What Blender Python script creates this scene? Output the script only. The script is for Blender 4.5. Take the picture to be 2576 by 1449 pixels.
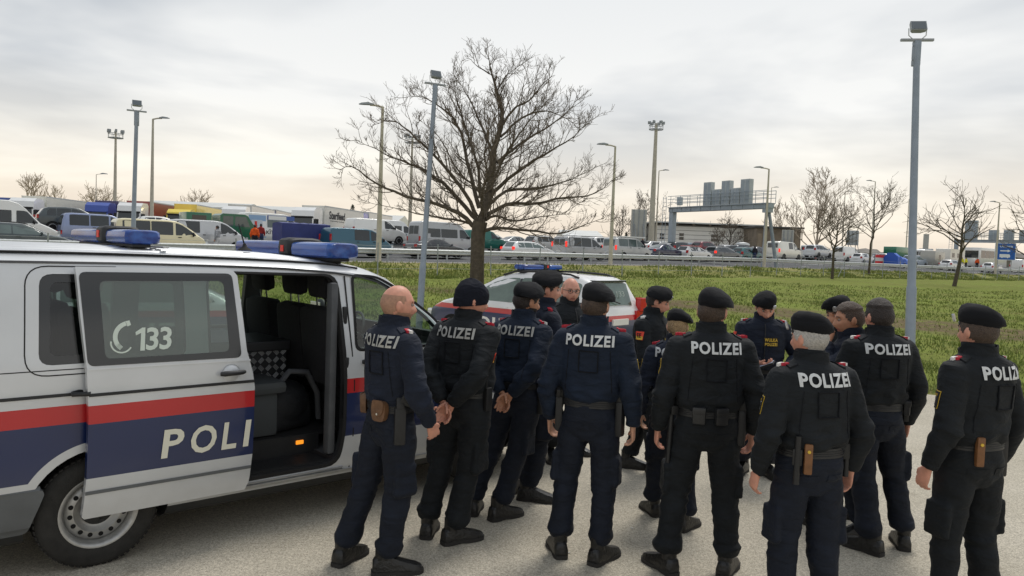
import bpy, bmesh, math, random
import numpy as np
from mathutils import Vector, Matrix, noise
from mathutils.geometry import tessellate_polygon
from mathutils.bvhtree import BVHTree

for o in list(bpy.data.objects): bpy.data.objects.remove(o)
SC = bpy.context.scene
COL = SC.collection
R_ = math.radians

# ------------------------------------------------------------------ camera
FPX, CX, CY, CAMH, RHO, HY0 = 1900., 1288., 724.5, 2.03, .037, 634.
PIT = math.atan((CY-HY0)/FPX)
cF = Vector((0, math.cos(PIT), -math.sin(PIT)))
_r0 = Vector((1, 0, 0)); _u0 = Vector((0, math.sin(PIT), math.cos(PIT)))
cR = _r0*math.cos(RHO)+_u0*math.sin(RHO)
cU = _u0*math.cos(RHO)-_r0*math.sin(RHO)
camd = bpy.data.cameras.new('camera'); cam = bpy.data.objects.new('camera', camd); COL.objects.link(cam)
camd.sensor_width = 36; camd.lens = FPX/2576*36; camd.clip_end = 6000; camd.clip_start = .05
M3 = Matrix((cR, cU, -cF)).transposed()
cam.matrix_world = Matrix.Translation((0, 0, CAMH)) @ M3.to_4x4()
SC.camera = cam
SC.render.resolution_x = 1024; SC.render.resolution_y = 576

# ------------------------------------------------------------------ world, sun, exposure
def new_world():
    w = bpy.data.worlds.new('World'); SC.world = w; w.use_nodes = True
    nt = w.node_tree; N = nt.nodes; L = nt.links; N.clear()
    out = N.new('ShaderNodeOutputWorld')
    tc = N.new('ShaderNodeTexCoord')
    sep = N.new('ShaderNodeSeparateXYZ'); L.new(tc.outputs['Generated'], sep.inputs[0])
    # cloud layer coordinates: project the view direction onto a flat layer
    zc = N.new('ShaderNodeMath'); zc.operation = 'MAXIMUM'; zc.inputs[1].default_value = 0.; L.new(sep.outputs['Z'], zc.inputs[0])
    za = N.new('ShaderNodeMath'); za.operation = 'ADD'; za.inputs[1].default_value = .10; L.new(zc.outputs[0], za.inputs[0])
    dx = N.new('ShaderNodeMath'); dx.operation = 'DIVIDE'; L.new(sep.outputs['X'], dx.inputs[0]); L.new(za.outputs[0], dx.inputs[1])
    dy = N.new('ShaderNodeMath'); dy.operation = 'DIVIDE'; L.new(sep.outputs['Y'], dy.inputs[0]); L.new(za.outputs[0], dy.inputs[1])
    cmb = N.new('ShaderNodeCombineXYZ'); L.new(dx.outputs[0], cmb.inputs[0]); L.new(dy.outputs[0], cmb.inputs[1])
    cmb.inputs[2].default_value = 1.35
    n1 = N.new('ShaderNodeTexNoise'); n1.inputs['Scale'].default_value = .55; n1.inputs['Detail'].default_value = 5; n1.inputs['Roughness'].default_value = .5
    n1.inputs['Distortion'].default_value = .25
    L.new(cmb.outputs[0], n1.inputs['Vector'])
    r1 = N.new('ShaderNodeValToRGB'); r1.color_ramp.elements[0].position = .43; r1.color_ramp.elements[1].position = .63
    L.new(n1.outputs['Fac'], r1.inputs['Fac'])
    # overcast colour by elevation
    def grad(stops):
        g = N.new('ShaderNodeValToRGB'); L.new(zc.outputs[0], g.inputs['Fac'])
        e = g.color_ramp.elements
        e[0].position, e[0].color = stops[0][0], (*stops[0][1], 1)
        e[1].position, e[1].color = stops[-1][0], (*stops[-1][1], 1)
        for p, c in stops[1:-1]:
            q = e.new(p); q.color = (*c, 1)
        return g
    lo = grad([(0, (.88, .77, .64)), (.04, (.97, .88, .74)), (.11, (.97, .93, .84)), (.18, (.88, .875, .85)), (.34, (.76, .775, .78)), (1, (.76, .79, .83))])
    dk = grad([(0, (.80, .68, .56)), (.06, (.86, .77, .65)), (.13, (.68, .67, .64)), (.20, (.50, .53, .565)), (.34, (.44, .475, .515)), (1, (.52, .56, .61))])
    mx = N.new('ShaderNodeMixRGB'); L.new(r1.outputs['Color'], mx.inputs[0]); L.new(dk.outputs[0], mx.inputs[1]); L.new(lo.outputs[0], mx.inputs[2])
    bg = N.new('ShaderNodeBackground'); bg.inputs['Strength'].default_value = .82; L.new(mx.outputs[0], bg.inputs['Color'])
    sky = N.new('ShaderNodeTexSky'); sky.sky_type = 'NISHITA'; sky.sun_disc = False
    sky.sun_elevation = R_(SUN_EL); sky.sun_rotation = R_(SUN_AZ); sky.dust_density = 3
    b2 = N.new('ShaderNodeBackground'); b2.inputs['Strength'].default_value = .006; L.new(sky.outputs[0], b2.inputs['Color'])
    ad = N.new('ShaderNodeAddShader'); L.new(bg.outputs[0], ad.inputs[0]); L.new(b2.outputs[0], ad.inputs[1])
    L.new(ad.outputs[0], out.inputs['Surface'])
SUN_EL, SUN_AZ = 62., 28.          # azimuth measured clockwise from +Y
new_world()
sd = bpy.data.lights.new('sun', 'SUN'); sd.energy = 1.5; sd.angle = R_(18); sd.color = (1, .95, .88)
so = bpy.data.objects.new('sun', sd); COL.objects.link(so)
_az = R_(SUN_AZ); _sv = Vector((math.sin(_az)*math.cos(R_(SUN_EL)), math.cos(_az)*math.cos(R_(SUN_EL)), math.sin(R_(SUN_EL))))
so.rotation_euler = _sv.to_track_quat('Z', 'Y').to_euler()
SC.render.engine = 'CYCLES'
vs = SC.view_settings; vs.view_transform = 'Standard'; vs.look = 'None'; vs.exposure = .36; vs.gamma = 1; vs.use_curve_mapping = False
SC.cycles.max_bounces = 8; SC.cycles.transparent_max_bounces = 24

# ------------------------------------------------------------------ helpers
def ray(px, py): return cF + cR*((px-CX)/FPX) - cU*((py-CY)/FPX)
def ground(px, py, z=0.):
    r = ray(px, py); t = (z-CAMH)/r.z
    return Vector((0, 0, CAMH))+r*t
def at(px, py, depth): return Vector((0, 0, CAMH))+ray(px, py)*depth
def s2l(c):
    c = c/255.
    return c/12.92 if c <= .04045 else ((c+.055)/1.055)**2.4
def C3(r, g, b): return (s2l(r), s2l(g), s2l(b))

_mats = {}
def mat(name, col, rough=.6, metal=0., coat=0., noise_amt=0., nscale=20., bump=0., bscale=60., spec=.5, emit=None, estr=0., dirt=None, detail=4, coatr=.05):
    if name in _mats: return _mats[name]
    m = bpy.data.materials.new(name); m.use_nodes = True
    nt = m.node_tree; N = nt.nodes; L = nt.links
    b = N['Principled BSDF']
    b.inputs['Base Color'].default_value = (*col, 1); b.inputs['Roughness'].default_value = rough
    b.inputs['Metallic'].default_value = metal; b.inputs['Specular IOR Level'].default_value = spec
    if coat: b.inputs['Coat Weight'].default_value = coat; b.inputs['Coat Roughness'].default_value = coatr
    tc = N.new('ShaderNodeTexCoord')
    if noise_amt:
        n = N.new('ShaderNodeTexNoise'); n.inputs['Scale'].default_value = nscale; n.inputs['Detail'].default_value = detail
        L.new(tc.outputs['Object'], n.inputs['Vector'])
        mr = N.new('ShaderNodeMapRange'); mr.inputs[1].default_value = .25; mr.inputs[2].default_value = .75
        mr.inputs[3].default_value = 1-noise_amt; mr.inputs[4].default_value = 1+noise_amt
        L.new(n.outputs['Fac'], mr.inputs[0])
        mx = N.new('ShaderNodeMixRGB'); mx.blend_type = 'MULTIPLY'; mx.inputs[0].default_value = 1
        mx.inputs[1].default_value = (*col, 1); L.new(mr.outputs[0], mx.inputs[2])
        L.new(mx.outputs[0], b.inputs['Base Color'])
    if bump:
        n2 = N.new('ShaderNodeTexNoise'); n2.inputs['Scale'].default_value = bscale; n2.inputs['Detail'].default_value = 5
        L.new(tc.outputs['Object'], n2.inputs['Vector'])
        bp = N.new('ShaderNodeBump'); bp.inputs['Strength'].default_value = bump; bp.inputs['Distance'].default_value = .02
        L.new(n2.outputs['Fac'], bp.inputs['Height']); L.new(bp.outputs[0], b.inputs['Normal'])
    if emit: b.inputs['Emission Color'].default_value = (*emit, 1); b.inputs['Emission Strength'].default_value = estr
    _mats[name] = m
    return m

def glass(name, tint=(.6, .7, .66), refl=.9, opac=0., body=(.02, .025, .025)):
    if name in _mats: return _mats[name]
    m = bpy.data.materials.new(name); m.use_nodes = True
    nt = m.node_tree; N = nt.nodes; L = nt.links; N.clear()
    out = N.new('ShaderNodeOutputMaterial')
    tr = N.new('ShaderNodeBsdfTransparent'); tr.inputs['Color'].default_value = (*tint, 1)
    gl = N.new('ShaderNodeBsdfGlossy'); gl.inputs['Roughness'].default_value = .02; gl.inputs['Color'].default_value = (refl, refl, refl, 1)
    lw = N.new('ShaderNodeLayerWeight'); lw.inputs['Blend'].default_value = .5
    pw = N.new('ShaderNodeMath'); pw.operation = 'POWER'; L.new(lw.outputs['Facing'], pw.inputs[0]); pw.inputs[1].default_value = 5
    fr = N.new('ShaderNodeMath'); fr.operation = 'MULTIPLY_ADD'; L.new(pw.outputs[0], fr.inputs[0]); fr.inputs[1].default_value = .94; fr.inputs[2].default_value = .06
    base = tr
    if opac:
        df = N.new('ShaderNodeBsdfDiffuse'); df.inputs['Color'].default_value = (*body, 1)
        m0 = N.new('ShaderNodeMixShader'); m0.inputs[0].default_value = opac; L.new(tr.outputs[0], m0.inputs[1]); L.new(df.outputs[0], m0.inputs[2]); base = m0
    mx = N.new('ShaderNodeMixShader'); L.new(fr.outputs[0], mx.inputs[0]); L.new(base.outputs[0], mx.inputs[1]); L.new(gl.outputs[0], mx.inputs[2])
    L.new(mx.outputs[0], out.inputs['Surface'])
    _mats[name] = m
    return m

def tag(o, label=None, cat=None, group=None, kind=None):
    if label: o['label'] = label
    if cat: o['category'] = cat
    if group: o['group'] = group
    if kind: o['kind'] = kind
    return o

def empty(name, loc=(0, 0, 0), rz=0., label=None, cat=None, group=None):
    o = bpy.data.objects.new(name, None); COL.objects.link(o); o.location = loc; o.rotation_euler = (0, 0, rz)
    o.empty_display_size = .2
    return tag(o, label, cat, group)

class MB:
    """collects shapes; build() links them as one mesh object"""
    def __init__(s): s.v = []; s.f = []; s.m = []
    def add(s, vs, fs, mi=0, M=None):
        n = len(s.v)
        if M is not None: vs = [M @ Vector(p) for p in vs]
        s.v += [tuple(p) for p in vs]
        s.f += [tuple(i+n for i in f) for f in fs]; s.m += [mi]*len(fs)
        return s
    def box(s, x0, x1, y0, y1, z0, z1, mi=0, M=None, bev=0.):
        if bev <= 0:
            v = [(x, y, z) for x in (x0, x1) for y in (y0, y1) for z in (z0, z1)]
            f = [(0, 1, 3, 2), (4, 6, 7, 5), (0, 4, 5, 1), (2, 3, 7, 6), (0, 2, 6, 4), (1, 5, 7, 3)]
            return s.add(v, f, mi, M)
        bm = bmesh.new(); bmesh.ops.create_cube(bm, size=1)
        for q in bm.verts:
            q.co = Vector(((x0+x1)/2+q.co.x*(x1-x0), (y0+y1)/2+q.co.y*(y1-y0), (z0+z1)/2+q.co.z*(z1-z0)))
        bmesh.ops.bevel(bm, geom=bm.edges[:], offset=min(bev, .49*min(abs(x1-x0), abs(y1-y0), abs(z1-z0))), segments=2, affect='EDGES', profile=.6)
        bm.verts.index_update()
        s.add([q.co.copy() for q in bm.verts], [[q.index for q in f.verts] for f in bm.faces], mi, M); bm.free()
        return s
    def loft(s, rings, mi=0, cap=True, M=None, closed=True):
        n = len(rings[0]); v = [p for r in rings for p in r]; f = []
        for i in range(len(rings)-1):
            for j in range(n if closed else n-1):
                k = (j+1) % n
                f.append((i*n+j, i*n+k, (i+1)*n+k, (i+1)*n+j))
        if cap:
            f.append(tuple(range(n))[::-1]); f.append(tuple((len(rings)-1)*n+j for j in range(n)))
        return s.add(v, f, mi, M)
    def tube(s, pts, rad, n=8, mi=0, cap=True, M=None):
        pts = [Vector(p) for p in pts]
        if not hasattr(rad, '__len__'): rad = [rad]*len(pts)
        rings = []; prev = None
        for i, p in enumerate(pts):
            t = (pts[min(i+1, len(pts)-1)]-pts[max(i-1, 0)])
            if t.length < 1e-9: t = Vector((0, 0, 1))
            t.normalize()
            a = Vector((0, 0, 1)) if abs(t.z) < .9 else Vector((1, 0, 0))
            if prev is not None: a = prev
            e1 = (a-t*a.dot(t)).normalized(); e2 = t.cross(e1); prev = e1
            rings.append([p+(e1*math.cos(2*math.pi*j/n)+e2*math.sin(2*math.pi*j/n))*rad[i] for j in range(n)])
        return s.loft(rings, mi, cap, M)
    def cyl(s, a, b, r, n=12, mi=0, r2=None, M=None): return s.tube([a, b], [r, r if r2 is None else r2], n, mi, True, M)
    def lathe(s, prof, n=24, axis='y', mi=0, M=None, cap=False):
        rings = []
        for (r, h) in prof:
            ring = []
            for j in range(n):
                a = 2*math.pi*j/n
                if axis == 'y': ring.append((r*math.cos(a), h, r*math.sin(a)))
                else: ring.append((r*math.cos(a), r*math.sin(a), h))
            rings.append(ring)
        return s.loft(rings, mi, cap, M)
    def ell(s, c, rx, ry, rz, n=12, m=8, mi=0, M=None):
        rings = []
        for i in range(1, m):
            t = math.pi*i/m
            rings.append([(c[0]+rx*math.sin(t)*math.cos(2*math.pi*j/n), c[1]+ry*math.sin(t)*math.sin(2*math.pi*j/n), c[2]+rz*math.cos(t)) for j in range(n)])
        k = len(rings); v = [p for r in rings for p in r]+[(c[0], c[1], c[2]+rz), (c[0], c[1], c[2]-rz)]
        f = []
        for i in range(k-1):
            for j in range(n): f.append((i*n+j, (i+1)*n+j, (i+1)*n+(j+1) % n, i*n+(j+1) % n))
        for j in range(n):
            f.append((k*n, j, (j+1) % n)); f.append((k*n+1, (k-1)*n+(j+1) % n, (k-1)*n+j))
        return s.add(v, f, mi, M)
    def prism(s, poly, h0, h1, axis='y', mi=0, M=None):
        """poly in the plane across 'axis'"""
        def P(a, b, h): return (a, h, b) if axis == 'y' else ((h, a, b) if axis == 'x' else (a, b, h))
        n = len(poly)
        v = [P(a, b, h0) for a, b in poly]+[P(a, b, h1) for a, b in poly]
        f = [tuple(range(n)), tuple(range(n, 2*n))[::-1]]+[(i, i+n, (i+1) % n+n, (i+1) % n) for i in range(n)]
        return s.add(v, f, mi, M)
    def mesh(s, name, mats):
        me = bpy.data.meshes.new(name); me.from_pydata(s.v, [], s.f)
        if not isinstance(mats, (list, tuple)): mats = [mats]
        for m in mats: me.materials.append(m)
        if len(mats) > 1: me.polygons.foreach_set('material_index', s.m)
        me.update()
        return me
    def build(s, name, mats, parent=None, smooth=None, fixn=True):
        me = s.mesh(name, mats)
        if fixn: fix_normals(me)
        shade(me, smooth)
        return link(name, me, parent)

def fix_normals(me):
    bm = bmesh.new(); bm.from_mesh(me); bmesh.ops.recalc_face_normals(bm, faces=bm.faces[:]); bm.to_mesh(me); bm.free()
def shade(me, smooth):
    if smooth is None: return
    me.polygons.foreach_set('use_smooth', [True]*len(me.polygons))
    if smooth < 179: me.set_sharp_from_angle(angle=R_(smooth))
    me.update()
def link(name, me, parent=None):
    o = bpy.data.objects.new(name, me); COL.objects.link(o)
    if parent is not None: o.parent = parent
    return o
def children(o): return [c for c in bpy.data.objects if c.parent is o]
_kids = {}
def copy_tree(o, parent=None, kids=None):
    if kids is None:
        kids = {}
        for q in bpy.data.objects:
            if q.parent is not None: kids.setdefault(q.parent.name, []).append(q)
    c = o.copy(); COL.objects.link(c); c.parent = parent
    if parent is not None: c.matrix_parent_inverse = o.matrix_parent_inverse.copy()
    for ch in kids.get(o.name, []): copy_tree(ch, c, kids)
    return c

def text_mesh(txt, size, bold=0., extrude=0., space=1.):
    cu = bpy.data.curves.new('txt', 'FONT'); cu.body = txt; cu.size = size; cu.offset = bold; cu.extrude = extrude
    cu.resolution_u = 3; cu.space_character = space; cu.fill_mode = 'FRONT' if extrude == 0 else 'BOTH'
    o = bpy.data.objects.new('txt', cu); COL.objects.link(o)
    dg = bpy.context.evaluated_depsgraph_get(); dg.update()
    me = bpy.data.meshes.new_from_object(o.evaluated_get(dg))
    bpy.data.objects.remove(o); bpy.data.curves.remove(cu)
    return me
def flat_text(txt, width, height, bold=.0, space=1.):
    """(verts as (u,v) centred and scaled to width x height, faces)"""
    me = text_mesh(txt, 1., bold, space=space)
    v = np.array([q.co[:2] for q in me.vertices]); fs = [tuple(p.vertices) for p in me.polygons]
    lo, hi = v.min(0), v.max(0)
    v = (v-(lo+hi)/2)/(hi-lo)*np.array([width, height])
    bpy.data.meshes.remove(me)
    return v, fs

def panel_bm(outer, holes, levels=(), axis_levels=()):
    """flat panel in (a,b) triangulated with holes, cut at b levels; returns bmesh in (a,0,b)"""
    polys = [[Vector((a, b, 0)) for a, b in outer]]+[[Vector((a, b, 0)) for a, b in h] for h in holes]
    tri = tessellate_polygon(polys); flat = [p for q in polys for p in q]
    bm = bmesh.new(); vs_ = [bm.verts.new((p.x, 0, p.y)) for p in flat]
    for t in tri:
        try: bm.faces.new([vs_[i] for i in t])
        except ValueError: pass
    for z in levels:
        bmesh.ops.bisect_plane(bm, geom=bm.verts[:]+bm.edges[:]+bm.faces[:], plane_co=(0, 0, z), plane_no=(0, 0, 1))
    for x in axis_levels:
        bmesh.ops.bisect_plane(bm, geom=bm.verts[:]+bm.edges[:]+bm.faces[:], plane_co=(x, 0, 0), plane_no=(1, 0, 0))
    bmesh.ops.recalc_face_normals(bm, faces=bm.faces[:])
    return bm
def rrect(x0, x1, z0, z1, r, n=4):
    p = []
    for cx_, cz_, a0 in ((x1-r, z1-r, 0), (x0+r, z1-r, 90), (x0+r, z0+r, 180), (x1-r, z0+r, 270)):
        for i in range(n+1):
            a = R_(a0+90*i/n); p.append((cx_+r*math.cos(a), cz_+r*math.sin(a)))
    return p
def rpoly(pts, r, n=4):
    """round the corners of a polygon"""
    out = []; m = len(pts)
    for i in range(m):
        p0, p1, p2 = Vector(pts[i-1]), Vector(pts[i]), Vector(pts[(i+1) % m])
        d0, d1 = (p0-p1), (p2-p1); rr = min(r, d0.length*.45, d1.length*.45)
        a, b = p1+d0.normalized()*rr, p1+d1.normalized()*rr
        for k in range(n+1):
            t = k/n; q = a*(1-t)**2+p1*2*t*(1-t)+b*t*t; out.append((q.x, q.y))
    return out
def Tz(x, y, z=0, rz=0): return Matrix.Translation((x, y, z)) @ Matrix.Rotation(rz, 4, 'Z')
# ------------------------------------------------------------------ terrain
RX0, RY0 = -8.63, 41.36
DX, DY = .78044, .62523            # along the motorway
ROADANG = math.atan2(DY, DX)
def zr(u): return float(np.interp(u, [-80, -16, 0, 36, 92, 200], [.55, 1.02, 1.19, 1.52, 1.47, 1.45]))
def uv2xy(u, v): return RX0+u*DX-v*DY, RY0+u*DY+v*DX
def xy2uv(x, y):
    a, b = x-RX0, y-RY0
    return a*DX+b*DY, -a*DY+b*DX
def rise(u, v):        # the far lanes and the lorry park lie higher than the verge
    a = float(np.interp(u, [15, 55, 100], [0, .45, .50]))
    return float(np.interp(v, [3, 9, 16, 30, 60], [0, a, a+.42, a+.75, a+.95]))
def road(u, v, dz=0.):
    x, y = uv2xy(u, v); return Vector((x, y, zr(u)+rise(u, v)+dz))
EDGE = [(40, -8), (14, 7.4), (7.7, 11.3), (5.2, 13.2), (3.6, 15.4), (1.4, 17.2), (-3, 18.4), (-9, 19.2), (-20, 20.5), (-45, 22), (-70, 10)]
def edge_dist(x, y):
    """signed distance to the asphalt edge, positive on the grass"""
    best = 1e9; sg = 1
    for (ax, ay), (bx, by) in zip(EDGE[:-1], EDGE[1:]):
        vx, vy = bx-ax, by-ay; t = max(0, min(1, ((x-ax)*vx+(y-ay)*vy)/(vx*vx+vy*vy)))
        qx, qy = ax+vx*t-x, ay+vy*t-y; d = math.hypot(qx, qy)
        if d < best: best = d; sg = 1 if (vx*(y-ay)-vy*(x-ax)) < 0 else -1
    return best*sg
def gz(x, y):
    u, v = xy2uv(x, y); e = edge_dist(x, y); Z = zr(u)
    zf = Z-.66
    if v >= -1.0: return Z
    if v > -4.4:
        t = (v+4.4)/3.4; t = t*t*(3-2*t)*.75+t*.25
        return zf+(Z-zf)*t
    if e <= -.25: return -.05
    w = max(e, 0)/(max(e, 0)+(-4.4-v)); z = zf*w**1.15
    if e < .15: z += (-.05)+(.075)*min(1, (e+.25)/.4)
    else: z += .025
    return z
def gzn(x, y):
    e = edge_dist(x, y); z = gz(x, y); u, v = xy2uv(x, y)
    if e > 0 and v < -1.2:
        k = min(1, e/.6)
        z += k*(.045*noise.noise(Vector((x*.55, y*.55, 0)))+.02*noise.noise(Vector((x*2.1, y*2.1, 4))))
        # ruts in the churned band beside the car park
        b = abs(e-12.9-1.4*noise.noise(Vector((x*.12, y*.12, 9))))
        if b < 2.2: z += k*.07*(1-b/2.2)*noise.noise(Vector((x*1.3, y*1.3, 2)))
        if v > -5: z += .10*noise.noise(Vector((x*.7, y*.7, 7)))*min(1, (-1.2-v))
    return z

def ground_material():
    m = bpy.data.materials.new('grass_ground'); m.use_nodes = True; nt = m.node_tree; N = nt.nodes; L = nt.links
    b = N['Principled BSDF']; b.inputs['Roughness'].default_value = .95; b.inputs['Specular IOR Level'].default_value = .1
    tc = N.new('ShaderNodeTexCoord')
    def nz(scale, det, rough=.6, stretch=None):
        n = N.new('ShaderNodeTexNoise'); n.inputs['Scale'].default_value = scale; n.inputs['Detail'].default_value = det; n.inputs['Roughness'].default_value = rough
        if stretch:
            mp = N.new('ShaderNodeMapping'); mp.inputs['Scale'].default_value = stretch; mp.inputs['Rotation'].default_value = (0, 0, -ROADANG)
            L.new(tc.outputs['Object'], mp.inputs['Vector']); L.new(mp.outputs[0], n.inputs['Vector'])
        else: L.new(tc.outputs['Object'], n.inputs['Vector'])
        return n
    def ramp(src, p0, p1):
        r = N.new('ShaderNodeMapRange'); r.inputs[1].default_value = p0; r.inputs[2].default_value = p1; L.new(src, r.inputs[0]); return r
    def mix(fac, a, c):
        x = N.new('ShaderNodeMixRGB'); L.new(fac, x.inputs[0])
        for i, q in ((1, a), (2, c)):
            if isinstance(q, tuple): x.inputs[i].default_value = (*q, 1)
            else: L.new(q, x.inputs[i])
        return x.outputs[0]
    n1 = nz(.35, 4); n2 = nz(6., 6, .7); n3 = nz(1.0, 5, .65, (.35, 1.4, 1))
    c = mix(ramp(n2.outputs['Fac'], .3, .7).outputs[0], C3(92, 100, 44), C3(130, 138, 68))
    c = mix(ramp(n3.outputs['Fac'], .53, .74).outputs[0], c, C3(138, 126, 82))
    n5 = nz(3.0, 5, .7)
    c = mix(ramp(n5.outputs['Fac'], .55, .70).outputs[0], c, C3(80, 80, 44))
    c = mix(ramp(n1.outputs['Fac'], .45, .65).outputs[0], c, C3(118, 130, 60))
    at_ = N.new('ShaderNodeAttribute'); at_.attribute_name = 'soil'
    n4 = nz(9., 6, .75)
    soil = mix(ramp(n4.outputs['Fac'], .35, .65).outputs[0], C3(70, 60, 42), C3(128, 114, 86))
    f2 = N.new('ShaderNodeMath'); f2.operation = 'MULTIPLY'; L.new(at_.outputs['Fac'], f2.inputs[0])
    L.new(ramp(nz(1.7, 5, .7).outputs['Fac'], .33, .50).outputs[0], f2.inputs[1])
    c = mix(f2.outputs[0], c, soil)
    at2 = N.new('ShaderNodeAttribute'); at2.attribute_name = 'dry'
    f3 = N.new('ShaderNodeMath'); f3.operation = 'MULTIPLY'; L.new(at2.outputs['Fac'], f3.inputs[0]); L.new(ramp(n3.outputs['Fac'], .35, .6).outputs[0], f3.inputs[1])
    c = mix(f3.outputs[0], c, C3(158, 148, 104))
    L.new(c, b.inputs['Base Color'])
    bp = N.new('ShaderNodeBump'); bp.inputs['Strength'].default_value = .9; bp.inputs['Distance'].default_value = .06
    L.new(n2.outputs['Fac'], bp.inputs['Height']); L.new(bp.outputs[0], b.inputs['Normal'])
    return m
M_GROUND = ground_material()

def build_ground():
    us = np.concatenate([np.array([-2500, -900, -400, -200, -120, -80, -60]), np.arange(-48, 70, .55), np.arange(70, 130, 2.5), np.array([140, 170, 220, 300, 500, 900, 2500])])
    vs_ = np.concatenate([np.array([-900, -300, -120, -80, -60, -50, -44]), np.arange(-40, -5, .55), np.arange(-5, -.8, .3), np.array([-.5, 0, 3, 9, 16, 30, 60, 90, 140, 250, 600, 1500, 3000])])
    V = []; soil = []; dry = []
    for u in us:
        for v in vs_:
            x, y = uv2xy(u, v)
            near = -60 < u < 140 and -45 < v < 0
            z = gzn(x, y) if near else (gz(x, y) if v < 0 else zr(u)+rise(u, v)-.03)
            V.append((x, y, z))
            e = edge_dist(x, y) if near else 99
            q = e-12.9-1.4*noise.noise(Vector((x*.12, y*.12, 9)))
            s = max(0, 1-abs(q)/2.6) if x > 1.5 else max(0, 1-abs(q)/1.6)*.55
            if 0 < e < .35: s = max(s, .8*(1-e/.35))
            soil.append(min(1, s*2.2))
            d = 0.
            if -5.5 < v < -.5: d = .45+.5*max(0, 1-abs(v+1.2)/1.4)
            if v > -.9: d = 1
            dry.append(d)
    nv = len(vs_); F_ = []
    for i in range(len(us)-1):
        for j in range(nv-1): F_.append((i*nv+j, (i+1)*nv+j, (i+1)*nv+j+1, i*nv+j+1))
    me = bpy.data.meshes.new('ground'); me.from_pydata(V, [], F_); me.materials.append(M_GROUND)
    for nm, a in (('soil', soil), ('dry', dry)):
        at_ = me.attributes.new(nm, 'FLOAT', 'POINT'); at_.data.foreach_set('value', a)
    shade(me, 180); tag(link('ground', me), 'grassy field rising to the motorway embankment', None, kind='structure')
build_ground()

def asphalt_mat(name, c0, c1, speck, bumpy=.35, fine=220., stains=True):
    m = bpy.data.materials.new(name); m.use_nodes = True; nt = m.node_tree; N = nt.nodes; L = nt.links
    b = N['Principled BSDF']; b.inputs['Roughness'].default_value = .9; b.inputs['Specular IOR Level'].default_value = .25
    tc = N.new('ShaderNodeTexCoord')
    def nz(s, d, r=.6):
        n = N.new('ShaderNodeTexNoise'); n.inputs['Scale'].default_value = s; n.inputs['Detail'].default_value = d; n.inputs['Roughness'].default_value = r
        L.new(tc.outputs['Object'], n.inputs['Vector']); return n.outputs['Fac']
    def ramp(src, p0, p1, o0=0, o1=1):
        r = N.new('ShaderNodeMapRange'); r.inputs[1].default_value = p0; r.inputs[2].default_value = p1; r.inputs[3].default_value = o0; r.inputs[4].default_value = o1; L.new(src, r.inputs[0]); return r.outputs[0]
    mx = N.new('ShaderNodeMixRGB'); L.new(ramp(nz(.8, 5), .35, .65), mx.inputs[0]); mx.inputs[1].default_value = (*c0, 1); mx.inputs[2].default_value = (*c1, 1)
    vor = N.new('ShaderNodeTexVoronoi'); vor.inputs['Scale'].default_value = fine; L.new(tc.outputs['Object'], vor.inputs['Vector'])
    sp = N.new('ShaderNodeMixRGB'); sp.blend_type = 'MULTIPLY'; sp.inputs[0].default_value = 1
    hs = N.new('ShaderNodeSeparateColor'); L.new(vor.outputs['Color'], hs.inputs[0])
    v2 = ramp(hs.outputs[0], 0, 1, 1-speck, 1+speck)
    L.new(mx.outputs[0], sp.inputs[1]); L.new(v2, sp.inputs[2])
    s2 = N.new('ShaderNodeMixRGB'); s2.blend_type = 'MULTIPLY'; s2.inputs[0].default_value = 1; L.new(sp.outputs[0], s2.inputs[1])
    L.new(ramp(nz(38, 6, .8), .3, .7, 1-speck*.8, 1+speck*.8), s2.inputs[2])
    col = s2.outputs[0]
    if stains:
        s3 = N.new('ShaderNodeMixRGB'); s3.blend_type = 'MULTIPLY'; L.new(ramp(nz(1.9, 6, .7), .62, .72), s3.inputs[0]); L.new(col, s3.inputs[1]); s3.inputs[2].default_value = (.72, .71, .69, 1); col = s3.outputs[0]
    L.new(col, b.inputs['Base Color'])
    bp = N.new('ShaderNodeBump'); bp.inputs['Strength'].default_value = bumpy; bp.inputs['Distance'].default_value = .004
    L.new(vor.outputs['Distance'], bp.inputs['Height']); L.new(bp.outputs[0], b.inputs['Normal'])
    return m
M_LOT = asphalt_mat('weathered_asphalt', C3(170, 163, 147), C3(180, 173, 158), .34, .5, 150.)
M_ROAD = asphalt_mat('road_asphalt', C3(78, 79, 81), C3(92, 92, 93), .12, .2, 60., False)
M_VERGE = asphalt_mat('gravel_verge', C3(150, 144, 130), C3(176, 170, 156), .3, .6, 18., False)
M_LINE = mat('road_paint', (.78, .78, .75), .7, noise_amt=.15, nscale=3)

def build_lot():
    random.seed(3); pts = []
    for (a, b) in zip(EDGE[:-1], EDGE[1:]):
        L_ = math.hypot(b[0]-a[0], b[1]-a[1]); n = max(2, int(L_/.25))
        for i in range(n):
            t = i/n; w = .05*noise.noise(Vector((a[0]*(1-t)+b[0]*t, a[1]*(1-t)+b[1]*t, 5))*3)
            pts.append((a[0]*(1-t)+b[0]*t+w, a[1]*(1-t)+b[1]*t+w))
    pts += [EDGE[-1], (-70, -60), (40, -60)]
    tri = tessellate_polygon([[Vector((x, y, 0)) for x, y in pts]])
    me = bpy.data.meshes.new('car_park'); me.from_pydata([(x, y, 0) for x, y in pts], [], [tuple(t) for t in tri]); fix_up(me)
    me.materials.append(M_LOT); tag(link('car_park', me), 'pale weathered asphalt car park', kind='structure')
def fix_up(me):
    bm = bmesh.new(); bm.from_mesh(me)
    for f in bm.faces:
        f.normal_update()
        if f.normal.z < 0: f.normal_flip()
    bm.to_mesh(me); bm.free()
build_lot()

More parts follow.
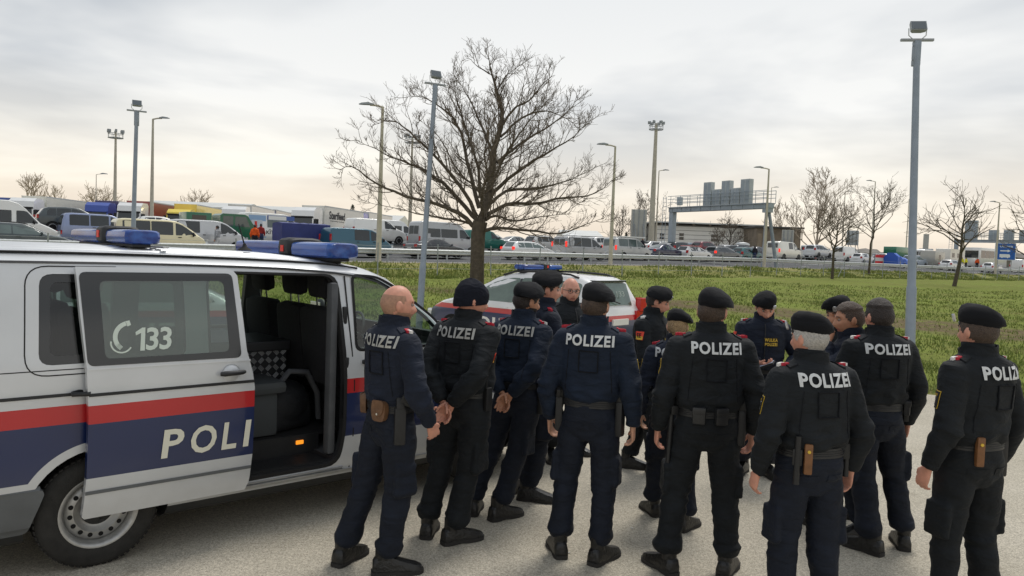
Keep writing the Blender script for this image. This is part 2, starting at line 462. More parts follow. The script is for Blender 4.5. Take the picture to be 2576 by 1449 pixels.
def strip(name, v0, v1, dz, m, us, kind='structure', label=None):
    V = []; F_ = []
    for u in us:
        for v in (v0, v1): V.append(tuple(road(u, v, dz)))
    for i in range(len(us)-1): F_.append((2*i, 2*i+2, 2*i+3, 2*i+1))
    me = bpy.data.meshes.new(name); me.from_pydata(V, [], F_); fix_up(me); me.materials.append(m)
    return tag(link(name, me), label, kind=kind)
US = list(np.arange(-120, 400, 6.))
def carriageway():
    V = []; F_ = []; vs_ = [.25, 3, 9, 16, 30, 60, 85]
    for u in US:
        for v in vs_: V.append(tuple(road(u, v, .012)))
    for i in range(len(US)-1):
        for j in range(6): F_.append((7*i+j, 7*i+7+j, 7*i+8+j, 7*i+1+j))
    me = bpy.data.meshes.new('motorway'); me.from_pydata(V, [], F_); fix_up(me); me.materials.append(M_ROAD)
    tag(link('motorway', me), 'grey asphalt motorway and lorry park behind the guard rail', kind='structure')
carriageway()
strip('gravel_verge', -1.15, .3, .006, M_VERGE, US, label='pale gravel strip under the guard rail')
strip('road_marking', .55, .75, .016, M_LINE, US, label='white edge line beside the guard rail')
def dashes(v):
    mb = MB()
    for u in np.arange(-40, 160, 9.):
        p = [road(u, v-.07, .016), road(u+4, v-.07, .016), road(u+4, v+.07, .016), road(u, v+.07, .016)]
        mb.add(p, [(0, 1, 2, 3)])
    o = mb.build('road_marking', M_LINE, fixn=False); fix_up(o.data)
    tag(o, 'white dashed lane line on the motorway', kind='structure')
dashes(4.4); dashes(7.9)

# grass blades on the field next to the car park
def build_grass():
    rng = np.random.default_rng(7); V = []; F_ = []; n = 0
    while n < 52000:
        y = 8.5*math.exp(rng.random()*1.75); x = y*(rng.random()*1.55-.62)
        e = edge_dist(x, y); u, v = xy2uv(x, y)
        if e < .04 or v > -1.3: continue
        d = noise.noise(Vector((x*.5, y*.5, 3)))
        if rng.random() > .62+d*.9: continue
        q = abs(e-12.9-1.4*noise.noise(Vector((x*.12, y*.12, 9))))
        if q < 2. and x > 1.5 and rng.random() < .8: continue
        z = gzn(x, y)
        h = (.05+.08*rng.random()**2)*(1+.6*d+(.9 if e < 2.2 else 0)*max(0, noise.noise(Vector((x*.8, y*.8, 1)))+.25))
        if v > -5.2: h *= 1.9
        w = .007+.00055*y; a = rng.random()*6.283
        lx, ly = (rng.random()-.5)*h*1.3, (rng.random()-.5)*h*1.3
        ca, sa = math.cos(a)*w, math.sin(a)*w
        i = len(V); V += [(x-ca, y-sa, z-.01), (x+ca, y+sa, z-.01), (x+lx, y+ly, z+h)]; F_.append((i, i+1, i+2)); n += 1
    n = 0
    while n < 20000:          # rank growth on the embankment slope
        u = -14+110*rng.random()**1.4; v = -1.25-4.4*rng.random()
        x, y = uv2xy(u, v); d = noise.noise(Vector((x*.35, y*.35, 8)))
        if rng.random() > .55+d: continue
        z = gzn(x, y); h = (.07+.16*rng.random()**2)*(1+.8*d); w = .012+.0006*y; a = rng.random()*6.283
        lx, ly = (rng.random()-.5)*h*1.4, (rng.random()-.5)*h*1.4; ca, sa = math.cos(a)*w, math.sin(a)*w
        i = len(V); V += [(x-ca, y-sa, z-.02), (x+ca, y+sa, z-.02), (x+lx, y+ly, z+h)]; F_.append((i, i+1, i+2)); n += 1
    me = bpy.data.meshes.new('grass'); me.from_pydata(V, [], F_)
    m = bpy.data.materials.new('grass_blades'); m.use_nodes = True; nt = m.node_tree; N = nt.nodes; L = nt.links
    b = N['Principled BSDF']; b.inputs['Roughness'].default_value = .7
    tc = N.new('ShaderNodeTexCoord'); nn = N.new('ShaderNodeTexNoise'); nn.inputs['Scale'].default_value = 1.3; nn.inputs['Detail'].default_value = 8; nn.inputs['Roughness'].default_value = .8
    L.new(tc.outputs['Object'], nn.inputs['Vector']); r = N.new('ShaderNodeValToRGB'); L.new(nn.outputs['Fac'], r.inputs[0])
    e = r.color_ramp.elements; e[0].position = .33; e[0].color = (*C3(98, 112, 48), 1); e[1].position = .68; e[1].color = (*C3(150, 140, 88), 1)
    q = e.new(.5); q.color = (*C3(116, 130, 56), 1)
    L.new(r.outputs[0], b.inputs['Base Color']); me.materials.append(m)
    tag(link('grass', me), 'short green grass tufts growing on the field', 'grass', kind='stuff')
build_grass()

# ------------------------------------------------------------------ guard rails and fence
M_GALV = mat('galvanised_steel', C3(184, 188, 188), .5, .2, noise_amt=.18, nscale=9)
M_GALV2 = mat('dull_galvanised', C3(152, 157, 160), .6, .15, noise_amt=.15, nscale=6)
def wbeam_profile():
    p = [(.0, .15), (.03, .13), (.075, .10), (.075, .06), (.02, .02), (.02, -.02), (.075, -.06), (.075, -.10), (.03, -.13), (.0, -.15)]
    return p
def guard_rail(v, u0, u1, label, side=-1, h=.62, group=None, pitch=2., blen=4.):
    root = empty('guard_rail', road(u0, v), 0, label, 'guard rail', group)
    pr = wbeam_profile(); me_b = None; n = int((u1-u0)/blen)
    base = road(u0, v)
    mp = MB()   # C-shaped post
    mp.box(-.05, .05, -.03, .03, -.3, .78, bev=.008)
    me_p = mp.mesh('post', M_GALV2)
    mb = MB(); out = []
    for x in (0, blen-.01):
        ring = [(x, side*a, b) for a, b in pr]+[(x, side*(a-.006), b) for a, b in pr[::-1]]
        out.append(ring)
    mb.loft(out); me_b = mb.mesh('rail_beam', M_GALV); fix_normals(me_b)
    k = 0
    for i in range(int((u1-u0)/pitch)+1):
        u = u0+i*pitch
        o = link('post', me_p, root); o.location = road(u, v)-base; o.rotation_euler = (0, 0, ROADANG)
    for i in range(n):
        u = u0+i*blen; a, b = road(u, v+side*.035, h), road(u+blen, v+side*.035, h)
        o = link('rail_beam', me_b, root); o.location = a-base; d = b-a
        o.rotation_euler = (0, -math.atan2(d.z, math.hypot(d.x, d.y)), math.atan2(d.y, d.x))
    return root
guard_rail(0, -26, 114, 'galvanised guard rail with posts along the gravel verge of the motorway')
guard_rail(24, -40, 150, 'galvanised guard rail on the far side of the queued cars', h=.62, pitch=4.)

def fence():
    us = [-.9+3.52*i for i in range(-5, 32)]
    root = empty('wire_fence', road(us[0], -4.2, -.66), 0, 'thin wire fence with slim grey posts on the embankment slope', 'fence')
    base = Vector(root.location)
    tops = []
    me = MB().tube([(0, 0, -.2), (0, 0, 1.72)], .032, 8).mesh('post', M_GALV2)
    for u in us:
        x, y = uv2xy(u, -4.2); z = gz(x, y)
        o = link('post', me, root); o.location = Vector((x, y, z))-base
        o.rotation_euler = (random.uniform(-.02, .02), random.uniform(-.03, .03), 0)
        tops.append(Vector((x, y, z)))
    for h in (.45, 1.05, 1.6):
        mb = MB()
        mb.tube([t-base+Vector((0, 0, h-(.04 if i % 2 else 0))) for i, t in enumerate(tops)], .006, 4)
        mb.build('wire', M_GALV2, root)
    for k in (18, 27):
        t = tops[k]; mb = MB(); a = Vector((DX, DY, 0))
        mb.tube([t+Vector((0, 0, 1.3))-base, t-a*1.1-base+Vector((0, 0, -.05))], .028, 6); mb.build('brace', M_GALV2, root)
fence()
# ------------------------------------------------------------------ police van
def livery(name, red, blue, paint, ymin, arches=(), arch_r=.455, metallic=.2, rough=.34, seamx=(), coat=.7, zdark=.295, rearx=-99.):
    """paint with a red and a blue band on the flanks; bands are printed film by height"""
    m = bpy.data.materials.new(name); m.use_nodes = True; nt = m.node_tree; N = nt.nodes; L = nt.links
    b = N['Principled BSDF']
    tc = N.new('ShaderNodeTexCoord'); sp = N.new('ShaderNodeSeparateXYZ'); L.new(tc.outputs['Object'], sp.inputs[0])
    def mth(op, a, c=None):
        q = N.new('ShaderNodeMath'); q.operation = op
        for i, s in enumerate((a, c)):
            if s is None: continue
            if isinstance(s, (int, float)): q.inputs[i].default_value = s
            else: L.new(s, q.inputs[i])
        return q.outputs[0]
    z = sp.outputs['Z']; ay = mth('ABSOLUTE', sp.outputs['Y'])
    side = mth('MAXIMUM', mth('GREATER_THAN', ay, ymin), mth('LESS_THAN', sp.outputs['X'], rearx))
    def band(z0, z1): return mth('MULTIPLY', mth('MULTIPLY', mth('GREATER_THAN', z, z0), mth('LESS_THAN', z, z1)), side)
    keep = None
    for (ax, az) in arches:
        dx = mth('SUBTRACT', sp.outputs['X'], ax); dz = mth('SUBTRACT', z, az)
        d = mth('SQRT', mth('ADD', mth('MULTIPLY', dx, dx), mth('MULTIPLY', dz, dz)))
        k = mth('GREATER_THAN', d, arch_r); keep = k if keep is None else mth('MULTIPLY', keep, k)
    fr, fb = band(*red), band(*blue)
    if keep is not None: fr, fb = mth('MULTIPLY', fr, keep), mth('MULTIPLY', fb, keep)
    n = N.new('ShaderNodeTexNoise'); n.inputs['Scale'].default_value = 3; n.inputs['Detail'].default_value = 5; L.new(tc.outputs['Object'], n.inputs['Vector'])
    mr = N.new('ShaderNodeMapRange'); mr.inputs[1].default_value = .3; mr.inputs[2].default_value = .7; mr.inputs[3].default_value = .94; mr.inputs[4].default_value = 1.03; L.new(n.outputs['Fac'], mr.inputs[0])
    # road grime low on the flanks
    gr = N.new('ShaderNodeMapRange'); gr.inputs[1].default_value = .75; gr.inputs[2].default_value = .2; gr.inputs[3].default_value = 0; gr.inputs[4].default_value = .35; L.new(z, gr.inputs[0])
    n2 = N.new('ShaderNodeTexNoise'); n2.inputs['Scale'].default_value = 9; n2.inputs['Detail'].default_value = 6; L.new(tc.outputs['Object'], n2.inputs['Vector'])
    gf = mth('MULTIPLY', gr.outputs[0], n2.outputs['Fac'])
    def mix(f, a, c, mode='MIX'):
        x = N.new('ShaderNodeMixRGB'); x.blend_type = mode
        for i, s in enumerate((f, a, c)):
            if isinstance(s, tuple): x.inputs[i].default_value = (*s, 1)
            elif isinstance(s, (int, float)): x.inputs[i].default_value = s
            else: L.new(s, x.inputs[i])
        return x.outputs[0]
    c = mix(fr, paint, C3(186, 30, 36)); c = mix(fb, c, C3(12, 34, 82)); c = mix(1., c, mr.outputs[0], 'MULTIPLY'); c = mix(gf, c, C3(120, 112, 98)); c = mix(mth('LESS_THAN', z, zdark), c, C3(30, 31, 32))
    L.new(c, b.inputs['Base Color'])
    nf = mth('SUBTRACT', 1., mth('MAXIMUM', fr, fb))
    L.new(mth('MULTIPLY', nf, metallic), b.inputs['Metallic'])
    b.inputs['Roughness'].default_value = rough; b.inputs['Coat Weight'].default_value = coat; b.inputs['Coat Roughness'].default_value = .06
    return m
SILVER = C3(203, 206, 209)
M_VAN = livery('van_silver_livery', (.918, 1.028), (.592, .918), SILVER, .83, ((0, .345), (3.0, .345)))
M_VAND = livery('door_silver_livery', (.918, 1.028), (.592, .918), SILVER, .83)
M_BLK = mat('black_plastic', C3(32, 33, 35), .55, noise_amt=.2, bump=.08, bscale=300)
M_RUB = mat('black_rubber', C3(24, 24, 25), .8, noise_amt=.2, nscale=12)
M_INT = mat('van_interior_grey', C3(82, 84, 87), .85, noise_amt=.2, nscale=8)
M_SEAT = mat('dark_seat_fabric', C3(26, 27, 31), .95, noise_amt=.3, nscale=30, bump=.2, bscale=200)
M_GREYP = mat('grey_bumper_plastic', C3(92, 95, 97), .65, noise_amt=.12, nscale=7, bump=.1, bscale=400)
M_TYRE = mat('tyre_rubber', C3(42, 41, 39), .9, noise_amt=.35, nscale=14, bump=.25, bscale=120)
M_STEEL = mat('wheel_steel', C3(168, 168, 166), .4, .5, noise_amt=.25, nscale=16)
M_ALU = mat('aluminium', C3(186, 188, 190), .3, .85, noise_amt=.1)
M_GLASS = glass('clear_glass', (.70, .80, .75))
M_GLASSD = glass('dark_glass', (.30, .38, .36))
M_FRIT = mat('black_glass_border', C3(26, 28, 30), .12, coat=.5)
M_BLUEL = None
def blue_lens():
    m = bpy.data.materials.new('blue_lens'); m.use_nodes = True; N = m.node_tree.nodes; b = N['Principled BSDF']
    b.inputs['Base Color'].default_value = (*C3(38, 92, 190), 1); b.inputs['Roughness'].default_value = .18
    b.inputs['Transmission Weight'].default_value = .35; b.inputs['Coat Weight'].default_value = .2
    n = N.new('ShaderNodeTexNoise'); n.inputs['Scale'].default_value = 5; n.inputs['Detail'].default_value = 4
    tc = N.new('ShaderNodeTexCoord'); mp = N.new('ShaderNodeMapping'); mp.inputs['Scale'].default_value = (2.5, .35, 3)
    L = m.node_tree.links; L.new(tc.outputs['Object'], mp.inputs[0]); L.new(mp.outputs[0], n.inputs['Vector'])
    r = N.new('ShaderNodeValToRGB'); r.color_ramp.elements[0].position = .35; r.color_ramp.elements[1].position = .65
    r.color_ramp.elements[0].color = (*C3(16, 52, 140), 1); r.color_ramp.elements[1].color = (*C3(56, 110, 200), 1)
    L.new(n.outputs['Fac'], r.inputs[0]); L.new(r.outputs[0], b.inputs['Base Color'])
    return m
M_BLUEL = blue_lens()
M_CREAM = mat('reflective_cream_film', C3(222, 220, 204), .45)
M_WHITEF = mat('etched_white_film', C3(205, 216, 206), .5)
M_REDL = mat('red_lamp', C3(190, 22, 26), .15, coat=.8)
M_REDLOGO = mat('red_sticker', C3(222, 52, 40), .5)
M_AMBER = mat('amber_lamp', C3(240, 140, 40), .2, emit=C3(255, 150, 40), estr=.8)
M_CHROME = mat('chrome', C3(210, 210, 210), .15, 1.)
M_HEADL = mat('headlamp_glass', C3(205, 212, 216), .08, .3, coat=1.)
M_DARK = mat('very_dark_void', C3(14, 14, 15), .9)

VZ = [.20, .24, .33, .45, .62, .85, 1.05, 1.10, 1.24, 1.30, 1.50, 1.70, 1.80, 1.87, 1.92, 1.95, 1.965]
VY = [.80, .88, .925, .945, .952, .953, .950, .946, .935, .925, .893, .855, .835, .812, .74, .55, .28]
def van_y(z): return float(np.interp(z, VZ, VY))
VX = [-1.05, -1.03, -.99, -.95, -.90, -.80, -.6, -.3, 0, .3, .6, .9, 1.2, 1.5, 1.75, 1.95, 2.12, 2.3, 2.5, 2.7, 2.86, 3.0, 3.2, 3.45, 3.65, 3.8, 3.88, 3.91]
VT = [1.18, 1.40, 1.70, 1.86, 1.94, 1.965, 1.97, 1.97, 1.97, 1.967, 1.963, 1.958, 1.95, 1.938, 1.92, 1.885, 1.82, 1.695, 1.545, 1.385, 1.265, 1.20, 1.15, 1.09, 1.02, .92, .80, .66]
def van_zt(x): return float(np.interp(x, VX, VT))
def van_zb(x): return float(np.interp(x, [-2, 2.6, 2.86, 3.2, 3.65, 3.91], [1.10, 1.10, 1.08, 1.0, .84, .56]))
def van_wp(x): return float(np.interp(x, [-1.05, -1.03, -.95, -.8, 2.4, 3.0, 3.5, 3.8, 3.91], [.90, .955, .985, 1, 1, .985, .95, .86, .72]))
def van_section(x, inset=0., zfloor=None):
    zt, zb, wp = van_zt(x)-inset, van_zb(x), van_wp(x); half = []
    for z, y in zip(VZ, VY):
        zz = .2+(z-.2)*(zb-.2)/.9 if z <= 1.10 else zb+(z-1.10)*(max(zt, zb+.02)-zb)/.87
        yy = max(y*wp-inset, .05)
        if zfloor is not None: zz = max(zz, zfloor+(z-.2)*.002)
        half.append((yy, zz))
    return [(x, -y, z) for y, z in half]+[(x, 0, half[-1][1]+.004)]+[(x, y, z) for y, z in half[::-1]]
def tmp_obj(mb, mt):
    me = mb.mesh('cut', mt); fix_normals(me); return link('cut', me)
def bool_cut(o, cutters, mode='DIFFERENCE'):
    for c in cutters: c.parent = o.parent
    for c in cutters:
        md = o.modifiers.new('b', 'BOOLEAN'); md.operation = mode; md.object = c; md.solver = 'EXACT'; md.material_mode = 'TRANSFER'; md.use_self = False
        bpy.context.view_layer.update()
        dg = bpy.context.evaluated_depsgraph_get()
        me = bpy.data.meshes.new_from_object(o.evaluated_get(dg)); o.modifiers.clear(); o.data = me
    me.name = o.name
    for c in cutters: bpy.data.objects.remove(c)
    return me

def side_pts(pl, side, off, wfun=None):
    w = wfun or (lambda x, z: van_y(z)*van_wp(x))
    return [(x, side*(w(x, z)+off), z) for x, z in pl]
def side_ribbon(pl, width, off, side=-1, wfun=None, vertical=False):
    """thin raised strip following a line on the flank"""
    V = []; n = len(pl)
    for i, (x, z) in enumerate(pl):
        a, b = pl[max(i-1, 0)], pl[min(i+1, n-1)]
        t = Vector((b[0]-a[0], b[1]-a[1])).normalized(); nn = Vector((-t.y, t.x))*width/2
        V.append(((x+nn.x, z+nn.y), (x-nn.x, z-nn.y)))
    mb = MB(); rings = []
    for p, q in V:
        a0, b0 = side_pts([p, q], side, -.004, wfun); a1, b1 = side_pts([p, q], side, off, wfun)
        rings.append([a0, a1, b1, b0])
    return mb.loft(rings)
def side_sheet(poly, off, side=-1, holes=(), levels=None, thick=.004, wfun=None):
    w = wfun or (lambda x, z: van_y(z)*van_wp(x))
    bm = panel_bm(poly, list(holes), levels if levels is not None else [.33, .45, .62, .85, 1.05, 1.10, 1.24, 1.30, 1.4, 1.50, 1.6, 1.70, 1.80])
    for q in bm.verts: q.co.y = side*(w(q.co.x, q.co.z)+off)
    for f in bm.faces:
        f.normal_update()
        if f.normal.y*side < 0: f.normal_flip()
    if thick: bmesh.ops.solidify(bm, geom=bm.faces[:], thickness=thick)
    return bm
def bm_obj(name, bm, m, parent=None, smooth=30):
    me = bpy.data.meshes.new(name); bm.to_mesh(me); bm.free()
    for q in (m if isinstance(m, (list, tuple)) else [m]): me.materials.append(q)
    shade(me, smooth); return link(name, me, parent)
def wheel_steel(parent, x, y, side, r=.345, w=.215, name='wheel'):
    """steel wheel: tyre with rim (holes) as sub-part; axis along y"""
    mb = MB(); h = w/2
    prof = [(r*.63, -h*.9), (r*.70, -h), (r*.9, -h*.98), (r*.97, -h*.82), (r, -h*.6), (r, h*.6), (r*.97, h*.82), (r*.9, h*.98), (r*.70, h), (r*.63, h*.9), (r*.60, h*.6), (r*.60, -h*.6), (r*.63, -h*.9)]
    mb.lathe(prof, 48)
    for k in range(60):      # tread blocks
        a = 2*math.pi*k/60; M = Matrix.Rotation(a, 4, 'Y')
        mb.box(-.011, .011, -h*.72, -h*.1, r-.004, r+.005, M=M); mb.box(-.011+.015, .011+.015, h*.1, h*.72, r-.004, r+.005, M=M)
    o = mb.build(name, M_TYRE, parent, 40); o.location = (x, y, r)
    s = side
    rb = MB(); ro = r*.635
    rb.lathe([(ro, s*h*.92), (ro+.006, s*h*.97), (ro-.004, s*h*.98), (ro-.022, s*h*.86), (ro-.03, s*h*.5), (ro*.86, s*h*.36), (ro*.80, s*h*.55), (ro*.62, s*h*.62), (ro*.50, s*h*.42), (ro*.42, s*h*.36), (0.001, s*h*.36)], 48)
    rim = rb.build('rim', M_STEEL, o, 50)
    hm = MB().cyl((0, s*h*.50, 0), (0, s*h*.615, 0), r*.042, 10).mesh('rim_hole', M_DARK)
    for k in range(16):
        a = 2*math.pi*(k+.3)/16; ho = link('rim_hole', hm, o); ho.location = (ro*.70*math.cos(a), 0, ro*.70*math.sin(a))
    cb = MB(); cb.lathe([(ro*.43, s*h*.34), (ro*.42, s*h*.5), (ro*.30, s*h*.58), (0.001, s*h*.60)], 24)
    for k in range(5):
        a = 2*math.pi*k/5; cb.cyl((ro*.33*math.cos(a), s*h*.45, ro*.33*math.sin(a)), (ro*.33*math.cos(a), s*h*.64, ro*.33*math.sin(a)), .012, 6)
    cb.build('hub_cap', M_BLK, o, 40)
    return o
def light_bar(parent, x, y, z, length=1.5, h=.125, d=.30, rz=0., modoff=-.12, gap=.03):
    """blue beacon bar lying across the roof (along y) with a black speaker module"""
    r = empty('beacon_bar', (x, y, z-.055+gap), rz); r.parent = parent
    def capsule(y0, y1, hh, dd, n=14):
        rings = []
        m = 9
        for i in range(m):
            t = i/(m-1); yy = y0+(y1-y0)*t
            k = 1.
            if i == 0: k = .80
            if i == m-1: k = .80
            if i in (1, m-2): k = .97; yy = y0+.02 if i == 1 else y1-.02
            ring = []
            for j in range(n):
                a = 2*math.pi*j/n; ca, sa = math.cos(a), math.sin(a)
                ring.append((dd/2*k*math.copysign(abs(ca)**.45, ca), yy, hh/2*k*math.copysign(abs(sa)**.45, sa)+.075+hh/2))
            rings.append(ring)
        return rings
    a = -length/2; b = length/2; c0, c1 = modoff-.085, modoff+.085
    for y0, y1 in ((a, c0), (c1, b)):
        mb = MB(); mb.loft(capsule(y0, y1, h, d)); mb.build('lens', M_BLUEL, r, 40)
    mb = MB(); mb.loft(capsule(c0-.004, c1+.004, h*1.25, d*1.12)); mod = mb.build('speaker_module', M_BLK, r, 40); 
    mb = MB(); mb.box(-d*.56-.004, -d*.56+.002, modoff-.022, modoff+.022, .115, .165); mb.build('red_logo', M_REDLOGO, r)
    mb = MB(); mb.box(-d*.25, d*.25, a+.03, b-.03, .055, .078, bev=.008)
    for yy in (a+.16, b-.16):
        mb.box(-.05, .05, yy-.05, yy+.05, .0, .06, bev=.008); mb.tube([(0, yy, .05), (0, yy+(.12 if yy > 0 else -.12), .01)], .012, 6)
    mb.build('mount', M_BLK, r, 40)
    mb = MB(); mb.tube([(-.05, a+.2, .06), (-.16, a+.15, .03), (-.22, a+.3, .012), (-.12, a+.42, .02), (-.05, a+.5, .06)], .006, 6); mb.build('cable', M_RUB, r, 60)
    return r

def build_van():
    a = R_(48); d = Vector((math.sin(a), math.cos(a), 0)); P0 = ground(250, 1427)
    rgt = Vector((math.cos(a), -math.sin(a), 0))
    org = P0-rgt*.93
    root = empty('police_van', (org.x, org.y, 0), math.atan2(d.y, d.x), 'silver police van with red and blue bands and its side door slid open', 'van')
    mb = MB(); mb.loft([van_section(x) for x in VX]); body = mb.build('body', [M_VAN, M_INT, M_BLK], root, None)
    def inner():
        q = MB(); xs = [-.97, -.9, -.8, -.5, 0, .6, 1.2, 1.75, 1.95, 2.12, 2.3, 2.5, 2.7, 2.83]
        q.loft([van_section(x, .055, .43) for x in xs]); return tmp_obj(q, M_INT)
    def pr(poly, s, y0=.45, y1=1.4, m=M_BLK):
        q = MB(); q.prism(poly, s*y0, s*y1, 'y'); return tmp_obj(q, m)
    WQ = rpoly([(-.33, 1.27), (.50, 1.27), (.50, 1.80), (-.315, 1.80)], .07)
    WM = rpoly([(.70, 1.27), (1.60, 1.27), (1.60, 1.80), (.70, 1.80)], .07)
    WF = rpoly([(1.765, 1.25), (2.70, 1.25), (2.46, 1.475), (2.13, 1.705), (1.97, 1.785), (1.765, 1.80)], .05)
    OP = rpoly([(.66, .40), (1.60, .40), (1.645, .62), (1.645, 1.10), (1.60, 1.80), (.66, 1.815)], .10)
    cut = [inner(), pr(OP, -1), pr(WQ, -1), pr(WF, -1), pr(WQ, 1), pr(WM, 1), pr(WF, 1)]
    q = MB(); q.prism(rpoly([(-.74, 1.30), (.74, 1.30), (.66, 1.80), (-.66, 1.80)], .08), 2.06, 3.1, 'x'); cut.append(tmp_obj(q, M_BLK))
    q = MB(); q.prism(rpoly([(-.70, 1.27), (.70, 1.27), (.62, 1.80), (-.62, 1.80)], .08), -1.4, -.86, 'x'); cut.append(tmp_obj(q, M_BLK))
    for wx in (0, 3.0):
        for s in (-1, 1):
            q = MB(); q.cyl((wx, s*.62, .345), (wx, s*1.3, .345), .405, 40); cut.append(tmp_obj(q, M_BLK))
    bool_cut(body, cut); shade(body.data, 28)
    # wheel houses
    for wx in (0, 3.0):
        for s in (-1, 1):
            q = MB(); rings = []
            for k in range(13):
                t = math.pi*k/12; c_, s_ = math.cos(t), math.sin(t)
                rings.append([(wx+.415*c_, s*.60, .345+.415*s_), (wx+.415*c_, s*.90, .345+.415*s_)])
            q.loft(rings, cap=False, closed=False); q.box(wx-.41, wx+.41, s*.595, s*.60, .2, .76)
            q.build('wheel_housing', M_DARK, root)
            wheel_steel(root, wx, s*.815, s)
    # panes
    def pane(name, poly, s, m=M_GLASS, off=-.022):
        return bm_obj(name, side_sheet(poly, off, s, thick=0), m, root, 30)
    pane('side_window', WQ, -1, M_GLASSD); pane('side_window', WQ, 1); pane('side_window', WM, 1); pane('door_window', WF, -1, M_GLASS); pane('door_window', WF, 1, M_GLASS)
    q = MB(); rows = []
    for x in (2.09, 2.2, 2.35, 2.5, 2.65, 2.8, 2.86):
        z = van_zt(x)+.0; rows.append([(x, y, z-.02-.05*(y/.75)**2*.6) for y in np.linspace(-.76, .76, 9)])
    q.loft(rows, cap=False, closed=False); q.build('windshield', M_GLASS, root, 60)
    q = MB(); q.add([(-1.012, -.71, 1.26), (-1.012, .71, 1.26), (-.955, .63, 1.81), (-.955, -.63, 1.81)], [(0, 1, 2, 3)]); q.build('rear_window', M_GLASSD, root)
    # seams, mouldings, gutter
    def rib(name, pl, w, off, m, s=-1): return side_ribbon(pl, w, off, s).build(name, m, root, 40)
    for s in (-1, 1):
        rib('roof_gutter', [(x, min(1.868, van_zt(x)-.10)-max(0, x-1.2)*.02) for x in np.linspace(-.93, 2.0, 16)], .014, .004, M_BLK, s)
        rib('moulding', [(-.98, 1.092), (-.5, 1.092), (-.12, 1.092)] if s < 0 else [(-.98, 1.092), (1.6, 1.092)], .018, .006, M_BLK, s)
        rib('seam', [(-.98, 1.24), (-.5, 1.24), (.6, 1.24)], .006, .001, M_RUB, s)
        rib('seam', [(1.69, 1.80), (1.70, 1.5), (1.715, 1.25), (1.735, 1.0), (1.735, .6), (1.72, .34)], .010, .001, M_RUB, s)
        rib('seam', [(2.74, 1.24), (2.74, .9), (2.66, .60), (2.6, .34)], .010, .001, M_RUB, s)
        rib('sill_strip', [(.52, .325), (1.2, .325), (1.75, .325), (2.5, .325)], .022, .012, M_ALU, s)
    rq = rpoly([(-.40, 1.21), (.55, 1.21), (.55, 1.845), (-.385, 1.845)], .12, 6)
    nq = len(rq)//4; sp_ = [(.1, 1.845)]+rq[3*nq:]+[(-.387-.011*i/8, 1.73-.40*i/8) for i in range(9)]+rq[:nq]+[(.1, 1.21)]; rib('seam', sp_, .007, .0016, M_RUB)
    wr = rpoly([(-.355, 1.245), (.53, 1.245), (.53, 1.825), (-.34, 1.825)], .09, 6)
    # quarter window: black printed border behind the glass
    fr = side_sheet(rpoly([(-.335, 1.265), (.505, 1.265), (.505, 1.805), (-.32, 1.805)], .07), -.012, -1, [rpoly([(-.27, 1.32), (.44, 1.32), (.44, 1.75), (-.258, 1.75)], .04)])
    bm_obj('window_border', fr, M_FRIT, root)
    # front door window rubber, door handle, mirror
    for s in (-1, 1):
        big = rpoly([(1.745, 1.228), (2.745, 1.228), (2.475, 1.49), (2.14, 1.725), (1.975, 1.805), (1.745, 1.82)], .06)
        bm_obj('window_seal', side_sheet(big, .002, s, [WF]), M_RUB, root)
        q = MB(); q.box(1.80, 1.98, s*.955-.02, s*.955+.02, 1.13, 1.165, bev=.012); q.build('door_handle', M_BLK, root, 40)
        q = MB(); q.ell((2.52, s*1.10, 1.33), .06, .13, .15, 14, 10); q.tube([(2.55, s*.92, 1.25), (2.53, s*1.02, 1.27)], .035, 8); mi = q.build('wing_mirror', M_BLK, root, 50)
        q = MB(); q.box(2.455, 2.462, s*1.10-.10, s*1.10+.10, 1.22, 1.45, bev=.003); q.build('mirror_glass', M_CHROME, mi)
    # rear quarter bumper, side rear lamps
    for s in (-1, 1):
        bm_obj('rear_bumper', side_sheet(rpoly([(-1.0, .29), (-.385, .29), (-.30, .52), (-.31, .545), (-1.0, .56)], .03), .012, s, thick=.03), M_GREYP, root)
        q = MB(); q.box(-1.075, -1.02, s*.70, s*.90, .85, 1.25, bev=.02); q.build('tail_light', M_REDL, root, 40)
        q = MB(); q.box(3.55, 3.84, s*.60, s*.84, .70, .90, bev=.04); q.build('headlight', M_HEADL, root, 40)
    q = MB(); q.box(-1.13, -1.0, -.88, .88, .28, .56, bev=.05); q.build('rear_bumper', M_GREYP, root, 40)
    q = MB(); q.box(3.72, 3.97, -.80, .80, .30, .62, bev=.07); q.build('front_bumper', M_GREYP, root, 40)
    q = MB()
    for k in range(4): q.box(3.83, 3.905, -.55, .55, .66+k*.05, .69+k*.05, bev=.008)
    q.build('grille', M_BLK, root, 40)
    # roof ribs
    for yy in (-.70, -.58, -.46, -.34, -.2, 0, .2, .34, .46, .58, .70):
        q = MB(); rings = []
        for x in np.linspace(-.7, 1.62, 10):
            zz = np.interp(abs(yy), [0, .28, .55, .74], [1.969, 1.965, 1.95, 1.92])-1.97+van_zt(x)
            k = min(1, (x+.72)*6, (1.64-x)*6)
            rings.append([(x, yy-.02, zz-.006), (x, yy-.008, zz+.010*k), (x, yy+.008, zz+.010*k), (x, yy+.02, zz-.006)])
        q.loft(rings); q.build('roof_rib', M_VAN, root, 60)
    for yy in (-.745, .745):
        q = MB(); q.tube([(x, yy, van_zt(x)-.045) for x in np.linspace(-.8, 1.85, 10)], .008, 6); q.build('roof_channel', M_RUB, root, 60)
    # sliding door, open, standing off the rear flank
    door = empty('sliding_door', (0, 0, 0)); door.parent = root
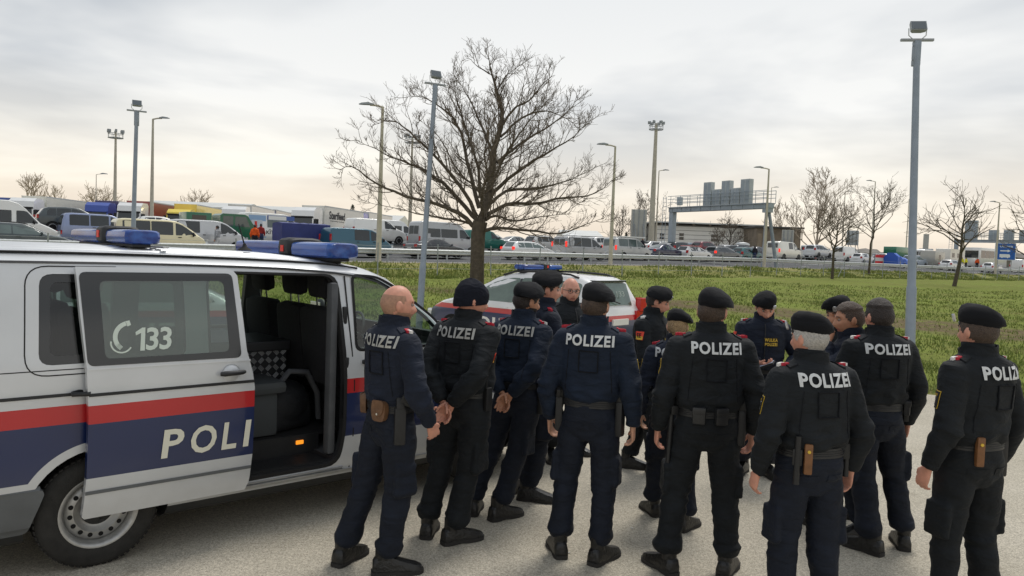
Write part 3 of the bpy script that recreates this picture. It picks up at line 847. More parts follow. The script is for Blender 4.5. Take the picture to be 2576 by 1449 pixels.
    OUT = [(-.118, .36), (-.105, .345), (.87, .345), (.893, .40), (.912, .62), (.918, 1.05), (.905, 1.15), (.868, 1.30), (.828, 1.80), (.80, 1.838), (.76, 1.846), (-.142, 1.848), (-.125, 1.55), (-.100, 1.25), (-.092, .95), (-.10, .6)]
    HOL = rpoly([(-.06, 1.275), (.80, 1.275), (.765, 1.795), (-.085, 1.795)], .05)
    dp = side_sheet(OUT, .085, -1, [HOL], thick=.045); bm_obj('door_panel', dp, M_VAND, door, 25)
    gl_out = rpoly([(-.094, 1.262), (.83, 1.256), (.79, 1.815), (-.128, 1.818)], .04)
    gl_in = rpoly([(.0, 1.30), (.75, 1.30), (.73, 1.765), (-.02, 1.765)], .04)
    bm_obj('window_border', side_sheet(gl_out, .0885, -1, [gl_in], thick=.003), M_FRIT, door)
    bm_obj('door_window', side_sheet(gl_in, .087, -1, thick=0), M_DOORG, door)
    def dr(name, pl, w, off, m): return side_ribbon(pl, w, .085+off, -1).build(name, m, door, 40)
    dr('moulding', [(-.09, 1.092), (.4, 1.092), (.915, 1.092)], .018, .006, M_BLK)
    dr('crease', [(-.098, 1.245), (.4, 1.242), (.888, 1.235)], .012, .005, M_VAN)
    dr('crease', [(-.105, .505), (.4, .505), (.9, .505)], .020, .006, M_GREYP)
    # handle in a round recess
    yh = -(van_y(1.16)+.085)
    q = MB(); q.lathe([(.062, 0), (.058, .004), (.045, -.006), (.02, -.012), (.001, -.013)], 24, M=Matrix.Translation((.757, yh-.004, 1.155))); q.build('handle_cup', M_VAN, door, 50)
    q = MB(); q.tube([(.675, yh-.03, 1.160), (.70, yh-.042, 1.161), (.757, yh-.05, 1.163), (.82, yh-.042, 1.164), (.838, yh-.028, 1.164)], [.013, .018, .016, .016, .012], 8); q.build('door_handle', M_BLK, door, 60)
    # POLI lettering printed on the door
    def letter(ch, x0, x1, z0, z1, shear=.02, name='letter', m=M_CREAM, off=.092, bold=.022):
        v, fs = flat_text(ch, x1-x0, z1-z0, bold)
        V = []
        for (u, w) in v:
            z = (z0+z1)/2+w; x = (x0+x1)/2+u+shear*(w/(z1-z0)); V.append((x, -(van_y(z)*van_wp(x)+off), z))
        q = MB(); q.add(V, fs); o = q.build(name, m, door); return o
    for ch, x0, x1 in (('P', .325, .452), ('O', .497, .662), ('L', .703, .80), ('I', .848, .885)): letter(ch, x0, x1, .652, .832)
    bm_obj('digit', side_sheet([(.196, 1.338), (.222, 1.338), (.230, 1.478), (.212, 1.478), (.172, 1.452), (.174, 1.432), (.204, 1.446)], .0892, -1, thick=.001, levels=[1.4]), M_WHITEF, door, None)
    for ch, x0, x1 in (('3', .233, .305), ('3', .312, .384)): letter(ch, x0, x1, 1.338, 1.478, .012, 'digit', M_WHITEF, .0895, .022)
    # telephone handset symbol
    def arc(cx_, cz_, r0, r1, a0, a1, n=14):
        o_ = [(cx_+r1*math.cos(R_(a0+(a1-a0)*i/n)), cz_+r1*math.sin(R_(a0+(a1-a0)*i/n))) for i in range(n+1)]
        i_ = [(cx_+r0*math.cos(R_(a0+(a1-a0)*i/n)), cz_+r0*math.sin(R_(a0+(a1-a0)*i/n))) for i in range(n+1)]
        return o_+i_[::-1]
    for pl in (arc(.142, 1.425, .072, .098, 105, 232), [(.118, 1.520), (.128, 1.488), (.148, 1.497), (.140, 1.525)], [(.062, 1.372), (.082, 1.350), (.098, 1.366), (.080, 1.388)], arc(.092, 1.392, .055, .064, 170, 330)):
        bm_obj('phone_symbol', side_sheet(pl, .0892, -1, thick=.001, levels=[1.4]), M_WHITEF, door, None)
    q = MB(); q.tube([(-.10, -.93, 1.105), (-.16, -.965, 1.10), (-.17, -1.0, 1.10), (-.08, -1.03, 1.10)], .014, 8); q.build('door_arm', M_BLK, door, 50)
    # door frame rubber round the opening and step
    big = rpoly([(.645, .372), (1.625, .372), (1.672, .62), (1.672, 1.10), (1.63, 1.815), (.645, 1.83)], .11)
    bm_obj('opening_seal', side_sheet(big, .003, -1, [OP], thick=.03), M_RUB, root)
    q = MB()
    for k, z in enumerate((.343, .358, .372)): q.box(.63, 1.66, -.955+k*.012, -.935+k*.012, z-.006, z+.002)
    q.build('sill_rail', M_ALU, root)
    q = MB(); q.box(.66, 1.62, -.90, -.62, .395, .412)
    for k in range(9): q.box(.68, 1.60, -.89+k*.028, -.878+k*.028, .41, .418)
    q.build('step', M_BLK, root)
    q = MB(); q.box(.66, 1.62, -.62, -.60, .40, .56); q.build('step_riser', M_BLK, root)
    q = MB(); q.box(1.43, 1.49, -.632, -.618, .49, .52, bev=.004); q.build('step_lamp', M_AMBER, root)
    q = MB(); q.box(-.9, 2.0, -.60, .88, .54, .565); q.build('floor_mat', M_RUB, root)
    q = MB(); q.box(1.56, 1.62, -.885, -.80, .45, 1.75, bev=.02); q.build('pillar_trim', M_INT, root, 40)
    for z in (.75, 1.12, 1.5): 
        q = MB(); q.box(1.655, 1.69, -.945 if z < 1.3 else -.9, -.915 if z < 1.3 else -.87, z-.07, z+.07, bev=.01); q.build('hinge_cover', M_BLK, root, 40)
    # seats
    def seat(x, y, w=.5, zc=.72, back=.62, name='seat', lean=.12):
        s_ = empty(name, (x, y, .56)); s_.parent = root
        q = MB(); q.box(-.02, .50, -w/2, w/2, .26, .42, bev=.06); q.build('cushion', M_SEAT, s_, 50)
        q = MB(); M = Matrix.Rotation(-lean, 4, 'Y'); q.box(-.12, .04, -w/2, w/2, .38, 1.0, bev=.07, M=M); q.build('backrest', M_SEAT, s_, 50)
        q = MB(); q.box(-.08, .04, -.15, .15, 1.06, 1.30, bev=.06, M=M); q.build('headrest', M_SEAT, s_, 50)
        q = MB()
        for yy in (-.07, .07): q.tube([(-.03, yy, .95), (-.03, yy, 1.1)], .008, 6, M=M)
        q.build('headrest_post', M_CHROME, s_)
        q = MB(); q.box(.05, .4, -w/2+.05, w/2-.05, 0, .27, bev=.03); q.build('seat_base', M_BLK, s_, 40)
        return s_
    seat(1.78, -.56, .50, lean=.10); seat(1.78, -.10, .44, lean=.10); seat(1.80, .52, .50, lean=.12); seat(.35, .30, .5, lean=.1); seat(.15, -.3, .5, lean=.12); seat(.15, .45, .5, lean=.12)
    q = MB(); q.tube([(2.52+.17*math.cos(t)*.45, .48+.19*math.sin(t), 1.22+.17*math.cos(t)) for t in np.linspace(0, 6.283, 25)], .014, 6); q.tube([(2.5, .48, 1.22), (2.75, .48, 1.08)], .025, 6); q.build('steering_wheel', M_BLK, root, 60)
    q = MB(); q.box(2.62, 2.84, -.84, .84, .9, 1.16, bev=.06); q.build('dashboard', M_INT, root, 40)
    for s in (-1, 1):
        q = MB(); q.box(1.72, 2.62, s*.865-.012, s*.865+.012, .55, 1.21, bev=.01); q.build('door_trim', M_INT, root)
    return root
M_DOORG = glass('green_tinted_glass', (.42, .50, .46), 1., .34, (.26, .31, .285))  # pale diffuse share imitates the reflected brightness over the green tint
VAN = build_van()
VAN_M = Matrix.Translation(VAN.location) @ Matrix.Rotation(VAN.rotation_euler.z, 4, 'Z')
light_bar(VAN, 1.67, 0, 1.892, 1.52, rz=R_(4), gap=.015)
light_bar(VAN, .30, .06, 1.955, 1.25, rz=R_(3), h=.10, d=.235, gap=.012)
def van_extras():
    for (x, y, z, h, lean) in ((1.13, -.30, 1.965, .20, .035), (-.78, .0, 1.96, .26, -.03)):
        q = MB(); q.lathe([(.055, 0), (.045, .012), (.018, .03), (.010, .055), (.001, .056)], 14, 'z', M=Matrix.Translation((x, y, z)))
        q.tube([(x, y, z+.04), (x-lean, y+lean, z+h)], [.007, .004], 6); q.build('aerial', M_RUB, VAN, 50)
    for k, x in enumerate((1.80, .46)):
        q = MB(); q.box(x-.02, x+.02, -.62, .62, 1.90 if k == 0 else 1.968, 1.915 if k == 0 else 1.98, bev=.004); q.build('roof_bar', M_ALU, VAN)
van_extras()
# chequer-plate box, bag and papers inside the van: things of their own
def in_van(o):
    o.location = VAN_M @ Vector(o.location); o.rotation_euler.z += VAN.rotation_euler.z; return o
def chequer_box():
    r = empty('equipment_box', (1.20, .10, .566), 0, 'chequer-plate metal box standing inside the open police van', 'box')
    M_CP = mat('chequer_plate', C3(58, 60, 64), .42, .7)
    M_CB = mat('bright_tread', C3(196, 198, 200), .35, .5)
    q = MB(); q.box(-.34, .34, -.30, .30, .0, .60, bev=.01); q.build('case', M_CP, r)
    q = MB(); q.box(-.36, .36, -.32, .32, .60, .68, bev=.012); q.build('lid', M_CP, r)
    q = MB()
    for i in range(11):
        for j in range(10):
            x, z = -.31+i*.062, .03+j*.062; s = 1 if (i+j) % 2 else -1
            for k in (-1, 0, 1): q.tube([(x+s*-.016+k*.008, -.302, z-.016-s*k*.008*0+k*.008*-s), (x+s*.016+k*.008, -.302, z+.016+k*.008*-s)], .0034, 4)
    q.build('tread', M_CB, r)
    q = MB()
    for i in range(10):
        for j in range(10):
            y, z = -.27+i*.062, .03+j*.062; s = 1 if (i+j) % 2 else -1
            q.tube([(-.342, y-s*.016, z-.016), (-.342, y+s*.016, z+.016)], .005, 4)
    q.build('tread', M_CB, r)
    in_van(r)
    p = MB(); p.box(-.08, .08, -.05, .05, 0, .10, bev=.004); o = p.build('paper_box', mat('pale_card', C3(180, 186, 205), .8), None)
    o.location = (1.02, -.10, 1.247); in_van(o); tag(o, 'small pale card box on the chequer-plate box', 'box')
    b = empty('kit_bag', (1.44, -.36, .566), .3, 'black kit bag with a curved shoulder strap on the van floor', 'bag')
    M_BAG = mat('bag_nylon', C3(22, 24, 28), .7, noise_amt=.3, bump=.3, bscale=40)
    q = MB(); q.ell((0, 0, .19), .24, .16, .20, 18, 12); q.box(-.2, .2, -.13, .13, 0, .2, bev=.06); q.build('pouch', M_BAG, b, 60)
    q = MB(); q.tube([(-.2, -.1, .32), (-.08, -.15, .48), (.08, -.17, .46), (.2, -.17, .28), (.24, -.15, .06)], .024, 8); q.build('strap', mat('bag_strap', C3(70, 72, 76), .8), b, 60)
    in_van(b)
    s = MB(); s.box(-.28, .26, -.24, .22, .0, .10, bev=.05); s.box(-.25, .2, -.2, .2, -.32, .01, bev=.03); o = s.build('folding_seat', mat('grey_vinyl', C3(66, 70, 72), .7, bump=.1), None, 50)
    o.location = (1.10, -.38, .892); in_van(o); tag(o, 'grey padded folding seat in front of the chequer-plate box', 'seat')
chequer_box()
# ------------------------------------------------------------------ people
def cloth(name, col, rough=.78, bump=.75, var=.28):
    if name in _mats: return _mats[name]
    m = bpy.data.materials.new(name); m.use_nodes = True; nt = m.node_tree; N = nt.nodes; L = nt.links
    b = N['Principled BSDF']; b.inputs['Roughness'].default_value = rough; b.inputs['Specular IOR Level'].default_value = .30
    b.inputs['Sheen Weight'].default_value = .02; b.inputs['Sheen Roughness'].default_value = .4
    tc = N.new('ShaderNodeTexCoord')
    n = N.new('ShaderNodeTexNoise'); n.inputs['Scale'].default_value = 6; n.inputs['Detail'].default_value = 6; L.new(tc.outputs['Object'], n.inputs['Vector'])
    mr = N.new('ShaderNodeMapRange'); mr.inputs[1].default_value = .3; mr.inputs[2].default_value = .7; mr.inputs[3].default_value = 1-var; mr.inputs[4].default_value = 1+var; L.new(n.outputs['Fac'], mr.inputs[0])
    x = N.new('ShaderNodeMixRGB'); x.blend_type = 'MULTIPLY'; x.inputs[0].default_value = 1; x.inputs[1].default_value = (*col, 1); L.new(mr.outputs[0], x.inputs[2]); L.new(x.outputs[0], b.inputs['Base Color'])
    mp = N.new('ShaderNodeMapping'); mp.inputs['Scale'].default_value = (7, 7, 15); L.new(tc.outputs['Object'], mp.inputs[0])
    n2 = N.new('ShaderNodeTexNoise'); n2.inputs['Scale'].default_value = 1; n2.inputs['Detail'].default_value = 3; n2.inputs['Distortion'].default_value = .6; L.new(mp.outputs[0], n2.inputs['Vector'])
    bp = N.new('ShaderNodeBump'); bp.inputs['Strength'].default_value = bump; bp.inputs['Distance'].default_value = .03; L.new(n2.outputs['Fac'], bp.inputs['Height']); L.new(bp.outputs[0], b.inputs['Normal'])
    _mats[name] = m; return m
M_NAVY = cloth('navy_uniform', C3(24, 31, 46)); M_NAVY2 = cloth('deep_navy_uniform', C3(20, 31, 48)); M_BLKU = cloth('black_uniform', C3(22, 26, 30))
M_TNAVY = cloth('navy_trousers', C3(19, 25, 37)); M_TBLK = cloth('black_trousers', C3(19, 23, 27))
def skin(name, col): 
    m = mat(name, col, .5, noise_amt=.12, nscale=30, bump=.08, bscale=180); m.node_tree.nodes['Principled BSDF'].inputs['Subsurface Weight'].default_value = .08
    m.node_tree.nodes['Principled BSDF'].inputs['Subsurface Radius'].default_value = (.02, .008, .004); return m
M_SKIN = skin('skin_fair', C3(206, 158, 132)); M_SKIN2 = skin('skin_tan', C3(186, 134, 106)); M_SKIN3 = skin('skin_rosy', C3(206, 148, 126))
M_STUB = mat('shaved_hair', C3(164, 126, 104), .7, noise_amt=.2, nscale=60)
M_HAIRD = mat('dark_hair', C3(48, 40, 36), .6, noise_amt=.4, nscale=90, bump=.6, bscale=150)
M_HAIRB = mat('brown_hair', C3(72, 58, 48), .6, noise_amt=.4, nscale=90, bump=.6, bscale=150)
M_HAIRBL = mat('blond_hair', C3(150, 122, 84), .55, noise_amt=.35, nscale=70, bump=.6, bscale=120)
M_HAIRG = mat('grey_hair', C3(176, 172, 166), .6, noise_amt=.3, nscale=90, bump=.6, bscale=150)
M_BERET = cloth('black_beret_felt', C3(17, 18, 22), .9, .5)
M_BAND = mat('beret_leather_band', C3(30, 30, 32), .4)
M_EYE = mat('eye_white', C3(150, 132, 122), .3); M_IRIS = mat('dark_iris', C3(40, 30, 24), .2)
M_LIP = mat('lips', C3(166, 104, 92), .5)
M_BOOT = mat('boot_leather', C3(22, 22, 22), .34, noise_amt=.3, nscale=25, bump=.35, bscale=50)
M_SOLE = mat('boot_sole', C3(42, 40, 38), .85, noise_amt=.2)
M_BELT = mat('belt_leather', C3(34, 35, 37), .45, noise_amt=.2)
M_HOLS = mat('holster_polymer', C3(26, 27, 29), .5, noise_amt=.2)
M_BROWN = mat('brown_leather', C3(104, 74, 50), .55, noise_amt=.35, nscale=18, bump=.3, bscale=40)
M_PRINT = mat('silver_reflective_print', C3(206, 208, 208), .45)
M_PRINTD = mat('grey_reflective_print', C3(168, 168, 164), .5)
M_PRED = mat('patch_red', C3(178, 30, 50), .7); M_PWHITE = mat('patch_white', C3(226, 224, 220), .7); M_PYEL = mat('patch_yellow', C3(214, 178, 62), .6); M_PORG = mat('patch_orange', C3(226, 70, 44), .6)
M_PBLK = mat('patch_black', C3(22, 22, 25), .8); M_PATCH = cloth('velcro_patch', C3(19, 21, 26), .95, .3)
M_BADGE = mat('silver_badge', C3(170, 172, 176), .3, .8, noise_amt=.3, nscale=80)
M_SPEC = mat('spectacle_frame', C3(50, 38, 34), .3)

def voxel(mb, size, name='tmp', smooth_it=0):
    me = mb.mesh(name, M_NAVY); o = link(name, me)
    md = o.modifiers.new('r', 'REMESH'); md.mode = 'VOXEL'; md.voxel_size = size; md.use_smooth_shade = True
    if smooth_it:
        s = o.modifiers.new('s', 'SMOOTH'); s.factor = .5; s.iterations = smooth_it
    bpy.context.view_layer.update(); dg = bpy.context.evaluated_depsgraph_get()
    r = bpy.data.meshes.new_from_object(o.evaluated_get(dg)); bpy.data.objects.remove(o); bpy.data.meshes.remove(me)
    V = np.empty(len(r.vertices)*3); r.vertices.foreach_get('co', V); V = V.reshape(-1, 3)
    Nn = np.empty(len(r.vertices)*3); r.vertices.foreach_get('normal', Nn); Nn = Nn.reshape(-1, 3)
    F_ = [tuple(p.vertices) for p in r.polygons]; bpy.data.meshes.remove(r)
    return V, Nn, F_

_hand = {}
def hand_geo(curl):
    if curl in _hand: return _hand[curl]
    mb = MB(); rings = []
    for z, wy, wx, oy in ((.03, .026, .022, 0), (0, .027, .021, 0), (-.03, .036, .017, .002), (-.07, .042, .015, .0), (-.098, .040, .012, -.002)):
        rings.append([(wx*math.cos(t), oy+wy*math.sin(t), z) for t in np.linspace(0, 2*math.pi, 13)[:-1]])
    mb.loft(rings)
    for i, (y, ln, r) in enumerate(((.031, .072, .0090), (.010, .082, .0094), (-.012, .077, .0090), (-.031, .060, .0080))):
        p = Vector((0, y, -.088)); a = .12; pts = [p.copy()+Vector((0, 0, .02)), p.copy()]
        for sg in (.46, .32, .26):
            a += curl*(.9 if sg > .4 else 1.1)+.04*i
            p = p+Vector((math.sin(a), .02*(1-i), -math.cos(a)))*ln*sg; pts.append(p.copy())
        mb.tube(pts, [r*1.05, r*1.05, r, r*.95, r*.78], 8)
    mb.tube([(.002, .022, -.018), (.008, .046, -.046), (.016+.02*curl, .056-.006*curl, -.074), (.022+.04*curl, .054-.014*curl, -.098)], [.015, .0125, .0105, .008], 8)
    _hand[curl] = voxel(mb, .0055, smooth_it=1)
    return _hand[curl]

def head_grid(nl=56, nm=40):
    th = np.linspace(-math.pi, math.pi, nl+1)[:-1]; th = th-.45*np.sin(th)
    ph = np.linspace(-1.25, math.pi/2-.04, nm)
    return th, ph
def head_pts(jaw=1., wide=1., nose=1.):
    th, ph = head_grid(); P = np.zeros((len(ph), len(th), 3))
    for i, f in enumerate(ph):
        for j, t in enumerate(th):
            x, y, z = math.sin(t)*math.cos(f)*.078*wide, math.cos(t)*math.cos(f), math.sin(f)*.118
            y *= .097 if y > 0 else .106
            if z < 0:
                q = -z/.118; x *= 1-.26*q**1.5/jaw; y = y+.010*q if y > 0 else y*(1-.40*q)
            if y > .05: x *= 1-.12*(y-.05)/.05
            if y > .015:
                def g(x0, z0, sx, sz): return math.exp(-((x-x0)/sx)**2/2-((z-z0)/sz)**2/2)
                y += nose*(.019*g(0, -.028, .011, .014)+.011*g(0, -.004, .009, .02))+.006*(g(.013, -.034, .007, .008)+g(-.013, -.034, .007, .008))
                y -= .013*(g(.031, .010, .015, .011)+g(-.031, .010, .015, .011))
                y += .006*(g(.03, .030, .02, .008)+g(-.03, .030, .02, .008))+.004*(g(.045, -.02, .018, .018)+g(-.045, -.02, .018, .018))
                y += .006*g(0, -.057, .019, .006)-.007*g(0, -.064, .024, .0035)+.006*g(0, -.071, .017, .006)+.010*g(0, -.098, .02, .014)
            P[i, j] = (x, y, z)
    return P
HEADS = {k: head_pts(*k) for k in ((1., 1., 1.), (1.25, 1.06, 1.1), (.95, .97, .8))}
def grid_faces(nr, nc):
    return [(i*nc+j, i*nc+(j+1) % nc, (i+1)*nc+(j+1) % nc, (i+1)*nc+j) for i in range(nr-1) for j in range(nc)]

def hairline(y, x, kind):
    """z above which hair grows, by angle round the head"""
    t = abs(math.atan2(x, y))
    if kind == 'short': return float(np.interp(t, [0, .55, .95, 1.25, 1.55, 1.8, 2.3, math.pi], [.072, .066, .045, .0, -.012, -.02, -.062, -.072]))
    if kind == 'fringe': return float(np.interp(t, [0, .9, 1.2, 1.5, 1.8, 2.3, math.pi], [.3, .3, .035, -.005, -.02, -.06, -.07]))
    if kind == 'beard': return -9
    return 9

def ik(S, W, l1, l2, pole):
    d = W-S; L_ = min(d.length, (l1+l2)*.995); u = d.normalized(); a = (l1*l1-l2*l2+L_*L_)/(2*L_); h = math.sqrt(max(l1*l1-a*a, 1e-5))
    p = (pole-u*pole.dot(u)).normalized()
    return S+u*a+p*h

def person(name, feet, face, h, label, jacket=M_NAVY, trous=M_TNAVY, bulk=1., arms=('side', 'side'), head_yaw=0., head_pitch=0., wear='beret', hair=('short', M_HAIRD), sk=M_SKIN,
           back=None, front=None, belt=True, items=(), epaul=None, badges=(), headk=(1., 1., 1.), beard=None, glasses=False, stub=False, group=None, cat='police officer', boots=True, seed=1, lean=0., tuck=False, hand_curl=.35, stoop=0., sway=0., footyaw=(22, 30), vox=.0115):
    """feet: ((x,y),(x,y)) on the ground; face: direction faced, degrees, 90 = away from the camera"""
    bulk = .955*(1+(bulk-1)*.75); k = h/1.80; rnd = random.Random(seed)
    f0, f1 = Vector(feet[0]).to_2d(), Vector(feet[1]).to_2d(); mid = (f0+f1)/2+Vector((sway, 0))
    rz = R_(face-90)
    zg = feet[2] if len(feet) > 2 else 0.
    root = empty(name, (mid.x, mid.y, zg), rz, label, cat, group)
    Rm = Matrix.Rotation(-rz, 2)
    lf = [Rm @ (f0-mid), Rm @ (f1-mid)]; lf.sort(key=lambda q: q.x)      # left foot first
    c = Vector((0, 0, 0))
    hipx = .10*bulk**.5
    mb = MB(); n = 28
    secs = [(.80, .10, .09, 0), (.86, .165, .12, -.005), (.95, .186, .135, -.012), (1.02, .178, .128, -.006), (1.055, .176, .126, 0), (1.075, .196, .148, 0), (1.12, .207, .158, 0), (1.20, .208, .158, .0),
            (1.30, .214, .158, 0), (1.40, .220, .152, -.006), (1.465, .214, .136, -.014), (1.505, .190, .116, -.018), (1.535, .140, .098, -.014), (1.555, .088, .086, -.006), (1.59, .076, .082, .002), (1.62, .078, .086, .006)]
    if tuck: secs = [(z, a*(.95 if 1.06 < z < 1.25 else 1), b*(.95 if 1.06 < z < 1.25 else 1), o) for z, a, b, o in secs]
    rings = []
    for z, a, b, oy in secs:
        bk = bulk if z < 1.5 else 1+(bulk-1)*.4
        sh = stoop*max(0, z-1.05)
        rings.append([(a*bk*k*math.copysign(abs(math.cos(t))**.88, math.cos(t)), (oy+sh)*k+b*(1+(bulk-1)*1.3 if z < 1.45 else 1)*k*math.copysign(abs(math.sin(t))**.9, math.sin(t)), z*k) for t in np.linspace(0, 2*math.pi, n+1)[:-1]])
    mb.loft(rings)
    # legs
    legs = []
    for s, ft in ((-1, lf[0]), (1, lf[1])):
        hip = Vector((s*hipx*k, -.005*k, .93*k)); an = Vector((ft.x, ft.y-.03*k, .135*k))
        kn = hip.lerp(an, .52)+Vector((s*.006, .028*k, 0))
        path = [hip+Vector((0, 0, .02)), hip.lerp(kn, .35), hip.lerp(kn, .72), kn, kn.lerp(an, .30), kn.lerp(an, .58), kn.lerp(an, .78), kn.lerp(an, .90), an]
        w = .93*bulk**.5*k*rnd.uniform(.97, 1.03)
        rad = [.106*w, .110*w, .098*w, .084*w, .086*w, .080*w, .082*w, .088*w, .068*w]
        path[7] = path[7]+Vector((s*.004, -.008, 0))
        mb.tube(path, rad, 16); legs.append((hip, kn, an))
        # cargo pocket
        pc = hip.lerp(kn, .78); M = Matrix.Translation(pc+Vector((s*(.094*w), 0, 0)))
        mb.box(-.018, .016, -.075, .07, -.10, .10, M=M, bev=.012)
    # arms
    l1, l2 = .305*k, .285*k; AR = []; hands = []
    for s, am in ((-1, arms[0]), (1, arms[1])):
        S = Vector((s*.190*bulk*k, -.012*k+stoop*.4*k, 1.452*k)); pole = Vector((s*.8, -.7, -.1))
        if isinstance(am, tuple): W = Vector(am)*k; pole = Vector((s*.8, -.5, -.6))
        elif am == 'side': W = Vector((s*(.275*bulk+.012)*k, .03*k+rnd.uniform(-.02, .03), .90*k)); pole = Vector((s*.5, -1, 0))
        elif am == 'behind': W = Vector((s*.035*k, -(.195*bulk+.01)*k, .985*k)); pole = Vector((s*1, -.55, .1))
        elif am == 'front': W = Vector((s*.05*k, (.215*bulk)*k, 1.03*k)); pole = Vector((s*1, -.2, -.4))
        E_ = ik(S, W, l1, l2, pole)
        if (W-S).length > (l1+l2)*.99: W = S+(W-S).normalized()*(l1+l2)*.99
        b2 = .94*bulk**.6*k
        mb.tube([S+Vector((-s*.05*k, 0, .01*k)), S+(E_-S)*.12, S.lerp(E_, .5), E_, E_.lerp(W, .35), E_.lerp(W, .75), E_.lerp(W, .96)], [.080*b2, .086*b2, .076*b2, .070*b2, .068*b2, .056*b2, .047*b2], 14)
        mb.ell(S.lerp(E_, .04), .086*b2, .088*b2, .086*b2, 12, 8); mb.ell(E_, .069*b2, .069*b2, .069*b2, 10, 8)
        AR.append((S, E_, W))
    V, Nn, F_ = voxel(mb, vox, smooth_it=3 if vox < .015 else 1)
    # folds
    so_ = rnd.uniform(0, 50); out = V.copy()
    for i in range(len(V)):
        x, y, z = V[i]; zz = z/k
        nz1 = noise.noise(Vector((x*7+so_, y*7, z*15))); nz2 = noise.noise(Vector((x*4, y*4+so_, z*6+x*9)))
        wgt = .35+.5*math.exp(-((zz-.48)/.10)**2)+.8*math.exp(-((zz-.17)/.07)**2)+.7*math.exp(-((zz-1.12)/.07)**2)+.35*math.exp(-((zz-.86)/.07)**2)
        for S, E_, W in AR:
            de = (Vector(V[i])-E_).length
            if de < .14: wgt += .7*(1-de/.14)
        if zz > 1.5: wgt *= .35
        rid = (.5-abs(nz1))*2
        out[i] = V[i]+Nn[i]*(.013*wgt*rid+.017*(.35+.45*wgt)*nz2)
    # materials
    mi = []
    hem = 1.062*k
    fc = np.array([out[list(f)].mean(0) for f in F_])
    def segd(a, b):
        a, b = np.array(a), np.array(b); ab = b-a; t = np.clip((fc-a) @ ab/(ab @ ab), 0, 1); return np.linalg.norm(fc-a-t[:, None]*ab, axis=1)
    arm = np.zeros(len(fc), bool)
    for S, E_, W in AR:
        d1, d2 = segd(S, E_), segd(E_, W)
        arm |= ((np.minimum(d1, d2) < .082*k*bulk**.6) & (np.abs(fc[:, 0]) > .12)) | ((d2 < .075*k) & (np.abs(fc[:, 1]) > .13))
    mi = np.where((fc[:, 2] > hem) | arm, 0, 1).tolist()
    body = MB(); body.add([tuple(q) for q in out], F_); body.m = list(mi)
    bvh = BVHTree.FromPolygons([Vector(q) for q in out], F_)
    # hands
    for s, (S, E_, W), am in ((-1, AR[0], arms[0]), (1, AR[1], arms[1])):
        HV, HN, HF = hand_geo(hand_curl)
        fdir = (W-E_).normalized(); zax = -fdir
        fw = Vector((0, 1, 0)) if abs(fdir.y) < .8 else Vector((0, 0, 1))
        if am == 'behind': fw = Vector((0, -.3, 1))
        yax = (fw-zax*fw.dot(zax)).normalized(); xax = yax.cross(zax)
        pal = Vector((-s, 0, 0)) if am not in ('behind',) else Vector((0, -1, .2))
        flip = 1 if xax.dot(pal) > 0 else -1
        M = Matrix((xax*flip, yax, zax)).transposed().to_4x4(); M.translation = E_.lerp(W, .99)
        m0 = len(body.m)
        body.add([M @ (Vector(q)*k*1.02) for q in HV], HF, 2)
    # head
    hp = HEADS[headk]; nr, nc = hp.shape[:2]
    HC = Vector((0, (.012+stoop*.62)*k, 1.672*k)); HM = Matrix.Translation(HC+Vector((0, -.01, -.06*k))) @ Matrix.Rotation(R_(head_yaw), 4, 'Z') @ Matrix.Rotation(R_(-head_pitch), 4, 'X') @ Matrix.Translation((0, .01, .06*k)) @ Matrix.Scale(k*1.05, 4)
    hv = [HM @ Vector(q) for q in hp.reshape(-1, 3)]; hf = grid_faces(nr, nc)
    hmi = []
    P2 = hp.reshape(-1, 3)
    for f in hf:
        p = P2[list(f)].mean(0); q = 2
        if stub and .058 > p[2] > hairline(p[1], p[0], 'fringe'): q = 3
        if p[1] > .07 and abs(p[0]) < .024 and -.076 < p[2] < -.053: q = 4
        if beard and p[2] < -.035 and p[1] > -.02 and not (abs(p[0]) < .022 and -.078 < p[2] < -.053) and p[2] < -.046+.25*max(0, abs(p[0])-.03): q = 3
        hmi.append(q)
    body.add(hv, hf, 2); body.m[-len(hf):] = hmi
    body.add([hv[(nr-1)*nc+j] for j in range(nc)], [tuple(range(nc))], 3 if stub and False else 2)
    body.tube([Vector((0, -.022+stoop*.4, 1.50*k)), Vector((0, -.012+stoop*.5, 1.56*k)), HM @ Vector((0, -.012, -.06))], [.062*k, .058*k, .060*k], 16, 2)
    for s in (-1, 1):     # ears and eyes
        em = HM @ Matrix.Translation((s*.077*headk[1], -.008, -.004)) @ Matrix.Rotation(R_(s*-18), 4, 'Z')
        body.ell((0, 0, 0), .011, .021, .033, 10, 8, 2, em); body.ell((s*.007, -.004, .004), .008, .018, .028, 10, 6, 2, em)
        body.ell((s*.031, .0765, .010), .0125, .0125, .0115, 10, 8, 5, HM); body.ell((s*.031, .0868, .009), .0055, .004, .0065, 8, 6, 6, HM)
    bmats = [jacket, trous, sk, (beard or M_STUB), M_LIP, M_EYE, M_IRIS]
    bo = body.build('body', bmats, root, 60, fixn=True)
    # brows
    for s in (-1, 1):
        q = MB(); q.tube([HM @ Vector((s*x, y, z)) for x, y, z in ((.014, .0925, .029), (.03, .0905, .034), (.046, .079, .029))], .0042*k, 5); q.build('eyebrow', hair[1] if hair else M_STUB, root, 60)
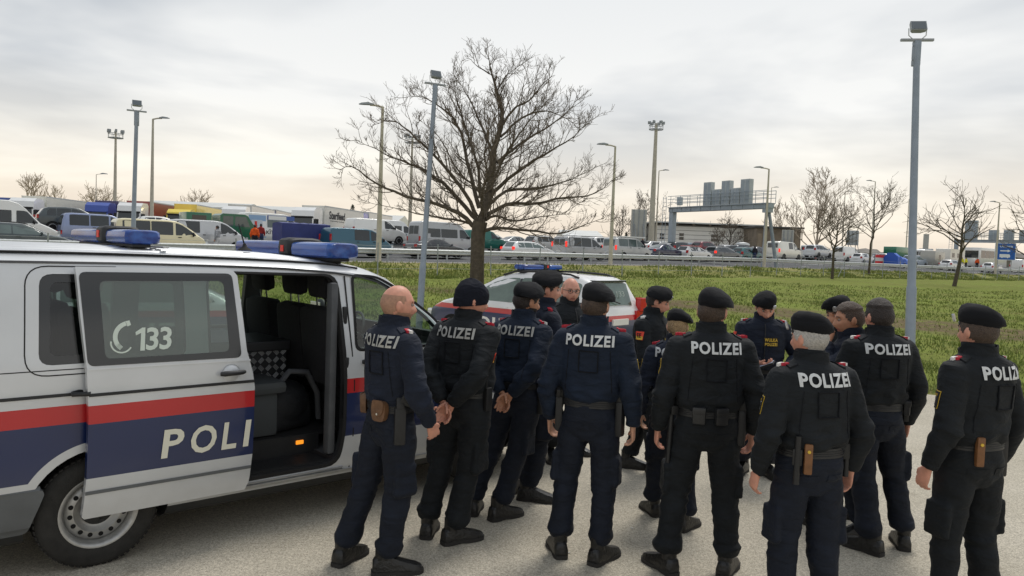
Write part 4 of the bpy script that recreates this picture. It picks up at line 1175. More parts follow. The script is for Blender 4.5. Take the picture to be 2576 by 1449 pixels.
    # hair
    if hair and hair[0] in ('short', 'fringe', 'beret', 'long'):
        kind = 'short' if hair[0] in ('short', 'long') else hair[0]
        keep = []; used = {}
        vv = []
        for f in hf:
            p = P2[list(f)].mean(0)
            if p[2] > hairline(p[1], p[0], kind) and not (kind == 'fringe' and (stub or p[2] > .05)):
                keep.append(f)
        q = MB(); idx = {}
        for f in keep:
            g_ = []
            for vi in f:
                if vi not in idx:
                    p = Vector(P2[vi]); nn = p.normalized(); t = .007+.006*abs(noise.noise(p*40))+(.010 if p.z > .06 else 0)
                    if p.z < -.03: t *= .6
                    idx[vi] = len(q.v); q.v.append(tuple(HM @ (p+nn*t)))
                g_.append(idx[vi])
            q.f.append(tuple(g_)); q.m.append(0)
        nn0 = [idx[(nr-1)*nc+j] for j in range(nc) if (nr-1)*nc+j in idx]
        if len(nn0) == nc: q.f.append(tuple(nn0)); q.m.append(0)
        q.build('hair', hair[1], root, 60)
        if hair[0] == 'long':
            q = MB(); q.ell((0, -.088, -.03), .062, .034, .075, 14, 10, M=HM); q.build('hair_bun', hair[1], root, 60)
    # headgear
    if wear == 'beret':
        g = MB(); rr = []; N_ = 32
        for (z, rx, ry, ox, oy, dr) in ((.026, .083, .108, 0, -.004, 0), (.044, .088, .112, 0, -.004, .05), (.060, .108, .124, .010, -.008, .20), (.086, .122, .132, .022, -.008, .42), (.116, .119, .129, .024, -.006, .48), (.143, .098, .108, .018, -.004, .44), (.159, .058, .066, .008, 0, .38), (.163, .014, .016, .004, 0, .36)):
            ring = []
            for j in range(N_):
                t = 2*math.pi*j/N_; x, y = rx*math.cos(t)+ox, ry*math.sin(t)+oy
                w_ = 1+.035*noise.noise(Vector((x*22+seed, y*22, z*18)))
                ring.append((x*w_, y*w_, z+.018*(y/.1)*(1 if z < .06 else .5)-dr*max(0, x+.01)*.75+.008*noise.noise(Vector((x*18, y*18+seed, 3)))*(z > .06)))
            rr.append(ring)
        g.loft(rr, M=HM @ Matrix.Diagonal((.87, .90, .95, 1))); be = g.build('beret', M_BERET, root, 70)
        b2 = MB(); b2.loft([[((rx*.91)*math.cos(t), ry*.925*math.sin(t)-.004, z+.018*(ry*math.sin(t)/.1)) for t in np.linspace(0, 2*math.pi, N_+1)[:-1]] for z, rx, ry in ((.020, .082, .107), (.022, .086, .111), (.034, .0885, .1135), (.036, .083, .108))], M=HM, cap=False); b2.build('band', M_BAND, be, 60)
        b3 = MB(); a = R_(62); bm_ = HM @ Matrix.Translation((-.112*math.cos(a)*.95, .120*math.sin(a), .074)) @ Matrix.Rotation(R_(28), 4, 'Z') @ Matrix.Rotation(R_(-12), 4, 'X')
        b3.prism([(-.014, -.016), (0, -.024), (.014, -.016), (.015, .012), (.009, .021), (-.009, .021), (-.015, .012)], -.004, .006, 'y', M=bm_); b3.build('badge', M_BADGE, be)
    elif wear == 'cap':
        g = MB(); rr = []; N_ = 28
        for z, s_, ox in ((-.028, 1.05, 0), (-.01, 1.11, 0), (.02, 1.12, 0), (.06, 1.10, 0), (.09, .98, 0), (.115, .78, -.004), (.134, .48, -.008), (.143, .2, -.012), (.145, .04, -.012)):
            rr.append([(.081*s_*math.cos(t)*(1+.02*math.sin(9*t)*(z > .08)), .106*s_*math.sin(t)+ox-.004, z+.025*(math.sin(t))*(z < .05)+.006*math.sin(3*t)*(z > .1)) for t in np.linspace(0, 2*math.pi, N_+1)[:-1]])
        g.loft(rr, M=HM); g.build('knit_cap', cloth('navy_knit', C3(20, 23, 34), .95, .8), root, 70)
    if glasses:
        q = MB()
        for s in (-1, 1):
            q.tube([HM @ Vector((s*.034+.0235*math.cos(t), .107-.004*abs(math.cos(t)), .008+.017*math.sin(t))) for t in np.linspace(0, 2*math.pi, 19)], .0026, 5)
            q.tube([HM @ Vector((s*.057, .103, .014)), HM @ Vector((s*.076, .05, .014)), HM @ Vector((s*.082, -.005, .008))], .0026, 5)
        q.tube([HM @ Vector((-.011, .108, .012)), HM @ Vector((.011, .108, .012))], .0026, 5); q.build('spectacles', M_SPEC, root, 60)
    # collar
    q = MB(); rr = []
    for z, a, b, oy in ((1.525, .112, .098, -.014), (1.55, .098, .100, -.006), (1.58, .094, .101, .0), (1.604, .096, .102, .002), (1.603, .088, .094, .002), (1.555, .082, .088, -.004)):
        rr.append([(a*k*math.cos(t), (oy+stoop*.5)*k+b*k*math.sin(t), z*k-(.03*k if math.sin(t) > .5 else 0)+.006*math.sin(3*t+seed)) for t in np.linspace(0, 2*math.pi, 25)[:-1]])
    q.loft(rr, cap=False); q.build('collar', jacket, root, 60)
    # boots
    for s, ft in ((-1, lf[0]), (1, lf[1])):
        if not boots: continue
        q = MB(); rr = []; M = Matrix.Translation((ft.x, ft.y-.03*k, 0)) @ Matrix.Rotation(R_(-s*rnd.uniform(*footyaw)), 4, 'Z') @ Matrix.Scale(k*1.1, 4)
        for y, w, zt in ((-.085, .028, .085), (-.075, .040, .10), (-.04, .043, .115), (.02, .044, .112), (.07, .047, .088), (.12, .050, .070), (.16, .046, .058), (.185, .034, .048), (.195, .018, .040)):
            rr.append([(w, y, .022), (w*1.0, y, zt*.5), (w*.72, y, zt*.92), (0, y, zt), (-w*.72, y, zt*.92), (-w, y, zt*.5), (-w, y, .022)])
        q.loft(rr, 0, M=M); q.tube([M @ Vector((0, -.028, .09)), M @ Vector((0, -.03, .165))], [.048*k, .046*k], 14, 0)
        rr = []
        for y, w in ((-.092, .022), (-.085, .036), (-.06, .044), (-.02, .044), (.03, .044), (.08, .052), (.13, .055), (.17, .048), (.192, .034), (.204, .014)):
            rr.append([(w, y, .001 if not .0 < y < .06 else .008), (w, y, .024), (-w, y, .024), (-w, y, .001 if not .0 < y < .06 else .008)])
        q.loft(rr, 1, M=M); q.build('boot', [M_BOOT, M_SOLE], root, 45)
    def hit(o_, d_):
        p, nn, i, dist = bvh.ray_cast(Vector(o_), Vector(d_).normalized()); return p, nn
    def conform(u, w, dirn, off, cx_=0., cz_=0., rot=0.):
        """point on the body: dirn 'back','front','left','right'"""
        cr, sr = math.cos(rot), math.sin(rot); u, w = u*cr-w*sr, u*sr+w*cr
        if dirn == 'back': o_, d_ = (-(u+cx_)*-1, -.8, w+cz_), (0, 1, 0)
        elif dirn == 'front': o_, d_ = (-(u)+cx_, .8, w+cz_), (0, -1, 0)
        elif dirn == 'right': o_, d_ = (.9, u+cx_, w+cz_), (-1, 0, 0)
        elif dirn == 'left': o_, d_ = (-.9, -u+cx_, w+cz_), (1, 0, 0)
        else: o_, d_ = (u+cx_, w+cz_, 2.2), (0, 0, -1)
        p, nn = hit(o_, d_)
        if p is None: return None
        return p-Vector(d_)*off
    def patch(name, w, hh, dirn, cx_, cz_, m, off=.004, rot=0., parent=root, nx=6, nz=6, th=.004):
        q = MB(); g_ = []
        ok = True; ref = None
        for j in range(nz+1):
            for i in range(nx+1):
                p = conform(-w/2+w*i/nx, -hh/2+hh*j/nz, dirn, off, cx_, cz_, rot)
                if p is None: p = ref or Vector((0, 0, 1))
                ref = p; g_.append(p)
        dd = {'back': Vector((0, 1, 0)), 'front': Vector((0, -1, 0)), 'right': Vector((-1, 0, 0)), 'left': Vector((1, 0, 0)), 'top': Vector((0, 0, -1))}[dirn]
        nn = len(g_); vs_ = g_+[p+dd*(th+off) for p in g_]; fs = []
        for j in range(nz):
            for i in range(nx):
                a = j*(nx+1)+i; fs.append((a, a+1, a+nx+2, a+nx+1)); fs.append((nn+a, nn+a+nx+1, nn+a+nx+2, nn+a+1))
        per = [i for i in range(nx+1)]+[(j*(nx+1)+nx) for j in range(1, nz+1)]+[nz*(nx+1)+i for i in range(nx-1, -1, -1)]+[j*(nx+1) for j in range(nz-1, 0, -1)]
        for a, b in zip(per, per[1:]+per[:1]): fs.append((a, b, nn+b, nn+a))
        q.add(vs_, fs); return q.build(name, m, parent, 60)
    def ctext(txt, w, hh, dirn, cx_, cz_, m, off=.006, rot=0., bold=.03, name='lettering', parent=root, shear=0.):
        v, fs = flat_text(txt, w, hh, bold, 1.13); V_ = []
        for (u, ww) in v:
            p = conform(u+shear*ww, ww, dirn, off, cx_, cz_, rot)
            V_.append(p if p is not None else (V_[-1] if V_ else Vector((0, 0, 1))))
        q = MB(); q.add(V_, fs); return q.build(name, m, parent, fixn=False)
    if back:
        tw, m, zc = back.get('w', .315), back.get('m', M_PRINT), back.get('z', 1.462)
        ctext('POLIZEI', tw, .074, 'back', back.get('x', 0.), zc*k, m, .012, bold=.035, rot=back.get('rot', 0.))
        patch('velcro_patch', .125, .135, 'back', back.get('x', 0.)+.0, (zc-.135)*k, jacket, .002)
        for z_, w_, x_ in ((0, 0, 0),):
            q = MB(); ring = [(-.0625, -.0675), (.0625, -.0675), (.0625, .0675), (-.0625, .0675)]; P_ = []
            for a, b in zip(ring, ring[1:]+ring[:1]):
                for t in np.linspace(0, 1, 6)[:-1]: P_.append(conform(a[0]+(b[0]-a[0])*t, a[1]+(b[1]-a[1])*t, 'back', .006, back.get('x', 0.), (zc-.135)*k))
            if all(p is not None for p in P_): q.tube(P_+[P_[0]], .004, 5); q.build('patch_border', M_PATCH, root, 60)
        for s_ in (-1, 1):
            P_ = [conform(s_*(.135+.02*(1-t)), (1.13+.27*t)*k, 'back', .001) for t in np.linspace(0, 1, 10)]
            if all(p is not None for p in P_): q = MB(); q.tube(P_, .0028, 4); q.build('seam', M_PATCH, root, 60)
            patch('pocket_flap', .125, .036, 'back', s_*.088, .905*k, trous, .004, nx=4, nz=2)
    if front:
        fx, fz = front
        patch('name_patch', .135, .085, 'front', fx, fz*k, M_PBLK, .004)
        ctext('WULKA', .118, .032, 'front', fx, fz*k+.018, M_PYEL, .010, bold=.04); ctext('POLIZEI', .112, .028, 'front', fx, fz*k-.022, M_PYEL, .010, bold=.04)
    q = MB()
    if front is not None or face < 0:
        zp = [conform(0, w_*k, 'front', .003) for w_ in np.linspace(1.08, 1.50, 12)]
        if all(p is not None for p in zp): q.tube(zp, .005, 5); q.build('zip', M_BLK, root, 60)
    if epaul:
        for s in (-1, 1):
            p = patch('epaulette', .05, .10, 'top', s*.150*k*bulk, -.012*k+stoop*.4, jacket, .010, nx=3, nz=4)
            m1, m2 = epaul
            patch('rank_slide', .044, .032, 'top', s*.178*k*bulk, -.010*k+stoop*.4, m1, .016, nx=3, nz=3, parent=p); patch('rank_slide', .038, .018, 'top', s*.198*k*bulk, -.010*k+stoop*.4, m2, .018, nx=3, nz=3, parent=p)
    for (dirn, cz_, kind) in badges:
        cx_ = AR[0 if dirn == 'left' else 1][0].lerp(AR[0 if dirn == 'left' else 1][1], .35).y+(.045 if face > 0 else 0)
        if kind == 'shield':
            p = patch('sleeve_shield', .076, .096, dirn, cx_, cz_*k, M_PYEL, .004); patch('shield_field', .070, .090, dirn, cx_, cz_*k, M_PBLK, .008, parent=p); patch('shield_crest', .036, .042, dirn, cx_, cz_*k-.006, M_BADGE, .011, parent=p)
            ctext('POLIZEI', .05, .013, dirn, cx_, cz_*k+.028, M_PYEL, .012, parent=p)
        elif kind == 'ee':
            p = patch('unit_patch', .075, .075, dirn, cx_, cz_*k, M_PORG, .005); patch('unit_stripe', .07, .03, dirn, cx_, cz_*k-.02, M_PYEL, .008, parent=p); ctext('EE', .042, .04, dirn, cx_, cz_*k+.004, M_PBLK, .011, parent=p)
    if belt:
        zb = 1.048*k; q = MB(); rr = []
        def bp(t, z, o_): return ((.176*bulk*k+o_)*math.copysign(abs(math.cos(t))**.88, math.cos(t)), (.126*(1+(bulk-1)*1.3)*k+o_)*math.copysign(abs(math.sin(t))**.9, math.sin(t)), z)
        for z, o_ in ((zb-.026, .002), (zb-.026, .014), (zb+.026, .014), (zb+.026, .002)):
            rr.append([bp(t, z, o_) for t in np.linspace(0, 2*math.pi, 41)[:-1]])
        q.loft(rr+[rr[0]], cap=False); bl = q.build('belt', M_BELT, root, 50)
        for z_ in (-.012, 0, .012):
            q = MB(); q.tube([bp(t, zb+z_, .0145) for t in np.linspace(0, 2*math.pi, 41)], .0022, 4); q.build('belt_stitching', M_BLK, bl, 60)
        for (ang, kind) in items:
            t = R_(ang); p = Vector(bp(t, zb, .015)); nrm = Vector((math.cos(t)*.8, math.sin(t), 0)).normalized(); M = Matrix.Translation(p) @ Matrix.Rotation(math.atan2(nrm.y, nrm.x)-math.pi/2, 4, 'Z')
            q = MB()
            if kind == 'holster':
                q.box(-.035, .035, -.004, .045, -.21, .02, bev=.014, M=M); q.box(-.024, .026, .0, .05, .0, .075, bev=.01, M=M @ Matrix.Rotation(R_(12), 4, 'X')); q.box(-.045, .03, .01, .04, .04, .10, bev=.01, M=M @ Matrix.Rotation(R_(-25), 4, 'Y')); q.build('holster', M_HOLS, bl, 50)
            elif kind == 'baton': q.cyl(M @ Vector((0, .03, .10)), M @ Vector((0, .03, -.16)), .017, 10); q.box(-.025, .025, 0, .04, -.06, .03, bev=.008, M=M); q.build('baton', M_HOLS, bl, 50)
            elif kind == 'longbaton': q.cyl(M @ Vector((0, .03, .14)), M @ Vector((0, .05, -.46)), .016, 10); q.cyl(M @ Vector((0, .03, .02)), M @ Vector((0, .14, .02)), .014, 8); q.box(-.03, .03, 0, .05, -.03, .03, bev=.008, M=M); q.build('baton', M_HOLS, bl, 50)
            elif kind == 'pouch': q.box(-.04, .04, -.002, .04, -.06, .045, bev=.014, M=M); q.box(-.042, .042, .0, .045, .0, .048, bev=.012, M=M); q.build('pouch', M_BELT, bl, 50)
            elif kind == 'brown_pouch':
                q.prism(rpoly([(-.048, .05), (.048, .05), (.056, -.01), (.042, -.075), (-.042, -.075), (-.056, -.01)], .025), -.002, .036, 'y', M=M); o_ = q.build('leather_pouch', M_BROWN, bl, 40)
                q = MB(); q.prism(rpoly([(-.045, .055), (.045, .055), (.04, -.02), (0, -.05), (-.04, -.02)], .02), .036, .043, 'y', M=M); f_ = q.build('pouch_flap', M_BROWN, o_, 40)
                q = MB(); q.cyl(M @ Vector((0, .042, -.028)), M @ Vector((0, .048, -.028)), .007, 10); q.build('pouch_stud', M_CHROME, o_)
            elif kind == 'brown_case':
                q.box(-.022, .022, 0, .034, -.105, .06, bev=.010, M=M); o_ = q.build('leather_case', mat('tan_leather', C3(116, 78, 46), .55, noise_amt=.3), bl, 40); q = MB(); q.cyl(M @ Vector((0, .033, .02)), M @ Vector((0, .040, .02)), .009, 10); q.build('case_stud', M_PYEL, o_)
            elif kind == 'radio': q.box(-.028, .028, 0, .036, -.11, .05, bev=.008, M=M); q.cyl(M @ Vector((.015, .018, .05)), M @ Vector((.015, .018, .10)), .006, 6); q.build('radio', M_HOLS, bl, 40)
    return root, HM, AR

def G2(px, py): g_ = ground(px, py); return (g_.x, g_.y)
GR = 'uniformed officers gathered beside the van'
RW = (M_PRED, M_PWHITE); RR = (M_PRED, M_PRED)
BACK = dict()
def officers():
    person('person', (G2(878, 1412), G2(985, 1440)), 42, 1.80, 'bald officer in navy uniform with brown leather belt pouch standing by the van door', M_NAVY, M_TNAVY, 1.0, ('front', (.25, .12, .95)), -18, 4, None, ('fringe', M_STUB), M_SKIN3,
           dict(x=.035, m=M_PRINTD, w=.29), items=((-68, 'brown_pouch'), (-150, 'brown_pouch'), (-22, 'holster')), epaul=RW, badges=(), stub=True, beard=M_STUB, seed=2, sway=.11, headk=(1., 1., 1.), group=GR)
    person('person', (G2(1083, 1343), G2(1150, 1362)), 58, 1.81, 'officer in black jacket wearing a dark knitted cap, hands behind back', M_BLKU, M_TBLK, 1.08, ('behind', 'behind'), -38, 8, 'cap', None, M_SKIN3,
           dict(x=-.01, m=M_PRINTD), items=((-10, 'radio'),), epaul=RR, badges=(('right', 1.30, 'ee'),), seed=3, sway=.12, group=GR)
    person('person', (G2(1197, 1288), G2(1262, 1303)), 60, 1.78, 'bearded officer in navy uniform and black beret clasping hands behind back', M_NAVY2, M_TNAVY, 1.02, ('behind', 'behind'), -28, 8, 'beret', ('short', M_HAIRD), M_SKIN2,
           dict(x=0., m=M_PRINTD), items=((-5, 'holster'), (60, 'radio')), epaul=RW, badges=(('right', 1.30, 'shield'),), beard=M_HAIRD, seed=4, stoop=.05, sway=.20, group=GR)
    person('person', (G2(1340, 1258), (.10, 6.30)), 18, 1.86, 'tall officer in beret seen in profile between the bearded and the bespectacled officers', M_NAVY, M_TNAVY, 1.0, ('front', 'front'), -8, 4, 'beret', ('short', M_HAIRD), M_SKIN3,
           None, items=((-40, 'holster'),), epaul=RR, badges=(('right', 1.33, 'shield'),), seed=5, sway=.10, group=GR)
    person('person', ((.45, 7.35), (.70, 7.62)), -62, 1.80, 'bald officer with dark spectacles and black jacket facing the camera', M_BLKU, M_TBLK, 1.08, ('front', 'front'), -14, 6, None, ('fringe', M_STUB), M_SKIN3,
           None, epaul=RR, badges=(('right', 1.33, 'ee'),), glasses=True, stub=True, seed=6, headk=(1.25, 1.06, 1.1), group=GR)
    person('person', (G2(1408, 1390), G2(1510, 1410)), 74, 1.82, 'officer in navy uniform and beret with legs apart, back turned, holster on each hip', M_NAVY2, M_TNAVY, 1.03, ('side', 'side'), -6, 4, 'beret', ('short', M_HAIRB), M_SKIN,
           dict(x=-.0), items=((-12, 'holster'), (-172, 'holster')), epaul=RR, badges=(('right', 1.30, 'shield'),), seed=7, sway=.03, group=GR)
    person('person', (G2(1588, 1178), (1.42, 6.98)), -38, 1.74, 'officer in black jacket and beret turned sideways with yellow chest patch', M_BLKU, M_TBLK, 1.05, ('front', 'front'), 26, 16, 'beret', ('short', M_HAIRD), M_SKIN3,
           None, front=(-.02, 1.30), items=((180, 'pouch'),), epaul=(M_PWHITE, M_PWHITE), badges=(('right', 1.36, 'ee'),), seed=8, stoop=.05, group=GR)
    person('person', (G2(1642, 1290), (1.37, 5.60)), 78, 1.62, 'fair haired officer in beret half hidden behind the broad black jacketed officer', M_NAVY, M_TNAVY, .98, ('side', 'side'), 5, 16, 'beret', ('long', M_HAIRBL), M_SKIN,
           dict(x=0.), epaul=RR, badges=(('left', 1.33, 'shield'),), seed=9, headk=(.95, .97, .8), group=GR)
    person('person', (G2(1672, 1432), G2(1822, 1440)), 88, 1.82, 'broad officer in black jacket and beret with long baton on the belt, back turned', M_BLKU, M_TBLK, 1.12, ('side', 'side'), -24, 4, 'beret', ('short', M_HAIRB), M_SKIN3,
           dict(x=.01), items=((-170, 'longbaton'), (-110, 'pouch'), (-78, 'pouch'), (-15, 'holster')), epaul=RR, badges=(('left', 1.32, 'shield'),), seed=10, sway=.03, group=GR)
    person('person', (G2(1932, 1200), G2(1868, 1190)), -100, 1.74, 'officer in beret facing the group while reading a small notebook', M_NAVY, M_TNAVY, 1.02, ((-.19, .22, 1.08), (.06, .30, 1.15)), 4, 30, 'beret', ('short', M_HAIRB), M_SKIN3,
           None, front=(-.055, 1.335), epaul=RW, badges=(('left', 1.34, 'shield'), ('right', 1.37, 'ee')), seed=11, stoop=.05, hand_curl=.5, group=GR)
    person('person', ((1.56, 4.16), (1.80, 4.14)), 104, 1.73, 'stout grey haired officer in black jacket and beret with tan leather case on the belt', M_BLKU, M_TNAVY, 1.13, ('side', 'side'), 18, 4, 'beret', ('short', M_HAIRG), M_SKIN3,
           dict(x=.0), items=((-118, 'brown_case'), (-135, 'baton'), (-8, 'baton')), epaul=RW, badges=(('left', 1.30, 'shield'),), seed=12, stoop=.05, group=GR)
    person('person', ((2.50, 6.10), G2(2135, 1290)), -148, 1.755, 'officer in beret with silver badge looking down behind the man touching his chin', M_BLKU, M_TBLK, 1.0, ('front', 'front'), 0, 14, 'beret', ('short', M_HAIRD), M_SKIN2,
           None, front=(-.06, 1.33), epaul=RW, seed=13, group=GR)
    person('person', ((2.48, 5.70), (2.60, 5.52)), 168, 1.745, 'bareheaded dark haired officer holding a hand to his chin', M_NAVY, M_TNAVY, 1.02, ((-.02, .17, 1.50), 'front'), 4, 8, None, ('short', M_HAIRB), M_SKIN2,
           None, epaul=RW, seed=14, hand_curl=.7, group=GR)
    person('person', (G2(2180, 1385), G2(2262, 1372)), 97, 1.79, 'bareheaded dark haired officer in black jacket with his back turned', M_BLKU, M_TNAVY, 1.09, ('front', 'side'), 6, 2, None, ('short', M_HAIRD), M_SKIN3,
           dict(x=-.01), items=((-15, 'radio'), (-30, 'pouch')), epaul=RW, badges=(('right', 1.3, 'shield'),), seed=15, sway=-.12, group=GR)
    person('person', ((2.52, 4.26), (2.80, 4.32)), 112, 1.80, 'officer in black jacket and beret with white shoulder tab standing apart from the others', M_BLKU, M_TBLK, 1.07, ('side', 'side'), -4, 2, 'beret', ('short', M_HAIRB), M_SKIN3,
           dict(x=.03), items=((-120, 'brown_case'), (-10, 'holster')), epaul=RW, badges=(('left', 1.30, 'shield'),), seed=16, stoop=-.02, group=GR)
officers()
# ------------------------------------------------------------------ vehicles
M_CGLASS = mat('vehicle_glass', C3(34, 40, 42), .06, coat=.6, noise_amt=.25, nscale=1.5)
M_CGLASSL = mat('pale_vehicle_glass', C3(84, 98, 96), .06, coat=.6, noise_amt=.25, nscale=1.5)
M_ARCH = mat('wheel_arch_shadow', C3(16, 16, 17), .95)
M_ALLOY = mat('alloy_rim', C3(176, 178, 180), .35, .6)
M_PLATE = mat('licence_plate', C3(220, 220, 214), .6)
M_TAIL = mat('tail_lamp_red', C3(196, 24, 26), .2, coat=.6)
M_TAILON = mat('lit_tail_lamp', C3(230, 50, 36), .3, emit=C3(255, 50, 30), estr=.7)
_pc = {}
def paint(r, g, b, metallic=.25):
    key = (r, g, b)
    if key not in _pc: _pc[key] = mat('paint_%d_%d_%d' % key, C3(r, g, b), .32, metallic, coat=.7, noise_amt=.06, nscale=1.2)
    return _pc[key]
_wc = {}
def wheel_meshes(r, alloy=True):
    if (r, alloy) in _wc: return _wc[(r, alloy)]
    h = .10
    t = MB(); t.lathe([(r*.62, -h*.9), (r*.72, -h), (r*.93, -h*.95), (r, -h*.65), (r, h*.65), (r*.93, h*.95), (r*.72, h), (r*.62, h*.9), (r*.6, 0), (r*.62, -h*.9)], 24); tm = t.mesh('wheel', M_TYRE); fix_normals(tm); shade(tm, 45)
    q = MB(); q.lathe([(r*.64, -h*.92), (r*.60, -h*.9), (r*.56, -h*.4), (r*.2, -h*.35), (.001, -h*.4)], 20, mi=0)
    if alloy:
        q = MB(); q.lathe([(r*.66, -h*.95), (r*.60, -h*.98), (r*.58, -h*.3)], 24, mi=0); q.lathe([(r*.58, -h*.3), (.001, -h*.3)], 24, mi=1)
        for k in range(5):
            a = 2*math.pi*k/5; M = Matrix.Rotation(a, 4, 'Y'); q.box(-r*.10, r*.10, -h*.85, -h*.4, 0, r*.60, 0, M=M)
    rm = q.mesh('rim', [M_ALLOY, M_ARCH]); fix_normals(rm); shade(rm, 40)
    _wc[(r, alloy)] = (tm, rm); return _wc[(r, alloy)]

TYPES = dict(
 hatch=dict(L=4.1, W=1.70, zb=.94, top=[(0, .5), (.02, .78), (.06, .93), (.12, .99), (.42, 1.36), (.7, 1.44), (1.4, 1.47), (2.0, 1.44), (2.35, 1.34), (2.75, 1.14), (3.02, 1.0), (3.5, .9), (3.85, .76), (4.03, .60), (4.1, .42)], rg=(.14, .42), ws=(2.32, 2.98), win=[(.62, 1.32), (1.38, 2.86)], wx=(.62, 3.2), r=.30, wt=.58, tl=(.78, 1.0)),
 estate=dict(L=4.6, W=1.76, zb=.95, top=[(0, .5), (.02, .8), (.06, .95), (.12, 1.0), (.40, 1.38), (.62, 1.45), (1.6, 1.48), (2.4, 1.46), (2.75, 1.36), (3.15, 1.16), (3.42, 1.01), (3.95, .92), (4.35, .77), (4.52, .6), (4.6, .42)], rg=(.14, .39), ws=(2.72, 3.38), win=[(.55, 1.15), (1.2, 1.98), (2.03, 3.24)], wx=(.82, 3.62), r=.31, wt=.60, tl=(.80, 1.0), rails=1),
 sedan=dict(L=4.7, W=1.80, zb=.95, top=[(0, .5), (.02, .82), (.06, .97), (.14, 1.03), (.62, 1.07), (.85, 1.13), (1.38, 1.38), (1.75, 1.45), (2.3, 1.45), (2.62, 1.38), (3.05, 1.17), (3.35, 1.01), (4.0, .90), (4.45, .74), (4.62, .58), (4.7, .42)], rg=(.84, 1.36), ws=(2.60, 3.32), win=[(1.2, 1.95), (2.0, 3.15)], wx=(.95, 3.68), r=.315, wt=.57, tl=(.80, .98)),
 suv=dict(L=4.5, W=1.84, zb=1.06, top=[(0, .55), (.02, .9), (.06, 1.06), (.12, 1.12), (.42, 1.54), (.65, 1.63), (1.6, 1.68), (2.3, 1.65), (2.6, 1.54), (3.0, 1.30), (3.25, 1.14), (3.8, 1.06), (4.25, .92), (4.43, .7), (4.5, .5)], rg=(.14, .41), ws=(2.58, 3.2), win=[(.55, 1.05), (1.1, 1.86), (1.92, 3.06)], wx=(.85, 3.52), r=.35, wt=.63, tl=(.9, 1.12), rails=1),
 mpv=dict(L=4.5, W=1.80, zb=1.0, top=[(0, .5), (.02, .85), (.05, 1.0), (.09, 1.06), (.28, 1.52), (.5, 1.60), (1.4, 1.64), (2.2, 1.61), (2.6, 1.50), (3.2, 1.20), (3.45, 1.08), (3.9, .97), (4.3, .80), (4.44, .62), (4.5, .42)], rg=(.10, .27), ws=(2.58, 3.4), win=[(.42, 1.0), (1.05, 1.85), (1.9, 3.25)], wx=(.85, 3.53), r=.32, wt=.62, tl=(.95, 1.2)),
 trafic=dict(L=4.8, W=1.90, zb=1.12, top=[(0, .5), (.02, 1.1), (.05, 1.5), (.10, 1.82), (.2, 1.92), (.5, 1.96), (2.6, 1.97), (3.05, 1.92), (3.4, 1.78), (3.9, 1.44), (4.2, 1.2), (4.5, 1.0), (4.7, .8), (4.78, .6), (4.8, .42)], rg=(.03, .085), ws=(3.38, 4.15), win=[(.35, 1.7), (1.75, 2.85), (2.98, 4.05)], wx=(.85, 3.95), r=.33, wt=.80, tl=(1.1, 1.5), twin=1),
 t5=dict(L=4.9, W=1.90, zb=1.18, top=[(0, .5), (.02, 1.1), (.06, 1.6), (.12, 1.86), (.22, 1.94), (.5, 1.97), (2.7, 1.95), (3.0, 1.88), (3.2, 1.78), (3.6, 1.48), (3.88, 1.25), (4.3, 1.12), (4.65, .95), (4.85, .72), (4.9, .45)], rg=(.03, .10), ws=(3.18, 3.84), win=[(.4, 1.55), (1.62, 2.62), (2.72, 3.74)], wx=(1.0, 4.0), r=.33, wt=.80, tl=(.9, 1.25)),
 t4=dict(L=4.8, W=1.84, zb=1.15, top=[(0, .5), (.03, 1.05), (.10, 1.5), (.20, 1.83), (.3, 1.91), (.6, 1.94), (2.6, 1.93), (2.95, 1.85), (3.15, 1.72), (3.55, 1.40), (3.78, 1.22), (4.3, 1.08), (4.62, .92), (4.76, .7), (4.8, .45)], rg=(.05, .18), ws=(3.12, 3.74), win=[(.45, 1.5), (1.57, 2.58), (2.68, 3.66)], wx=(.98, 3.9), r=.32, wt=.74, tl=(.62, .85)),
 transit=dict(L=4.9, W=1.97, zb=1.25, top=[(0, .5), (.02, 1.3), (.05, 1.8), (.10, 2.02), (.2, 2.10), (.5, 2.13), (2.9, 2.10), (3.2, 2.02), (3.5, 1.82), (3.85, 1.48), (4.05, 1.3), (4.5, 1.12), (4.75, .95), (4.86, .7), (4.9, .45)], rg=(.025, .07), ws=(3.48, 4.0), win=[(2.95, 3.95)], wx=(.9, 3.98), r=.34, wt=.83, tl=(.9, 1.25), twin=1),
 sprinter=dict(L=5.9, W=1.99, zb=1.35, top=[(0, .55), (.02, 1.5), (.06, 2.2), (.12, 2.48), (.25, 2.58), (.6, 2.62), (3.4, 2.60), (3.8, 2.48), (4.15, 2.2), (4.5, 1.80), (4.85, 1.42), (5.3, 1.22), (5.7, 1.0), (5.86, .7), (5.9, .48)], rg=(.025, .065), ws=(4.2, 4.82), win=[(.3, 1.9), (1.96, 3.5), (3.72, 4.72)], wx=(1.15, 4.85), r=.35, wt=.84, tl=(1.05, 1.4), twin=1, wtop=2.05),
)
